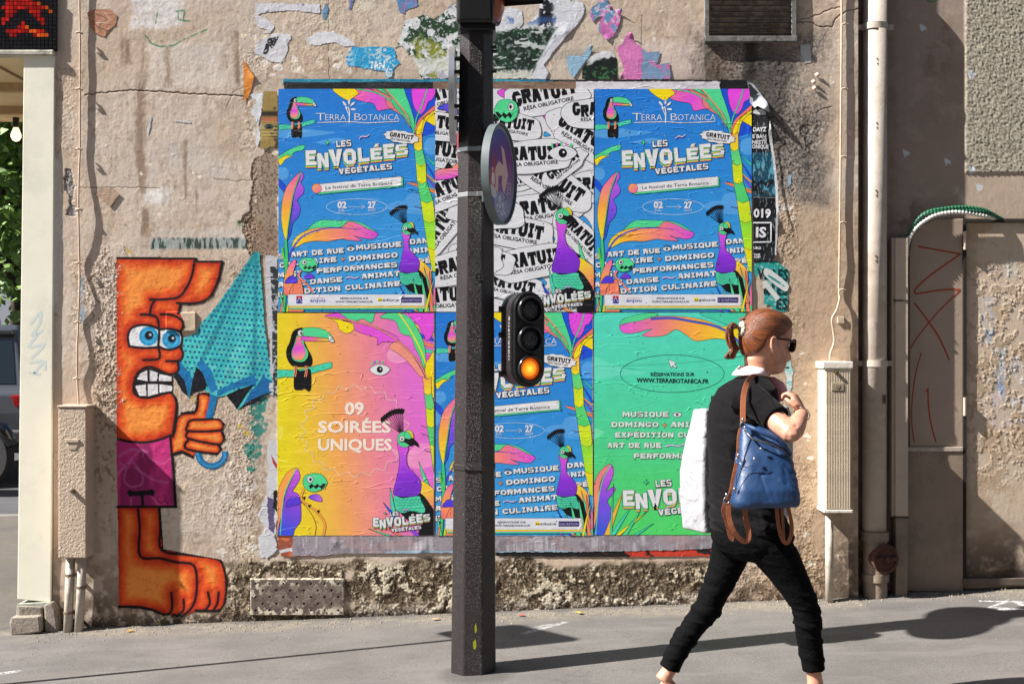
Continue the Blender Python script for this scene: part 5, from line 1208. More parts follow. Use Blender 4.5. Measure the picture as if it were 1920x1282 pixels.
# frame strips of the poster site
def strip(x0, y0, x1, y1, col, label, off, seed, streak=None, name='paper_strip', warp=.8, paint=None):
    def pp(T, m):
        if streak: T.mix(ALL, sst(.5, .62, T.N(14, 4, sx=.3, sy=1.5, seed=seed)), streak, .7)
        if paint: paint(T, m)
    return scrap(name, [(x0, y0), (x1, y0 + (1 if x1 - x0 > 300 else 0)), (x1, y1), (x0, y1)], col, label, cat='paper strip', off=off, seed=seed, warp=warp, paint=pp)
strip(530, 148, 1036, 160, (22, 120, 156), 'teal edge of an older sheet running along the top of the posters', .0022, 31, (60, 160, 180))
strip(1000, 149, 1401, 166, (26, 26, 28), 'black speckled paper edge over the right half of the posters', .0020, 32, (90, 86, 80))
strip(532, 154, 812, 170, (20, 20, 24), 'black strip over the top left blue poster', .0030, 33, (44, 44, 50))
strip(811, 153, 1080, 169, (132, 108, 92), 'brown paper strip over the white poster', .0030, 34, (110, 88, 74))
strip(1079, 153, 1350, 169, (210, 208, 214), 'white paper strip over the top right blue poster', .0034, 35, (190, 188, 196))
strip(1348, 150, 1400, 169, (18, 18, 22), 'short black strip at the top right corner of the posters', .0036, 36)
def pL(T, m):
    T.mix(ALL, sst(.56, .64, T.N(12, 4, sx=1.5, sy=.12, seed=3)), (196, 196, 204), .5); T.mix(ALL, sst(.56, .62, T.N(5, 4, sx=.4, sy=1, seed=5)), (166, 134, 134), .5)
    T.mix(ALL, sst(.55, .7, T.N(7, 4, seed=6)), (120, 112, 120), .6); T.mix(ALL, sst(1031, 1033, T.Y + 5 * (T.N(3, 3, seed=8) - .5)) * sst(700, 760, T.X), (150, 186, 206), .8)
scrap('paper_strip', [(548, 1002), (1340, 1002), (1340, 1027), (1260, 1030), (1100, 1033), (900, 1034), (760, 1036), (640, 1036), (600, 1041), (548, 1041)], (150, 142, 150), 'long crumpled lilac-grey strip pasted under the lower posters', cat='paper strip', paint=pL, off=.004, seed=37, warp=1.5, lift=[(790, 1032, 20, .008), (630, 1016, 14, .005)])
scrap('paper_strip', [(930, 1030), (1340, 1024), (1340, 1041), (1180, 1043), (1000, 1042), (930, 1041)], (26, 22, 24), 'black and red lower edge of an old poster below the grey strip', cat='paper strip', off=.0022, seed=38, warp=1.2, paint=lambda T, m: T.mix(ALL, sst(1120, 1170, T.X) * sst(.38, .46, T.N(5, 4, seed=3)), (196, 60, 44)))
scrap('poster_remnant', [(520, 1000), (552, 1000), (552, 1030), (600, 1040), (560, 1044), (528, 1042), (522, 1028)], (150, 80, 60), 'corner of an orange-brown photo poster at the lower left of the block', cat='poster remnant', off=.0024, seed=39, warp=1.2, paint=lambda T, m: [T.mix(ALL, sst(.5, .6, T.N(6, 3, seed=4)), (206, 110, 70)), T.stroke([(524, 1034), (540, 1030), (548, 1030)], 6, (214, 214, 222))])
def pF(T, m):
    X, Y = T.X, T.Y; T.mix(ALL, sst(.5, .56, T.N(5, 3, seed=2)), (60, 44, 34), .8); T.mix(ALL, sst(205, 214, Y) * sst(222, 214, Y), (30, 18, 16)); T.mix(ALL, sst(230, 226, Y) * sst(218, 224, Y), (176, 90, 60), .8)
    T.mix(ALL, ((Y // 3) % 2 == 0) * sst(234, 240, Y) * sst(262, 256, Y), (196, 180, 110), .7); T.poly(ell(505, 238, 9, 5), (40, 70, 70)); T.poly(ell(505, 238, 4, 4), (12, 10, 10))
scrap('poster_remnant', [(493, 172), (520, 172), (521, 280), (508, 274), (498, 280), (487, 278), (490, 230)], (150, 126, 70), 'sliver of a photo poster showing an eye, left of the top left blue poster', cat='poster remnant', paint=pF, off=.004, seed=40, warp=1)
scrap('paper_scrap', [(466, 178), (492, 172), (494, 190), (484, 232), (488, 262), (482, 276), (478, 262), (484, 236), (470, 210), (480, 190)], (206, 208, 212), 'white torn margin beside the sliver with the eye', seed=41, group=GS, warp=3)
scrap('paper_strip', [(497, 478), (519, 480), (520, 620), (514, 700), (512, 740), (505, 740), (506, 640), (500, 560)], (190, 190, 196), 'torn white margin between umbrella and posters', cat='paper strip', seed=42, warp=3)
scrap('paper_strip', [(507, 498), (521, 500), (521, 742), (512, 742), (510, 600)], (44, 48, 54), 'dark grey margin with white seams left of the posters', cat='paper strip', seed=43, warp=1.5, off=.0026, paint=lambda T, m: [T.mix(ALL, ((T.Y % 29) < 1.6) * 1.0, (180, 186, 190), .8), T.mix(ALL, sst(.6, .64, T.N(16, 4)), (200, 204, 208), .8)])
scrap('paper_scrap', [(503, 822), (521, 824), (522, 940), (516, 1000), (520, 1030), (500, 1046), (488, 1030), (496, 990), (484, 962), (498, 930), (502, 880)], (200, 200, 206), 'tall white torn margin left of the yellow poster', seed=44, group=GS, warp=4, off=.0026, paint=lambda T, m: [T.poly([(508, 852), (520, 870), (520, 880), (512, 868)], (170, 50, 50)), T.poly([(500, 930), (516, 936), (514, 1000), (504, 990)], (90, 80, 120), warp=3), T.poly([(514, 920), (521, 920), (521, 960), (512, 950)], (20, 20, 24), warp=3)])
scrap('paper_scrap', [(484, 1005), (500, 990), (508, 1002), (512, 1020), (505, 1036), (490, 1044), (486, 1026)], (206, 210, 216), 'small pale blue tatter at the lower left corner of the posters', seed=45, group=GS, warp=3)
# peeling strip on the right
def z3(p): return [(1390 + x / 2.845, 150 + y / 2.845) for x, y in p]
def pR(T, m):
    X, Y = T.X, T.Y; zy = (Y - 150) * 2.845; zx = (X - 1390) * 2.845
    T.mix(ALL, sst(385, 389, zy) * sst(622, 618, zy), (20, 70, 92)); T.mix(ALL, sst(385, 389, zy) * sst(622, 600, zy) * sst(.5, .58, T.N(14, 4, sx=1.6, sy=.5, seed=3)), (92, 170, 190), .9); T.mix(ALL, sst(500, 540, zy) * sst(622, 600, zy) * sst(.52, .5, T.N(10, 4, seed=4)), (10, 16, 22), .9)
    T.stroke(z3([(60, 626), (182, 628)]), 1, (150, 160, 166), smooth=False)
    T.mix(ALL, sst(.66, .7, T.N(30, 4, sx=1.4, sy=.4, seed=5)), (170, 180, 186), .6)
    T.poly(z3([(60, 180), (128, 190), (132, 150), (75, 160), (60, 168)]), (206, 206, 210)); T.mix(ALL, sst(3, 0, np.abs(zx - 60 + 0 * zy)), (180, 180, 186), .0)
def pRb(T, m): T.mix(ALL, sst(.5, .6, T.N(8, 4)), (120, 120, 126), .6)
o = scrap('poster_remnant', z3([(56, 120), (132, 172), (146, 290), (168, 420), (180, 560), (186, 700), (184, 860), (180, 930), (160, 968), (66, 974), (62, 620), (56, 300)]), (18, 20, 26), 'curling black and blue strip of an old event poster right of the blue poster', cat='poster remnant', paint=pR, off=.003, seed=51, warp=.6, lift=[(1440, 240, 34, .016), (1456, 420, 26, .012), (1452, 480, 20, .008)])
strip_art = Art(); strip_art.T = lambda x, y: (x / 2.845, y / 2.845)
for tx, x, y, w, h, c_ in (('DAYZ', 62, 276, 68, 22, WHT), ('E BAN', 58, 312, 72, 20, WHT), ('AVE', 112, 322, 22, 8, WHT), ('NESTR', 56, 342, 82, 20, WHT), ('ONIQUE', 56, 366, 88, 20, WHT), ('019', 64, 732, 92, 44, WHT), ('IS', 76, 838, 56, 52, WHT), ('UELS', 64, 902, 40, 12, WHT), ('TAR', 64, 936, 38, 10, WHT), ('OP', 66, 950, 36, 11, WHT)):
    text(strip_art, tx, x, y, w, h, -1, c_, 3, off=.035)
for a, b in (((62, 762), (156, 762)), ((156, 762), (156, 864)), ((156, 864), (62, 866))): strip_art.ribbon([a, b], 2.4, WHT, 3.5)
lo = strip_art.mesh('lettering', M['scrap'], None, None); lo['kind'] = 'stuff'; lo.parent = o
# bend the lettering onto the curled strip
me = lo.data; co = np.empty(len(me.vertices) * 3); me.vertices.foreach_get('co', co); co = co.reshape(-1, 3)
pxx = 1390 + co[:, 0] / S; pyy = 150 - co[:, 2] / S; hh = wall_h(pxx, pyy) + .003 + .0012 + .0006
for (lx, ly, r, amt) in [(1440, 240, 34, .016), (1456, 420, 26, .012), (1452, 480, 20, .008)]: hh += amt * np.clip(1 - np.hypot(pxx - lx, pyy - ly) / r, 0, 1) ** 1.6
wv = np.stack([(pxx - 960) * S, -hh + co[:, 1], H - (pyy - 641) * S], 1) - np.array(o.location); me.vertices.foreach_set('co', wv.ravel()); me.update()
scrap('paper_flap', z3([(28, 8), (60, 22), (96, 66), (130, 120), (142, 180), (118, 170), (80, 140), (66, 150), (44, 120), (40, 60)]), (176, 180, 186), 'silver-grey folded paper corner sticking out at the top right of the posters', seed=52, off=.006, warp=.8, paint=lambda T, m: [T.poly(z3([(36, 10), (60, 40), (90, 70), (60, 100), (44, 90)]), (40, 44, 50), warp=1), T.poly(z3([(60, 80), (96, 84), (80, 110), (60, 120)]), (60, 64, 70), warp=1)], lift=[(1432, 205, 26, .050), (1440, 214, 12, .015)])
scrap('paper_flap', z3([(146, 210), (158, 300), (176, 420), (190, 560), (192, 700), (188, 840), (182, 940), (176, 930), (180, 700), (174, 520), (160, 400), (140, 290)]), (206, 206, 210), 'white curled-back edge of the dark poster strip', seed=53, off=.010, warp=.6, lift=[(1446, 240, 30, .014), (1457, 400, 60, .014)])
def pV(T, m):
    X, Y = T.X, T.Y; T.mix(ALL, sst(.62, .68, T.N(22, 4, seed=7)), (190, 200, 196), .8)
    T.poly(z3([(110, 1010), (80, 1060), (64, 1120), (60, 1170), (110, 1180), (125, 1100), (118, 1040)]), (186, 168, 146), warp=3)
o = scrap('poster_remnant', z3([(66, 972), (186, 966), (206, 985), (250, 1010), (250, 1080), (246, 1160), (246, 1230), (180, 1236), (150, 1200), (120, 1200), (118, 1100), (66, 1040)]), (40, 150, 146), 'teal scrap of a poster printed VILLES with a large white 10, above the woman', cat='poster remnant', paint=pV, off=.0022, seed=54, warp=1.5)
va = Art(); va.T = lambda x, y: (x / 2.845, y / 2.845)
for k, (tx, x, w) in enumerate((('VILLES', 82, 164), ('ILLES', 118, 124), ('ES', 184, 60))): text(va, tx, x, 1062 + k * 80 - (2 if k else 0), w, 58, -2, (12, 40, 44), 2, off=.02)
va.fill([(120, 1012), (150, 1010), (240, 1080), (250, 1110), (225, 1125), (130, 1050)], (206, 208, 206), 4); va.fill([(150, 1042), (222, 1090), (222, 1100), (146, 1052)], (50, 140, 140), 5)
va.ribbon([(120, 1075), (196, 1170)], 9.5, (206, 208, 206), 4.4); va.ribbon([(118, 1110), (132, 1082)], 6, (206, 208, 206), 4.7)
lo = va.mesh('lettering', M['scrap'], None, None); lo['kind'] = 'stuff'; lo.parent = o
me = lo.data; co = np.empty(len(me.vertices) * 3); me.vertices.foreach_get('co', co); co = co.reshape(-1, 3)
pxx = 1390 + co[:, 0] / S; pyy = 150 - co[:, 2] / S; hh = wall_h(pxx, pyy) + .0022 + .0012 + .0004
wv = np.stack([(pxx - 960) * S, -hh + co[:, 1], H - (pyy - 641) * S], 1) - np.array(o.location); me.vertices.foreach_set('co', wv.ravel()); me.update()
scrap('paper_scrap', [(1471, 672), (1480, 668), (1486, 700), (1482, 732), (1476, 742), (1474, 716)], (150, 196, 196), 'thin teal and white tatter on the wall in front of the woman’s face', seed=55, group=GS, warp=3, paint=lambda T, m: T.mix(ALL, sst(.45, .55, T.N(12, 4)), (206, 208, 210)))
scrap('paper_scrap', [(1476, 330), (1483, 328), (1482, 346), (1476, 350)], (150, 176, 190), 'tiny pale blue chip on the ochre wall', seed=56, group=GS, warp=2)
scrap('wall_stain', [(163, 24), (170, 19), (205, 17), (220, 30), (216, 48), (204, 58), (196, 70), (180, 64), (168, 52)], (176, 124, 96), 'brown heart-shaped patch with scribbled dark outline, top left of the wall', cat='wall sticker', seed=57, warp=1, off=.0016,
      paint=lambda T, m: [T.stroke([(163, 24), (170, 19), (205, 17), (220, 30), (216, 48), (204, 58), (196, 70), (180, 64), (166, 50), (163, 24)], 1.6, (60, 44, 36)), T.stroke([(178, 26), (200, 36), (186, 50), (206, 60)], 1.3, (70, 50, 40)), T.stroke([(196, 24), (206, 40), (180, 44)], 1.1, (206, 190, 176)), T.stroke([(172, 40), (190, 58)], 1.2, (84, 58, 44))])
scrap('wall_plaque', [(181, 365), (188, 353), (213, 353), (224, 364), (206, 388)], (172, 146, 124), 'small beige gem-shaped tile under the paint, left bay', cat='wall tile', seed=58, warp=0, off=.007)
scrap('paper_scrap', [(275, 245), (280, 218), (284, 220), (281, 240), (277, 255)], (208, 204, 204), 'narrow white lick of paper in the middle of the left bay', seed=59, group=GS, warp=1)
scrap('paper_scrap', [(325, 224), (358, 227), (358, 231), (328, 228)], (206, 198, 198), 'thin horizontal white strip in the left bay', seed=60, group=GS, warp=1)
# ------------------------------------------------------------------ pavement and road
def mat_asphalt(name, col, sc=1.0, patch=(0.6, 1.25)):
    m, t, b = mat_new(name); p = pos(t)
    n = noise(t, p, 420 * sc, 3, .7); v = nd(t, 'ShaderNodeTexVoronoi'); v.inputs['Scale'].default_value = 260 * sc; t.links.new(p, v.inputs['Vector'])
    c = lin(col); base = mixc(t, tuple(x * .72 for x in c), tuple(x * 1.3 for x in c), ramp(t, n, [(.35, 0), (.65, 1)]))
    mid_ = noise(t, p, 110 * sc, 5, .75); base = mixc(t, base, tuple(x * .55 for x in c), ramp(t, mid_, [(.30, .85), (.5, 0)])); base = mixc(t, base, tuple(x * 1.55 for x in c), ramp(t, mid_, [(.52, 0), (.68, .8)]))
    ck = nd(t, 'ShaderNodeTexVoronoi', feature='DISTANCE_TO_EDGE'); ck.inputs['Scale'].default_value = .55; wp_ = nd(t, 'ShaderNodeVectorMath', operation='ADD'); t.links.new(p, wp_.inputs[0]); nn2 = nd(t, 'ShaderNodeTexNoise'); nn2.inputs['Scale'].default_value = 3; t.links.new(p, nn2.inputs['Vector']); t.links.new(nn2.outputs['Color'], wp_.inputs[1]); t.links.new(wp_.outputs[0], ck.inputs['Vector']); base = mixc(t, base, tuple(x * .45 for x in c), math_(t, 'MULTIPLY', math_(t, 'LESS_THAN', ck.outputs['Distance'], .003), .35))
    base = mixc(t, base, tuple(min(.5, x * 3.0) for x in c), math_(t, 'MULTIPLY', math_(t, 'LESS_THAN', v.outputs['Distance'], .22), .28))
    big = noise(t, p, 1.7, 6, .62); base = mixc(t, base, tuple(x * patch[0] for x in c), ramp(t, big, [(.42, 0), (.7, .75)]))
    smear = noise(t, p, 3.2, 6, .65, mp=(.5, 1.8, 1)); base = mixc(t, base, tuple(x * patch[1] for x in c), ramp(t, smear, [(.5, 0), (.68, .6)]))
    a = nd(t, 'ShaderNodeVertexColor', layer_name='Col'); dust = mixc(t, base, lin((128, 116, 98)), 0.0)
    n2 = noise(t, p, 26, 6, .7); sep = nd(t, 'ShaderNodeSeparateColor'); t.links.new(a.outputs[0], sep.inputs[0])
    f = math_(t, 'MULTIPLY', sep.outputs[0], ramp(t, n2, [(.38, .15), (.62, 1)])); base = mixc(t, base, lin((126, 118, 104)), f)
    base = mixc(t, base, (.6, .6, .6), math_(t, 'MULTIPLY', sep.outputs[1], ramp(t, noise(t, p, 60, 5, .7), [(.42, 0), (.55, 1)])))
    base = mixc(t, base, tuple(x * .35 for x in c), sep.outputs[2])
    t.links.new(base, b.inputs['Base Color']); b.inputs['Roughness'].default_value = .85; b.inputs['Specular IOR Level'].default_value = .3
    n1 = bump(t, None, noise(t, p, 9, 5, .6), .004, .35); bump(t, b, mid_, .003, .6, prev=n1)
    return m
M['pavement'] = mat_asphalt('pavement_asphalt', (102, 98, 95)); M['road'] = mat_asphalt('road_asphalt', (80, 80, 82))
# fine pavement close to the wall (vertex colour channels: dust / chalk / stains)
def grid_ground(name, xs, ys, mat, zf, paint=None, kind='structure'):
    XX, YY = np.meshgrid(xs, ys); gx = np.where(XX > 2.75, 2.75 + (XX - 2.75) * .6, XX)
    Z = .036 * gx - .012 + .006 * np.sin(XX * .9) if zf is None else zf(XX, YY)
    col = np.zeros(XX.shape + (4,)); col[..., 3] = 1
    if paint: Z = paint(XX, YY, Z, col)
    V = np.stack([XX, YY, Z], -1).reshape(-1, 3); nx = len(xs); ny = len(ys); idx = np.arange(nx * ny).reshape(ny, nx)
    q = np.stack([idx[:-1, :-1], idx[:-1, 1:], idx[1:, 1:], idx[1:, :-1]], -1).reshape(-1, 4)
    me = bpy.data.meshes.new(name); me.from_pydata(V.tolist(), [], q.tolist())
    me.polygons.foreach_set('use_smooth', [True] * len(q))
    ca = me.color_attributes.new('Col', 'FLOAT_COLOR', 'POINT'); ca.data.foreach_set('color', col.reshape(-1, 4).astype(np.float32).ravel())
    o = link_mesh(name, me, mat); tag(o, kind=kind); return o
def pave(XX, YY, Z, col):
    d = np.where(XX < 1.853, -YY, -YY + .118); n = fbm(XX, YY, 5, 5, seed=101); n2 = fbm(XX, YY, 22, 4, seed=102)
    sk = np.clip(1 - d / (.20 + .22 * n), 0, 1)
    col[..., 0] = sst(.1, .8, sk + .3 * (n - .5)) * sst(.3, .55, n2 * .5 + n * .5)
    Z = Z + .012 * np.clip(1 - d / .12, 0, 1) ** 2 + .004 * sk * (n2 - .5)
    # chalk scuffs and a painted survey mark
    def seg(ax, ay, bx, by, w, a=1.0):
        t = np.clip(((XX - ax) * (bx - ax) + (YY - ay) * (by - ay)) / ((bx - ax) ** 2 + (by - ay) ** 2), 0, 1)
        dd = np.hypot(XX - ax - t * (bx - ax), YY - ay - t * (by - ay)); col[..., 1] = np.maximum(col[..., 1], a * (1 - sst(w * .5, w, dd + .01 * (n2 - .5))))
    def gp(px, py):
        g = .02
        for _ in range(6): dd = (H - g) * F / (py - 641); x = (px - 960) * dd / F; g = gz(x)
        return x, dd - D
    for a, b, w in (((985, 1186), (1060, 1166), .035), ((1000, 1176), (1030, 1170), .03)): seg(*gp(*a), *gp(*b), w * .7, .45)
    for a, b in (((1838, 1126), (1918, 1128)), ((1888, 1126), (1857, 1138)), ((1857, 1138), (1920, 1142)), ((1872, 1142), (1915, 1140)), ((1900, 1127), (1925, 1136))): seg(*gp(*a), *gp(*b), .014, 1)
    for a, b in (((0, 1262), (30, 1258)),): seg(*gp(*a), *gp(*b), .025, .7)
    # dirt ring at the pole foot
    dd = np.hypot(XX + .168, YY + 1.16); col[..., 2] = .5 * sst(.20, .11, dd + .06 * (n - .5)); Z = Z + .006 * sst(.2, .12, dd)
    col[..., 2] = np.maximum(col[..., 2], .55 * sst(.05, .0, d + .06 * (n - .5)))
    return Z
grid_ground('pavement', np.concatenate([np.linspace(-60, -6, 12), np.linspace(-5.5, -2.8, 12), np.linspace(-2.75, 3.4, 420), np.linspace(3.8, 14, 8)]), np.concatenate([np.linspace(-8, -3, 6), np.linspace(-2.9, .13, 240), np.linspace(.3, 4.6, 12)]), M['pavement'], None, pave)
m = MB(); m.box(-60, -2.6, 4.6, 4.78, -2.6, 0); kb = m
def kz(x): return gz(x)
# kerb stones along the side street
kerb = empty('kerb', (0, 4.6, 0)); tag(kerb, kind='structure')
M['granite'] = simple('granite', (118, 116, 112), .8, var=.3, scale=60)
for k in range(24):
    x0 = -20 + k * .8; m = MB(); m.box(x0 + .004, x0 + .796, 0, .18, gz(x0) - .2, gz(x0) + .012); m.build('kerb_stone', M['granite'], kerb, bevel=.008)
grid_ground('road', np.linspace(-160, 60, 60), np.concatenate([np.linspace(4.78, 14, 8), np.linspace(20, 200, 10)]), M['road'], lambda a, b: .036 * np.clip(a, -20, 3) - .14 + 0 * b)
grid_ground('near_road', np.linspace(-60, 14, 40), np.linspace(-60, -8.0, 10), M['road'], lambda a, b: .036 * np.clip(a, -20, 3) - .13 + 0 * b)

# ------------------------------------------------------------------ left corner: pillar, soffit, mosaic, lamp
M['cream'] = simple('cream_paint', (236, 232, 214), .5, var=.05, scale=5, bmp=.0004, bscale=90, dirt=(205, 204, 188), dscale=1.5)
M['soffit'] = simple('soffit_cream', (214, 196, 150), .6, var=.08, scale=4, bmp=.0004)
M['stone'] = simple('corner_stone', (150, 140, 128), .9, var=.35, scale=30, bmp=.003, bscale=70, dirt=(86, 80, 74), dscale=9)
pil = empty('shopfront_pillar', W(70, 1135), 0, 'smooth cream painted pillar at the left corner, standing on a broken stone base', 'pillar')
L_ = Vector(pil.location)
m = MB()
a = [W(46, 104), W(104, 106), W(97, 1128), W(34, 1122)]
vs = [(p.x - L_.x, -.012, p.z - L_.z) for p in a] + [(p.x - L_.x, .16, p.z - L_.z) for p in a]
m.add(vs, [(0, 1, 2, 3), (7, 6, 5, 4), (0, 3, 7, 4), (1, 5, 6, 2), (0, 4, 5, 1), (3, 2, 6, 7)]); o = m.build('shaft', M['cream'], pil, bevel=.004)
def mesh_cr(outline, y0, y1, name, mat, par, px_off=0, bev=.006):
    m = MB(); q = [W(*p) for p in outline]; b_ = Vector(par.location)
    m.prism([(p.x - b_.x, p.z - b_.z) for p in q], y0 - b_.y, y1 - b_.y); return m.build(name, mat, par, bevel=bev)
mesh_cr([(36, 1130), (98, 1126), (97, 1136), (40, 1150), (34, 1150)], -.03, .1, 'ledge', simple('ledge_paint', (160, 162, 150), .8, var=.4, scale=40, bmp=.002), pil)
mesh_cr([(40, 1132), (84, 1134), (86, 1152), (40, 1156)], -.045, .05, 'stone_block', M['stone'], pil)
mesh_cr([(32, 1150), (86, 1148), (88, 1178), (32, 1186), (29, 1160)], -.085, .05, 'stone_block', M['stone'], pil, bev=.01)
mesh_cr([(88, 1130), (104, 1124), (112, 1140), (116, 1176), (112, 1184), (90, 1182)], -.05, .05, 'stone_block', M['stone'], pil, bev=.012)
M['paint_tag'] = simple('faded_tag', (176, 196, 206), .6, var=.2)
tg = empty('graffiti_tag', W(70, 650), 0, 'faded pale blue zigzag tag on the cream pillar', 'graffiti')
T_ = Art(); 
for q in ([(-12, -42), (8, -64), (4, -40), (-8, -22), (12, -30)], [(8, -30), (-14, 0), (14, -4), (-10, 22)], [(-12, 30), (12, 26)], [(-4, 50), (14, 28), (16, 44)], [(-14, 48), (8, 52)]): T_.ribbon(q, 5, (206, 216, 214), 1, smooth=True)
mfp, t_, b_ = mat_new('flat_spray'); a_ = nd(t_, 'ShaderNodeVertexColor', layer_name='Col'); t_.links.new(a_.outputs[0], b_.inputs['Base Color']); b_.inputs['Roughness'].default_value = .5
o = T_.mesh('brush_marks', mfp, tg, (0, -.0122, 0)); 
# lintel with mosaic (plain blocky pattern in the same colours)
mo = empty('mosaic_panel', W(20, 95), 0, 'black tile mosaic with red and orange tiles above the cream pillar, top left corner', 'mosaic')
ML = Vector(mo.location)
m = MB(); p0 = W(-400, -300); p1 = W(108, 97); m.box(p0.x - ML.x, p1.x - ML.x, -.012, .2, p1.z - ML.z, p0.z - ML.z); m.build('backing', simple('black_grout', (20, 20, 22), .7), mo)
m = MB(); p0 = W(-400, 96); p1 = W(104, 106); m.box(p0.x - ML.x, p1.x - ML.x, -.03, .2, p1.z - ML.z, p0.z - ML.z); m.build('ledge', simple('lintel_ledge', (196, 192, 176), .7, var=.3, scale=30, bmp=.002, dirt=(80, 76, 70), dscale=8), mo, bevel=.006)
tm = {}
def tile_mat(c, i):
    k = (c, i)
    if k not in tm:
        cc = {'k': (26, 26, 30), 'r': (172, 30, 24), 'o': (196, 84, 30), 'd': (136, 24, 22)}[c]; f = (1, .8, 1.25)[i]
        mm, t, b = mat_new('glazed_tile_' + {'k': 'black', 'r': 'red', 'o': 'orange', 'd': 'dark_red'}[c]); b.inputs['Base Color'].default_value = tuple(min(.9, v * f) for v in lin(cc)) + (1,); b.inputs['Roughness'].default_value = .2; tm[k] = mm
    return tm[k]
pat = ['kkrrrrrrrkkkkkk', 'kkrrrrrrrrokkkk', 'krrrrrrrrrrrokk', 'kkrrrkkkrrrkkok', 'kkrrkkkkkrrkkkk', 'krrkkkkkkkrrkkk', 'krkkkkrkkkkrkkk', 'kkkkkrrokkkkkkk', 'kkrrrrrroorrkkk', 'kkkrrkkkkroookk', 'kkkkkkkkkkkkkkk', 'kkkkkkkkkkkkkkk', 'kkkkkkkkkkkkkkk']
ts = 7.35; rr = random.Random(4); tms = {}
for j, row_ in enumerate(pat):
    for i, ch in enumerate(row_):
        x = -2 + i * ts; y = -2 + j * ts
        if ch == 'r' and rr.random() < .3: ch = 'd'
        i3 = rr.choice((0, 0, 1, 2)); key = (ch, i3)
        if key not in tms:
            m = MB(); g = ts * S / 2 - .0012; m.box(-g, g, -.006, 0, -g, g); o = m.build('tile', tile_mat(ch, i3), mo); tms[key] = o
        else: o = tms[key].copy(); COL.objects.link(o); o.parent = mo
        q = W(x + ts / 2, y + ts / 2); o.location = (q.x - ML.x, -.0125 - rr.random() * .0012, q.z - ML.z); o.rotation_euler = (rr.uniform(-.02, .02), rr.uniform(-.03, .03), rr.uniform(-.02, .02))
# soffit of the open corner
so = empty('porch_ceiling', (-3.0, .5, 2.95), 0, 'cream ceiling of the open corner porch with ribs, behind the cream pillar', 'ceiling')
m = MB(); zc = 2.965
m.prism([(-1.6, 0), (0.44, 0), (.44, .4), (-1.6, .4)], -.3, 2.0); 
v = [(-2, -.46, 0), (.44, -.46, 0), (.44, 1.25, -.02), (-.2, 1.45, 0), (-2, 1.2, 0)]
n_ = len(v); m = MB(); m.add([(a_, b_, c_ + .02) for a_, b_, c_ in v] + [(a_, b_, c_ + .5) for a_, b_, c_ in v], [tuple(range(n_))[::-1], tuple(range(n_, 2 * n_))] + [(i, (i + 1) % n_, n_ + (i + 1) % n_, n_ + i) for i in range(n_)])
m.build('panel', M['soffit'], so)
for yy in (.15, .85): m = MB(); m.box(-2, .44, yy, yy + .05, -.03, .03); m.build('rib', simple('rib_paint', (176, 150, 112), .7), so)
for xx in (-.75, .15): m = MB(); m.box(xx, xx + .012, -.4, 1.2, .008, .03); m.build('seam', simple('seam_paint', (150, 130, 100), .7), so)
la = W(30, 252, -1.75); lamp = empty('light_bulb', la, 0, 'clear glowing filament bulb in a black socket under the porch ceiling', 'lamp')
m = MB(); m.tube([(0, 0, .14), (0, 0, .045)], .022, 10); m.tube([(0, 0, .2), (0, 0, .13)], .006, 6); m.build('socket', simple('black_rubber', (20, 20, 20), .5), lamp)
mm, t, b = mat_new('bulb_glass'); b.inputs['Base Color'].default_value = (1, .9, .75, 1); b.inputs['Emission Color'].default_value = (1, .72, .4, 1); b.inputs['Emission Strength'].default_value = .8; b.inputs['Roughness'].default_value = .05
m = MB(); m.lathe([(.004, -.05), (.022, -.042), (.034, -.02), (.034, 0), (.024, .026), (.016, .046)], 14); m.build('bulb', mm, lamp, smooth=True)

# ------------------------------------------------------------------ cables, meter boxes, conduits
M['boxpaint'] = simple('textured_beige_paint', (192, 172, 152), .75, var=.12, scale=8, bmp=0)
mm = M['boxpaint']; t = mm.node_tree; b = t.nodes['Principled BSDF']; p_ = objc(t)
n1_ = bump(t, None, noise(t, p_, 75, 4, .55, dist=.6), .009, .9); bump(t, b, noise(t, p_, 300, 3, .6), .001, .5, prev=n1_)
M['beige'] = simple('beige_paint', (190, 172, 154), .6, var=.12, scale=10, bmp=.0015, bscale=50)
M['pipewhite'] = simple('weathered_white_pipe', (190, 180, 166), .6, var=.25, scale=14, bmp=.0008, bscale=120, dirt=(124, 110, 94), dscale=12)
M['cable'] = simple('painted_cable', (196, 174, 152), .6, var=.2, scale=40, bmp=.001, bscale=90)
def cable(pts, r, label, clips, cat='cable'):
    P = [W(px, py, off) for px, py, off in pts]; o0 = P[-1]
    e = empty('wall_cable', o0, 0, label, cat)
    q = []
    for i in range(len(P) - 1):
        a, b_, c, d_ = P[max(i - 1, 0)], P[i], P[i + 1], P[min(i + 2, len(P) - 1)]
        for k in range(5):
            t_ = k / 5; q.append(0.5 * (2 * b_ + (c - a) * t_ + (2 * a - 5 * b_ + 4 * c - d_) * t_ ** 2 + (3 * b_ - a - 3 * c + d_) * t_ ** 3) - o0)
    q.append(P[-1] - o0)
    m = MB(); m.tube(q, r, 8); m.build('cable', M['cable'], e, smooth=True)
    for (px, py) in clips:
        c = W(px, py, .0) - o0; m = MB(); m.tube([(c.x - .014, -.012, c.z), (c.x + .002, -.013, c.z + .004), (c.x + .014, -.004, c.z + .002)], .0055, 6); m.lathe([(.007, 0), (.007, .003), (.003, .005)], 8, M=Matrix.Translation((c.x + .016, -.004, c.z)) @ Matrix.Rotation(PI / 2, 4, 'X')); m.build('clip', M['cable'], e)
    return e
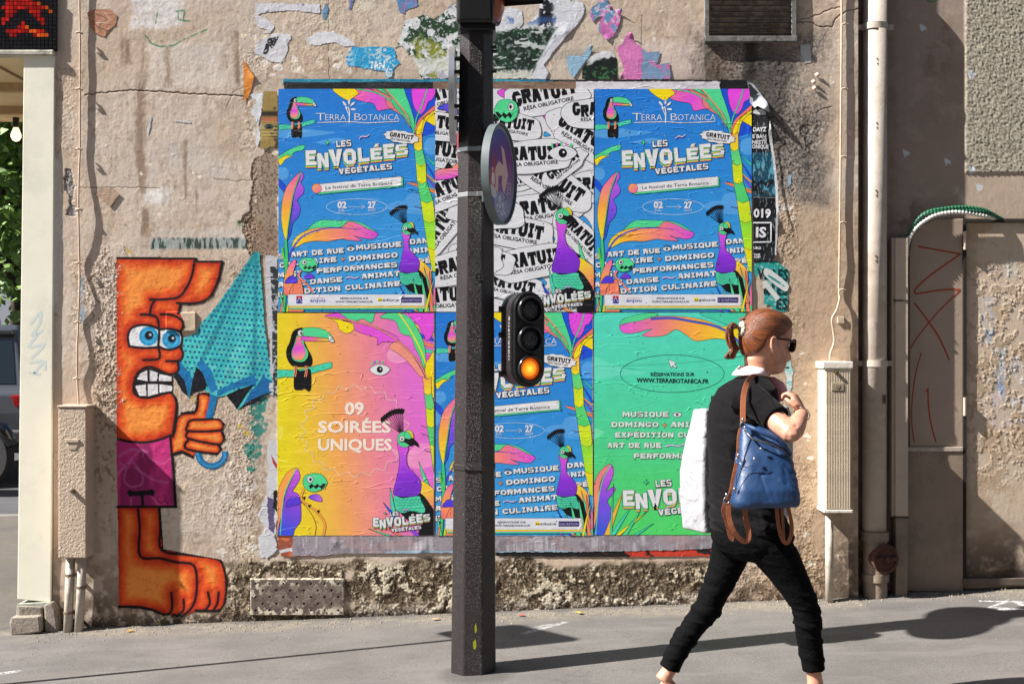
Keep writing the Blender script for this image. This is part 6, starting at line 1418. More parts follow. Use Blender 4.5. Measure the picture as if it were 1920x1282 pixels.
cable([(149, -60, .016), (149, 0, .015), (150, 65, .014), (150, 120, .016), (150, 170, .015), (150, 240, .015), (150, 282, .013), (148, 330, .018), (147, 380, .026), (148, 440, .020), (149, 495, .010), (149, 545, .024), (147, 600, .010), (145, 650, .020), (145, 710, .011), (147, 745, .016), (148, 765, .018)], .0052,
      'thin beige cable running down the left bay into the textured meter box', [(151, 65), (151, 170), (150, 282), (151, 395), (149, 495), (147, 605), (146, 710)])
cable([(1578, -60, .014), (1578, 50, .012), (1577, 170, .014), (1576, 300, .014), (1575, 400, .012), (1574, 480, .016), (1573, 545, .012), (1574, 560, .02), (1569, 580, .028), (1560, 598, .034), (1562, 618, .03), (1564, 640, .03), (1557, 662, .04), (1556, 676, .05)], .0055,
      'beige cable with a loose loop running down into the ribbed meter box at the right', [(1578, 52), (1577, 172), (1575, 298), (1574, 420), (1573, 545)])
bx = empty('meter_box', W(146, 1048), 0, 'tall narrow beige meter box with rough painted texture beside the left pillar', 'meter box')
B0 = Vector(bx.location); DB = .118
def fbox(px0, py0, px1, py1, d):
    """box on the wall whose FRONT face covers the given pixels"""
    a_ = W(px0, py0, d); b2 = W(px1, py1, d); return a_.x, b2.x, b2.z, a_.z
x0, x1, z0, z1_ = fbox(109, 764, 162, 1046, DB)
m = MB(); m.box(x0 - B0.x, x1 - B0.x, -DB, .01, z0 - B0.z, z1_ - B0.z); m.build('housing', M['boxpaint'], bx, bevel=.006)
m = MB(); m.box(x0 - B0.x - .004, x1 - B0.x + .006, -DB - .004, .008, z1_ - B0.z, z1_ - B0.z + .012); m.build('lid', M['beige'], bx, bevel=.004)
c = W(136, 828, DB) - B0; m = MB(); m.box(c.x - .035, c.x + .035, -DB - .007, -DB, c.z - .003, c.z + .014); m.build('hood', M['beige'], bx, bevel=.002)
m = MB(); m.prism([(c.x - .028, c.z - .018), (c.x + .028, c.z - .018), (c.x + .018, c.z - .040), (c.x - .018, c.z - .040)], -DB - .003, -DB); m.build('label_plate', M['beige'], bx, bevel=.001)
c = W(137, 920, DB) - B0; m = MB(); m.lathe([(.013, 0), (.013, .012), (.009, .02), (.004, .021)], 14, M=Matrix.Translation((c.x, -DB, c.z)) @ Matrix.Rotation(PI / 2, 4, 'X')); m.build('lock', simple('old_brass', (120, 108, 90), .4, metal=.6), bx, smooth=False)
for i, (xa, xb, lb) in enumerate(((133, 127, 'left of the two off-white conduits rising from the pavement into the textured meter box'), (155, 147, 'right of the two off-white conduits rising from the pavement into the textured meter box'))):
    a_ = W(xa, 1046, .05); b2 = W(xb, 1187, .05); g = empty('conduit', (b2.x, b2.y, b2.z), 0, lb, 'pipe', 'conduits below the left meter box')
    m = MB(); m.tube([(0, 0, -.02), tuple(a_ - b2 + Vector((0, 0, .02)))], .0235, 14); m.build('pipe', M['pipewhite'], g, smooth=True)
    for f_ in ((.28, .78) if i == 0 else (.30 + .32,)):
        c = (a_ - b2) * f_; m = MB(); m.tube([c + Vector((0, 0, -.006)), c + Vector((0, 0, .006))], .0265, 14); m.tube([c + Vector((0, .02, 0)), c + Vector((0, .05, 0))], .008, 6); m.build('strap', simple('strap_metal', (120, 104, 88), .6, metal=.3), g)
DR = .135
br = empty('meter_box', W(1562, 960), 0, 'cream ribbed meter box with a small nameplate on the right of the wall', 'meter box'); B0 = Vector(br.location)
x0, x1, z0, z1_ = fbox(1546, 690, 1596, 958, DR)
M['ribbed'] = simple('cream_enamel', (196, 180, 156), .55, var=.16, scale=9, bmp=.0006, dirt=(150, 136, 118), dscale=6)
M['boxwhite'] = simple('chalky_white_paint', (222, 214, 200), .6, var=.08, scale=20, bmp=.002, bscale=60)
m = MB(); m.box(x0 - B0.x, x1 - B0.x, -DR, .01, z0 - B0.z, z1_ - B0.z); m.build('housing', M['boxwhite'], br, bevel=.004)
nr = 15; wx = (x1 - x0 - .012) / nr
ribm = None
for k in range(nr):
    m = MB(); xc = wx / 2; hh_ = (z1_ - z0) - .03; m.prism([(-xc * .68, 0), (xc * .68, 0), (xc * .68, hh_), (-xc * .68, hh_)], -.006, 0)
    if ribm is None: ribm = m.build('rib', M['ribbed'], br, bevel=.0015, seg=1); o = ribm
    else: o = ribm.copy(); COL.objects.link(o); o.parent = br
    o.location = (x0 - B0.x + .006 + wx * (k + .5), -DR - .0005, z0 - B0.z + .012)
m = MB(); m.box(x0 - B0.x - .012, x1 - B0.x + .008, -DR - .012, .008, z1_ - B0.z - .002, z1_ - B0.z + .034); m.build('lid', M['boxwhite'], br, bevel=.004)
m = MB(); m.box(x0 - B0.x - .004, x1 - B0.x + .006, -DR - .009, .006, z0 - B0.z - .008, z0 - B0.z + .008); m.build('base_rim', M['boxwhite'], br, bevel=.003)
c = W(1570, 725, DR) - B0; m = MB(); m.box(c.x - .032, c.x + .032, -DR - .0095, -DR - .006, c.z - .020, c.z + .020); pl_ = m.build('nameplate', simple('worn_plate', (170, 156, 132), .5, metal=.2), br, bevel=.004)
m = MB(); m.prism([(c.x - .013, c.z + .01), (c.x + .013, c.z + .01), (c.x + .012, c.z - .004), (c.x, c.z - .012), (c.x - .012, c.z - .004)], -DR - .0115, -DR - .0095); o = m.build('shield', simple('plate_emboss', (140, 126, 104), .5), br, bevel=.001)
c = W(1567, 698, DR) - B0; m = MB(); m.lathe([(.010, 0), (.010, .014), (.005, .016)], 12, M=Matrix.Translation((c.x, -DR - .005, c.z)) @ Matrix.Rotation(PI / 2, 4, 'X')); m.build('lock', simple('lock_brass', (120, 104, 70), .4, metal=.7), br)
a_ = W(1555, 962, .05); b2 = W(1555, 1130, .05); g = empty('conduit', b2, 0, 'single white conduit from the pavement up to the ribbed meter box', 'pipe')
m = MB(); m.tube([(0, 0, -.02), tuple(a_ - b2 + Vector((0, 0, .02)))], .0215, 14); m.build('pipe', M['pipewhite'], g, smooth=True)
pl = empty('junction_plate', W(1576, 600, .0), 0, 'small square plate painted over beside the loose cable loop', 'cover plate'); m = MB(); m.box(-.018, .018, -.010, .004, -.018, .018); m.build('plate', M['beige'], pl, bevel=.002)
pl = empty('junction_plate', W(346, 602, .0), 0, 'small beige cover plate between the figure’s brow and the umbrella', 'cover plate'); P = Canvas(336, 585, 368, 621, 1.0, (196, 176, 152)); P.rgb *= (1 + .12 * (P.N(30, 4, seed=5) - .5))[..., None]; P.h = wall_h(P.X, P.Y) + .0078; P.h -= .012 * ((P.X > 367.4) | (P.Y < 585.6) | (P.Y > 620.4)); o = P.mesh('plate', M['plaster'], None, None); o.parent = pl; o.location = Vector(o.location) - Vector(pl.location)

# perforated cast plate low in the wall
pv = empty('perforated_plate', W(558, 1118), 0, 'weathered cast plate drilled with rows of holes, low in the wall left of the pole', 'vent plate'); B0 = Vector(pv.location)
P = Canvas(469, 1083, 646, 1153, .8, (108, 96, 88)); X, Y = P.X, P.Y
a1 = P.N(10, 5, seed=201); a2 = P.N(34, 4, seed=202)
P.mix(ALL, sst(.5, .6, a1), (92, 80, 76), .8); P.mix(ALL, sst(.6, .7, a2) * sst(.42, .5, a1), (70, 60, 55), .6); P.mix(ALL, sst(.53, .56, P.N(14, 5, seed=203)) * (sst(1130, 1146, Y) + sst(500, 478, X) + sst(1100, 1090, Y) + .25), (200, 190, 172), .9)
P.h += .009 + .0008 * (a2 - .5)
for r in range(5):
    for k in range(7):
        hx = 480.5 + k * 25.8 + (13 if r % 2 else 0); hy = 1093.5 + r * 12.4
        if hx > 640: continue
        dd = np.hypot(X - hx, Y - hy); P.mix(ALL, 1 - sst(1.5, 2.3, dd), (8, 7, 7)); P.h -= .003 * (1 - sst(1.2, 2.2, dd))
e_ = np.minimum(np.minimum(X - 469, 646 - X), np.minimum(Y - 1083, 1153 - Y)); P.mix(ALL, (e_ < 3) * (sst(.3, .5, a2)), (206, 194, 172), .8); P.h -= .011 * (e_ < 1.2)
o = P.mesh('plate', M['plaster'], None, None); o.parent = pv; o.location = Vector(o.location) - B0

# louvred vent
M['sootmetal'] = simple('sooty_grey_metal', (118, 116, 113), .75, var=.4, scale=30, bmp=.002, bscale=90, dirt=(26, 25, 24), dscale=22)
M['sootslat'] = simple('sooty_slat', (20, 19, 18), .8, var=.5, scale=50, bmp=.002, bscale=120, dirt=(60, 58, 55), dscale=18)
lv = empty('louvre_vent', W(1408, 80), 0, 'soot-blackened louvred vent in a grey frame at the top right of the wall', 'vent'); B0 = Vector(lv.location)
def wb(px0, py0, px1, py1, y0, y1, name, mat, par, bev=.003):
    a_ = W(px0, py0); b2 = W(px1, py1); bb = Vector(par.location); m = MB(); m.box(a_.x - bb.x, b2.x - bb.x, y0 - bb.y, y1 - bb.y, b2.z - bb.z, a_.z - bb.z); return m.build(name, mat, par, bevel=bev)
FD = -.024
wb(1320, -60, 1329, 80, FD, .03, 'frame_side', M['sootmetal'], lv); wb(1482, -60, 1492, 80, FD, .03, 'frame_side', M['sootmetal'], lv)
wb(1320, 70, 1493, 80.5, FD - .004, .03, 'frame_sill', M['sootmetal'], lv); wb(1320, -70, 1493, -60, FD, .03, 'frame_top', M['sootmetal'], lv)
wb(1329, -60, 1482, 70, .002, .012, 'backing', simple('vent_dark', (8, 8, 8), .9), lv, 0)
sl0 = None
for k in range(13):
    y = 64 - k * 10.4
    if sl0 is None:
        a_ = W(1330, 0); b2 = W(1481, 0); m = MB(); L2 = (b2.x - a_.x) / 2; m.box(-L2, L2, -.014, .014, -.0030, .0030); sl0 = m.build('slat', M['sootslat'], lv, bevel=.001); o = sl0
    else: o = sl0.copy(); COL.objects.link(o); o.parent = lv
    q = W(1405.5, y); o.location = (q.x - B0.x, -.012, q.z - B0.z); o.rotation_euler = (math.radians(18), 0, 0)

# ------------------------------------------------------------------ right bay: downpipe, trunking, conduits, panels
M['pipebeige'] = simple('painted_downpipe', (184, 172, 160), .55, var=.14, scale=9, bmp=.0012, bscale=60, dirt=(140, 120, 104), dscale=2.2)
M['rust'] = simple('rusty_iron', (92, 56, 46), .85, var=.4, scale=40, bmp=.003, bscale=90, dirt=(58, 40, 34), dscale=14)
py_ = .055
def WY(px, py, y): return W(px, py, -y)
dp = empty('downpipe', WY(1642, 1128, py_), 0, 'beige round downpipe with collars and a rusty round cleaning cap near the ground', 'drainpipe'); B0 = Vector(dp.location)
def rel(px, py, y): return WY(px, py, y) - B0
m = MB(); m.tube([rel(1641, -80, py_), rel(1639, 1002, py_)], .0635, 24); m.build('pipe', M['pipebeige'], dp, smooth=True)
m = MB(); m.tube([rel(1640, 995, py_), rel(1640, 1012, py_)], .074, 24); m.tube([rel(1640, 1010, py_), rel(1641, 1132, py_)], .064, 24); m.tube([rel(1641, 1074, py_), rel(1641, 1088, py_)], .072, 24); m.build('lower_pipe', simple('grimy_lower_pipe', (150, 132, 116), .7, var=.3, scale=12, bmp=.002, bscale=50, dirt=(84, 72, 64), dscale=6), dp, autosm=.6)
for yy in (52, 681):
    m = MB(); m.tube([rel(1640, yy - 6, py_), rel(1640, yy + 6, py_)], .069, 24); c = rel(1640, yy, py_); m.box(c.x - .11, c.x - .06, c.y - .008, c.y + .008, c.z - .014, c.z + .014); m.box(c.x + .06, c.x + .10, c.y - .008, c.y + .008, c.z - .014, c.z + .014)
    m.lathe([(.010, 0), (.010, .01)], 8, M=Matrix.Translation((c.x - .088, c.y - .008, c.z)) @ Matrix.Rotation(PI / 2, 4, 'X')); m.build('collar', M['pipebeige'], dp, autosm=.6)
c = rel(1658, 1047, py_ - .07); Mx = Matrix.Translation(c) @ Matrix.Rotation(math.radians(18), 4, 'Z') @ Matrix.Rotation(PI / 2, 4, 'X')
m = MB(); m.lathe([(.066, -.05), (.068, 0), (.078, .002), (.078, .018), (.064, .020), (.060, .012), (.002, .012)], 28, M=Mx, cap=False); cp = m.build('cleaning_cap', M['rust'], dp, autosm=.5)
m = MB(); m.box(-.060, .060, -.011, .011, .010, .026, M=Mx); m.lathe([(.016, .03), (.014, .038)], 8, M=Mx); m.build('bar', M['rust'], cp, bevel=.003); 
# sticker on the pipe
st_ = empty('sticker', WY(1657, 748, -.002), 0, 'tiny dark scribbled sticker on the downpipe', 'sticker'); A_ = Art(); A_.rect(-4, -8, 4, 9, (110, 86, 84), 1); A_.ribbon([(-2, 6), (0, -6), (2, 5), (-3, 0), (3, -2)], 1.2, (20, 20, 24), 2)
o = A_.mesh('scribble', M['scrap'], st_); o.rotation_euler = (0, 0, math.radians(24)); st_.location = WY(1656, 748, py_ - .0635) + Vector((.008, .004, 0))
# trunking
tr = empty('cable_trunking', WY(1688, 1122, .06), 0, 'square beige cable trunking standing right of the downpipe', 'trunking'); B0 = Vector(tr.location)
def bxr(px0, py0, px1, py1, yf, yb, name, mat, par, bev=.003):
    a_ = WY(px0, py0, yf); b2 = WY(px1, py1, yf); bb = Vector(par.location); m = MB(); m.box(a_.x - bb.x, b2.x - bb.x, yf - bb.y, yb - bb.y, b2.z - bb.z, a_.z - bb.z); return m.build(name, mat, par, bevel=bev)
bxr(1679, 446, 1703, 968, .03, .13, 'upper_duct', M['beige'], tr); bxr(1680, 970, 1702, 1126, .033, .13, 'lower_duct', simple('grimy_duct', (140, 124, 108), .75, var=.3, scale=14, bmp=.002, bscale=60, dirt=(86, 76, 68), dscale=7), tr)
bxr(1672, 446, 1679.4, 968, .05, .13, 'side_flange', M['beige'], tr, .002)
for yy in (562, 968): bxr(1678, yy, 1704, yy + 3, .026, .13, 'band', simple('dark_band', (70, 62, 56), .8), tr, .001)
# upper flat panel with red strokes and the lower sheet
pn = empty('wall_hatch', WY(1755, 838, .1), 0, 'tall flat beige hatch with an arched top carrying red scrawls', 'hatch'); B0 = Vector(pn.location)
m = MB(); ol = [(1706, 838), (1706, 470), (1712, 444), (1728, 424), (1752, 412), (1806, 410), (1806, 838)]; m.prism([(WY(a_, b2, .1).x - B0.x, WY(a_, b2, .1).z - B0.z) for a_, b2 in ol], 0, .018); m.build('panel', simple('hatch_paint', (162, 144, 128), .6, var=.08, scale=6, bmp=.0012, bscale=50), pn, bevel=.003)
gr = empty('red_graffiti', WY(1700, 450, .099), 0, 'thin red scrawled lines: a zigzag, a cross and two strokes on the arched hatch', 'graffiti')
A_ = Art(); A_.T = lambda x, y: ((x / 2.564 - 60) * 1.018, (y / 2.564 - 90) * 1.018)
RG = (158, 66, 42)
for q, w in (([(208, 262), (300, 278), (400, 296), (408, 300), (380, 320), (280, 390), (205, 455), (192, 482), (215, 486), (320, 470), (412, 468)], 3.2), ([(412, 470), (300, 580), (210, 690), (172, 752)], 2.6), ([(190, 532), (250, 610), (310, 700), (358, 806)], 3.2),
             ([(224, 772), (195, 880), (180, 1000), (178, 1100), (190, 1200)], 2.4), ([(256, 940), (258, 1020), (270, 1110), (294, 1198)], 3.0), ([(256, 940), (246, 960)], 2.4)): (globals().__setitem__('A2', Art()), setattr(A2, 'T', A_.T), A2.ribbon(q, w, RG, 1, smooth=True), A2.mesh('stroke', M['scrap'], gr))
ls = empty('steel_sheet', WY(1755, 1108, .095), 0, 'grimy grey-beige lower metal sheet under the arched hatch', 'metal sheet'); 
bxr(1700, 842, 1806, 1108, .09, .117, 'sheet', simple('grimy_sheet', (142, 124, 108), .6, var=.2, scale=5, bmp=.001, bscale=50, dirt=(88, 78, 70), dscale=3), ls, .003); bxr(1702, 838, 1806, 846, .084, .117, 'top_lip', simple('lip_paint', (176, 164, 150), .6, var=.3, scale=30), ls, .002)
# door frame, gap, hinges
B0 = Vector(door.location)
bxr(1806, 414, 1812, 1096, .088, .117, 'frame_stile', simple('dark_gap', (36, 30, 26), .9), door, .001); bxr(1806, 410, 2150, 417, .09, .117, 'frame_head', simple('dark_gap_head', (44, 36, 30), .9), door, .001)
bxr(1806, 1084, 2150, 1097, .080, .117, 'threshold', simple('threshold_steel', (92, 80, 72), .7, var=.3, scale=20, bmp=.002), door, .003)
for yy in (434, 745): 
    m = MB(); a_ = WY(1809, yy, .08) - B0; b2 = WY(1809, yy + 34, .08) - B0; m.tube([a_, b2], .0085, 10); m.build('hinge', M['beige'], door, autosm=.6)
# corrugated conduits arching over the hatch
def mat_hose(name, col): return simple(name, col, .45, var=.1, bmp=0)
def hose(pts, r, col, label, seed, n=26):
    P = [WY(a_, b2, c_) for a_, b2, c_ in pts]; o0 = P[0]; g = empty('corrugated_conduit', o0, 0, label, 'conduit')
    q = []
    for i in range(len(P) - 1):
        a_, b_, c, d_ = P[max(i - 1, 0)], P[i], P[i + 1], P[min(i + 2, len(P) - 1)]; k_ = max(4, int((c - b_).length / .0045))
        for k in range(k_): t_ = k / k_; q.append(0.5 * (2 * b_ + (c - a_) * t_ + (2 * a_ - 5 * b_ + 4 * c - d_) * t_ ** 2 + (3 * b_ - a_ - 3 * c + d_) * t_ ** 3) - o0)
    q.append(P[-1] - o0); m = MB(); m.tube(q, [r * (1 + .16 * (1 if (i // 2) % 2 else -1)) for i in range(len(q))], 10); m.build('hose', mat_hose(label[:6].strip() + '_plastic', col), g, smooth=True); return g
hose([(1698, 470, .075), (1704, 440, .06), (1718, 414, .055), (1740, 398, .055), (1775, 391, .055), (1810, 389, .055), (1845, 394, .06), (1872, 408, .09), (1880, 412, .13)], .0105, (30, 96, 66), 'green corrugated conduit arching over the hatch, uppermost of the bundle', 1)
hose([(1690, 476, .08), (1698, 448, .06), (1712, 424, .05), (1728, 406, .05), (1750, 399, .05), (1790, 396, .05), (1830, 396, .05), (1856, 400, .07), (1876, 410, .12)], .0100, (26, 84, 60), 'second green corrugated conduit twisted under the first in the bundle', 2)
hose([(1700, 480, .07), (1702, 456, .05), (1716, 430, .045), (1738, 412, .045), (1760, 402, .045), (1790, 398, .045), (1820, 400, .05), (1850, 406, .06), (1872, 412, .12)], .0105, (206, 204, 196), 'white corrugated conduit bending into the trunking, lowest of the bundle', 3)

# ------------------------------------------------------------------ pole with signs and signals
M['pole'] = simple('glint_speckled_grey_pole_paint', (42, 36, 37), .42, var=.18, scale=8, bmp=0)
mm = M['pole']; t = mm.node_tree; b = t.nodes['Principled BSDF']; p_ = objc(t)
v = nd(t, 'ShaderNodeTexVoronoi'); v.inputs['Scale'].default_value = 190; t.links.new(p_, v.inputs['Vector']); dens = noise(t, p_, 6, 3, .6)
drop = math_(t, 'LESS_THAN', v.outputs['Distance'], math_(t, 'MULTIPLY_ADD', dens, .5, .02))
n1_ = bump(t, None, noise(t, p_, 90, 3, .6), .0015, .7); bump(t, b, drop, .0018, .7, prev=n1_)
bc = b.inputs['Base Color'].links[0].from_socket; v2 = nd(t, 'ShaderNodeTexVoronoi'); v2.inputs['Scale'].default_value = 95; t.links.new(p_, v2.inputs['Vector'])
t.links.new(mixc(t, bc, (.30, .28, .28), math_(t, 'MULTIPLY', math_(t, 'LESS_THAN', v2.outputs['Distance'], math_(t, 'MULTIPLY', noise(t, p_, 5, 4, .7), .36)), .25)), b.inputs['Base Color'])  # pale specks mixed into the colour stand in for sun glints
M['alu'] = simple('brushed_aluminium', (178, 180, 182), .35, metal=.8, var=.12, scale=30, bmp=.0003)
M['signgrey'] = simple('sign_rim_grey', (92, 102, 104), .5, var=.12, scale=20, bmp=.0006)
M['blackplastic'] = simple('black_polycarbonate', (20, 20, 22), .38, var=.2, scale=14, bmp=.0003, spec=.5)
PO = 1.10
pole = empty('signal_pole', W(888, 1250, PO), 0, 'thick octagonal grey-brown signal pole with steel straps standing on the pavement', 'pole'); B0 = Vector(pole.location)
def wp(px, py, off=PO): return W(px, py, off) - B0
def octa(pts, name, mat, par, ex=1.0, bev=.006):
    m = MB(); base = []
    for (cx, py, half) in pts:
        c = wp(cx, py); r = half * (D - PO) / F * ex / math.cos(PI / 8)
        for k in range(8): a_ = PI / 8 + k * PI / 4; m.v.append((c.x + r * math.cos(a_), r * math.sin(a_), c.z))
    for i in range(len(pts) - 1):
        for k in range(8): a_ = i * 8 + k; b2 = i * 8 + (k + 1) % 8; m.f.append((a_, b2, b2 + 8, a_ + 8))
    m.f.append(tuple(range(8))); m.f.append(tuple(range(8 * (len(pts) - 1), 8 * len(pts)))); return m.build(name, mat, par, bevel=bev)
octa([(888, 1262, 41.5), (888, 1230, 41.3), (893, 160, 31.5), (894, 40, 30.5)], 'shaft', M['pole'], pole)
octa([(889, 878, 38.6), (889, 868, 38.6)], 'ring', M['pole'], pole, 1.03, .002)
t1 = Art(); text(t1, 'S LEHCE', -16, 4, 32, 5.5, 0, (96, 84, 84), 1, off=.03)
for yy in (284, 368): octa([(892, yy + 4, 33.4), (892, yy - 4, 33.4)], 'strap', M['alu'], pole, 1.02, .001); c = wp(905, yy); m = MB(); m.box(c.x - .022, c.x + .022, -.092, -.078, c.z - .010, c.z + .010); m.build('buckle', M['alu'], pole, bevel=.002)
for (px, py) in ((858, 112), (858, 136), (861, 200), (861, 222)): c = wp(px, py); m = MB(); m.tube([(c.x - .022, -.01, c.z), (c.x + .02, -.01, c.z)], .009, 8); m.build('bracket', M['blackplastic'], pole)
for yy in (92, 100, 137): c = wp(928, yy); m = MB(); m.tube([(c.x - .01, -.03, c.z), (c.x + .008, -.03, c.z)], .007, 6); m.build('bolt', M['blackplastic'], pole)
for cy in (520, 195): 
    c = wp(899, cy); m = MB(); m.lathe([(.020, 0), (.020, .003), (.015, .0035), (.015, .001), (.008, .001), (.007, .004), (.002, .0045)], 16, M=Matrix.Translation((c.x, -.0815 if cy > 400 else -.0735, c.z)) @ Matrix.Rotation(PI / 2, 4, 'X')); m.build('lock_cap', M['pole'], pole)
for (px, py, sx_, sz_) in ((891, 1198, 3.4, 8), (893, 1168, 1.6, 10), (907, 1137, 2.2, 7), (908, 1032, 3, 2), (914, 1033, 2, 1.4), (919, 1156, .8, 4)):
    A_ = Art(); A_.fill([(sx_ * math.cos(a_) * random.uniform(.6, 1.2), sz_ * math.sin(a_) * random.uniform(.6, 1.2)) for a_ in [k * PI / 5 for k in range(10)]], (150, 156, 30), 1); c = wp(px, py)
    half = 41 - (1240 - py) * .0092; o = A_.mesh('paint_splash', M['scrap'], pole)
    ap = half * (D - PO) / F
    if px < 905: o.location = (c.x, -ap - .001, c.z)
    else: o.location = (c.x, -ap + (c.x - ap * .414 - 0) - .001 if c.x > ap * .414 else -ap - .001, c.z); o.rotation_euler = (0, 0, PI / 4 if c.x > ap * .414 else 0)
# big signal head cut by the top of the picture
M['amber'] = simple('amber_lens', (150, 70, 36), .25, var=.3, scale=60, bmp=.002, bscale=60)
sg = empty('traffic_signal', W(896, 60, PO), 0, 'dark traffic signal housing on top of the pole, cut by the top of the picture', 'traffic light'); S0 = Vector(sg.location)
def ws(px, py): return W(px, py, PO) - S0
a_ = ws(858, -420); b2 = ws(932, 56); m = MB(); m.box(a_.x, b2.x - .012, -.125, .11, b2.z, a_.z); m.build('housing', M['blackplastic'], sg, bevel=.016, seg=3)
m = MB(); c = ws(895, 60); m.box(c.x - .078, c.x + .082, -.10, .10, c.z - .018, c.z + .012); m.build('base_flange', M['blackplastic'], sg, bevel=.006)
for k in range(3):
    cy = 4 - k * 165; c = ws(926, cy); Mx = Matrix.Translation((c.x, -.01, c.z)) @ Matrix.Rotation(math.radians(-14), 4, 'Z') @ Matrix.Rotation(PI / 2, 4, 'Y')
    m = MB(); m.lathe([(.108, -.02), (.108, .012), (.098, .014)], 28, M=Mx, cap=False); m.build('lens_ring', M['blackplastic'], sg, autosm=.6)
    m = MB(); m.lathe([(.096, .0), (.090, .018), (.06, .034), (.002, .042)], 28, M=Mx, cap=False); m.build('lens', M['amber'] if k == 0 else simple('unlit_lens', (60, 16, 16), .25), sg, smooth=True)
    m = MB(); nn_ = 20; vs = []
    for i in range(nn_ + 1):
        a2_ = PI * (0.02 + .96 * i / nn_); rx = .118
        for (ln) in (0, .30 - .10 * abs(math.cos(a2_))):
            for rr_ in (rx, rx - .005): vs.append(Mx @ Vector((-rr_ * math.sin(a2_), rr_ * math.cos(a2_), ln)))
    fs = []
    for i in range(nn_): o_ = i * 4; fs += [(o_, o_ + 4, o_ + 6, o_ + 2), (o_ + 1, o_ + 3, o_ + 7, o_ + 5), (o_ + 2, o_ + 6, o_ + 7, o_ + 3), (o_, o_ + 1, o_ + 5, o_ + 4)]
    m.add(vs, fs); m.build('visor', M['blackplastic'], sg, smooth=False)
# edge-on round sign left of the pole
s1 = empty('round_sign', W(849, 181, PO), 0, 'bright aluminium disc sign seen exactly edge-on at the left of the pole', 'sign')
Mx = Matrix.Rotation(math.radians(-90 + 1), 4, 'Z') @ Matrix.Rotation(PI / 2, 4, 'X')
m = MB(); m.lathe([(.2, -.006), (.212, -.012), (.214, -.012), (.214, .012), (.210, .012), (.208, .004), (.002, .004)], 48, M=Mx); m.build('disc', M['alu'], s1, autosm=.6)
# round sign right of the pole
s2 = empty('round_sign', W(938, 327, PO + .10), 0, 'oblique round sign with purple face, pale arrow and stickers, right of the pole', 'sign')
R = Matrix.Rotation(math.radians(74), 4, 'Z')
Mx = R @ Matrix.Rotation(PI / 2, 4, 'X')
rs_ = .217
m = MB(); m.lathe([(.002, -.004), (rs_ - .004, -.004), (rs_ + .001, -.020), (rs_ + .003, -.020), (rs_ + .003, .014), (rs_, .016), (rs_ - .006, .016), (rs_ - .007, .004), (.002, .004)], 64, M=Mx, cap=False); m.build('disc', M['signgrey'], s2, autosm=.5)
A_ = Art(); kx = rs_ / S / 100
A_.T = lambda x, y: (x * kx, y * kx)
A_.fill(ell(0, 0, 96, 96, 48), (140, 150, 160), 0, smooth=False)
A_.fill(ell(0, 0, 90, 90, 48), Grad((-30, -84), (30, 84), [(0, (60, 84, 160)), (.2, (96, 50, 136)), (.45, (124, 44, 116)), (.7, (130, 92, 150)), (1, (150, 156, 180))]), 1, smooth=False)
A_.fill([(-2, -58), (20, -52), (48, -4), (20, 40), (2, 20), (8, 2), (-20, 6), (-24, 40), (-44, 36), (-44, -4), (-20, -24), (14, -20)], (214, 176, 170), 2, smooth=False)
A_.rect(40, 10, 70, 34, (170, 140, 160), 3); A_.ribbon([(46, 16), (62, 16), (48, 28), (64, 28)], 2, (80, 50, 100), 3.5); A_.rect(16, 34, 44, 56, (150, 140, 160), 3); A_.ribbon([(18, 38), (40, 44), (20, 50)], 3, (90, 80, 110), 3.5)
A_.fill([(-66, -20), (-52, -34), (-44, -16), (-44, 2), (-60, 4)], (150, 50, 56), 3); A_.fill([(-72, 0), (-48, -6), (-40, 20), (-52, 40), (-74, 30)], (196, 80, 70), 3.4); A_.fill(ell(-56, 16, 12, 14), (210, 200, 200), 3.8, .8)
A_.fill([(-76, 30), (-40, 36), (-36, 50), (-70, 52)], (200, 196, 196), 3.6); A_.fill([(-40, 44), (10, 36), (40, 60), (24, 84), (-20, 88), (-48, 66)], (150, 150, 186), 3.2)
for (x, y, r_) in ((-10, 56, 13), (12, 66, 11), (-26, 70, 10)): A_.fill(ell(x, y, r_, r_ * 1.2), (186, 186, 204), 4, .9); A_.ribbon([(x - 5, y), (x, y + 4), (x + 5, y - 3)], 1.2, (60, 60, 100), 4.6)
A_.fill([(-66, 52), (-50, 56), (-48, 72), (-58, 66)], (60, 84, 150), 3.6); A_.ribbon([(-62, -6), (-58, 10), (-66, 24), (-50, 34)], 2.4, (240, 230, 220), 4.2, smooth=True); A_.ribbon([(-20, 62), (0, 80), (30, 74)], 2, (230, 230, 236), 4.4, smooth=True)
fo = A_.mesh('printed_face', M['scrap'], s2); fo.rotation_euler = (0, 0, math.radians(74)); fo.location = R @ Vector((0, -.0048, 0))
m = MB(); m.box(-.05, .02, .0, .06, -.02, .02, M=Matrix.Translation((-.03, 0, .10))); m.box(-.05, .02, .0, .06, -.02, .02, M=Matrix.Translation((-.03, 0, -.10))); m.build('clamp', M['signgrey'], s2, bevel=.003)
# small repeater signal with three lenses
s3 = empty('repeater_signal', W(977, 636, PO + .02), 0, 'small black three-lens repeater signal with its lowest amber lens lit', 'traffic light')
yaw = math.radians(27); R = Matrix.Rotation(yaw, 4, 'Z')
def stad(w, h, n=10):
    r = w / 2; p = []
    for i in range(n + 1): a_ = PI * i / n; p.append((r * math.cos(a_), h / 2 - r + r * math.sin(a_)))
    for i in range(n + 1): a_ = PI + PI * i / n; p.append((r * math.cos(a_), -h / 2 + r + r * math.sin(a_)))
    return p
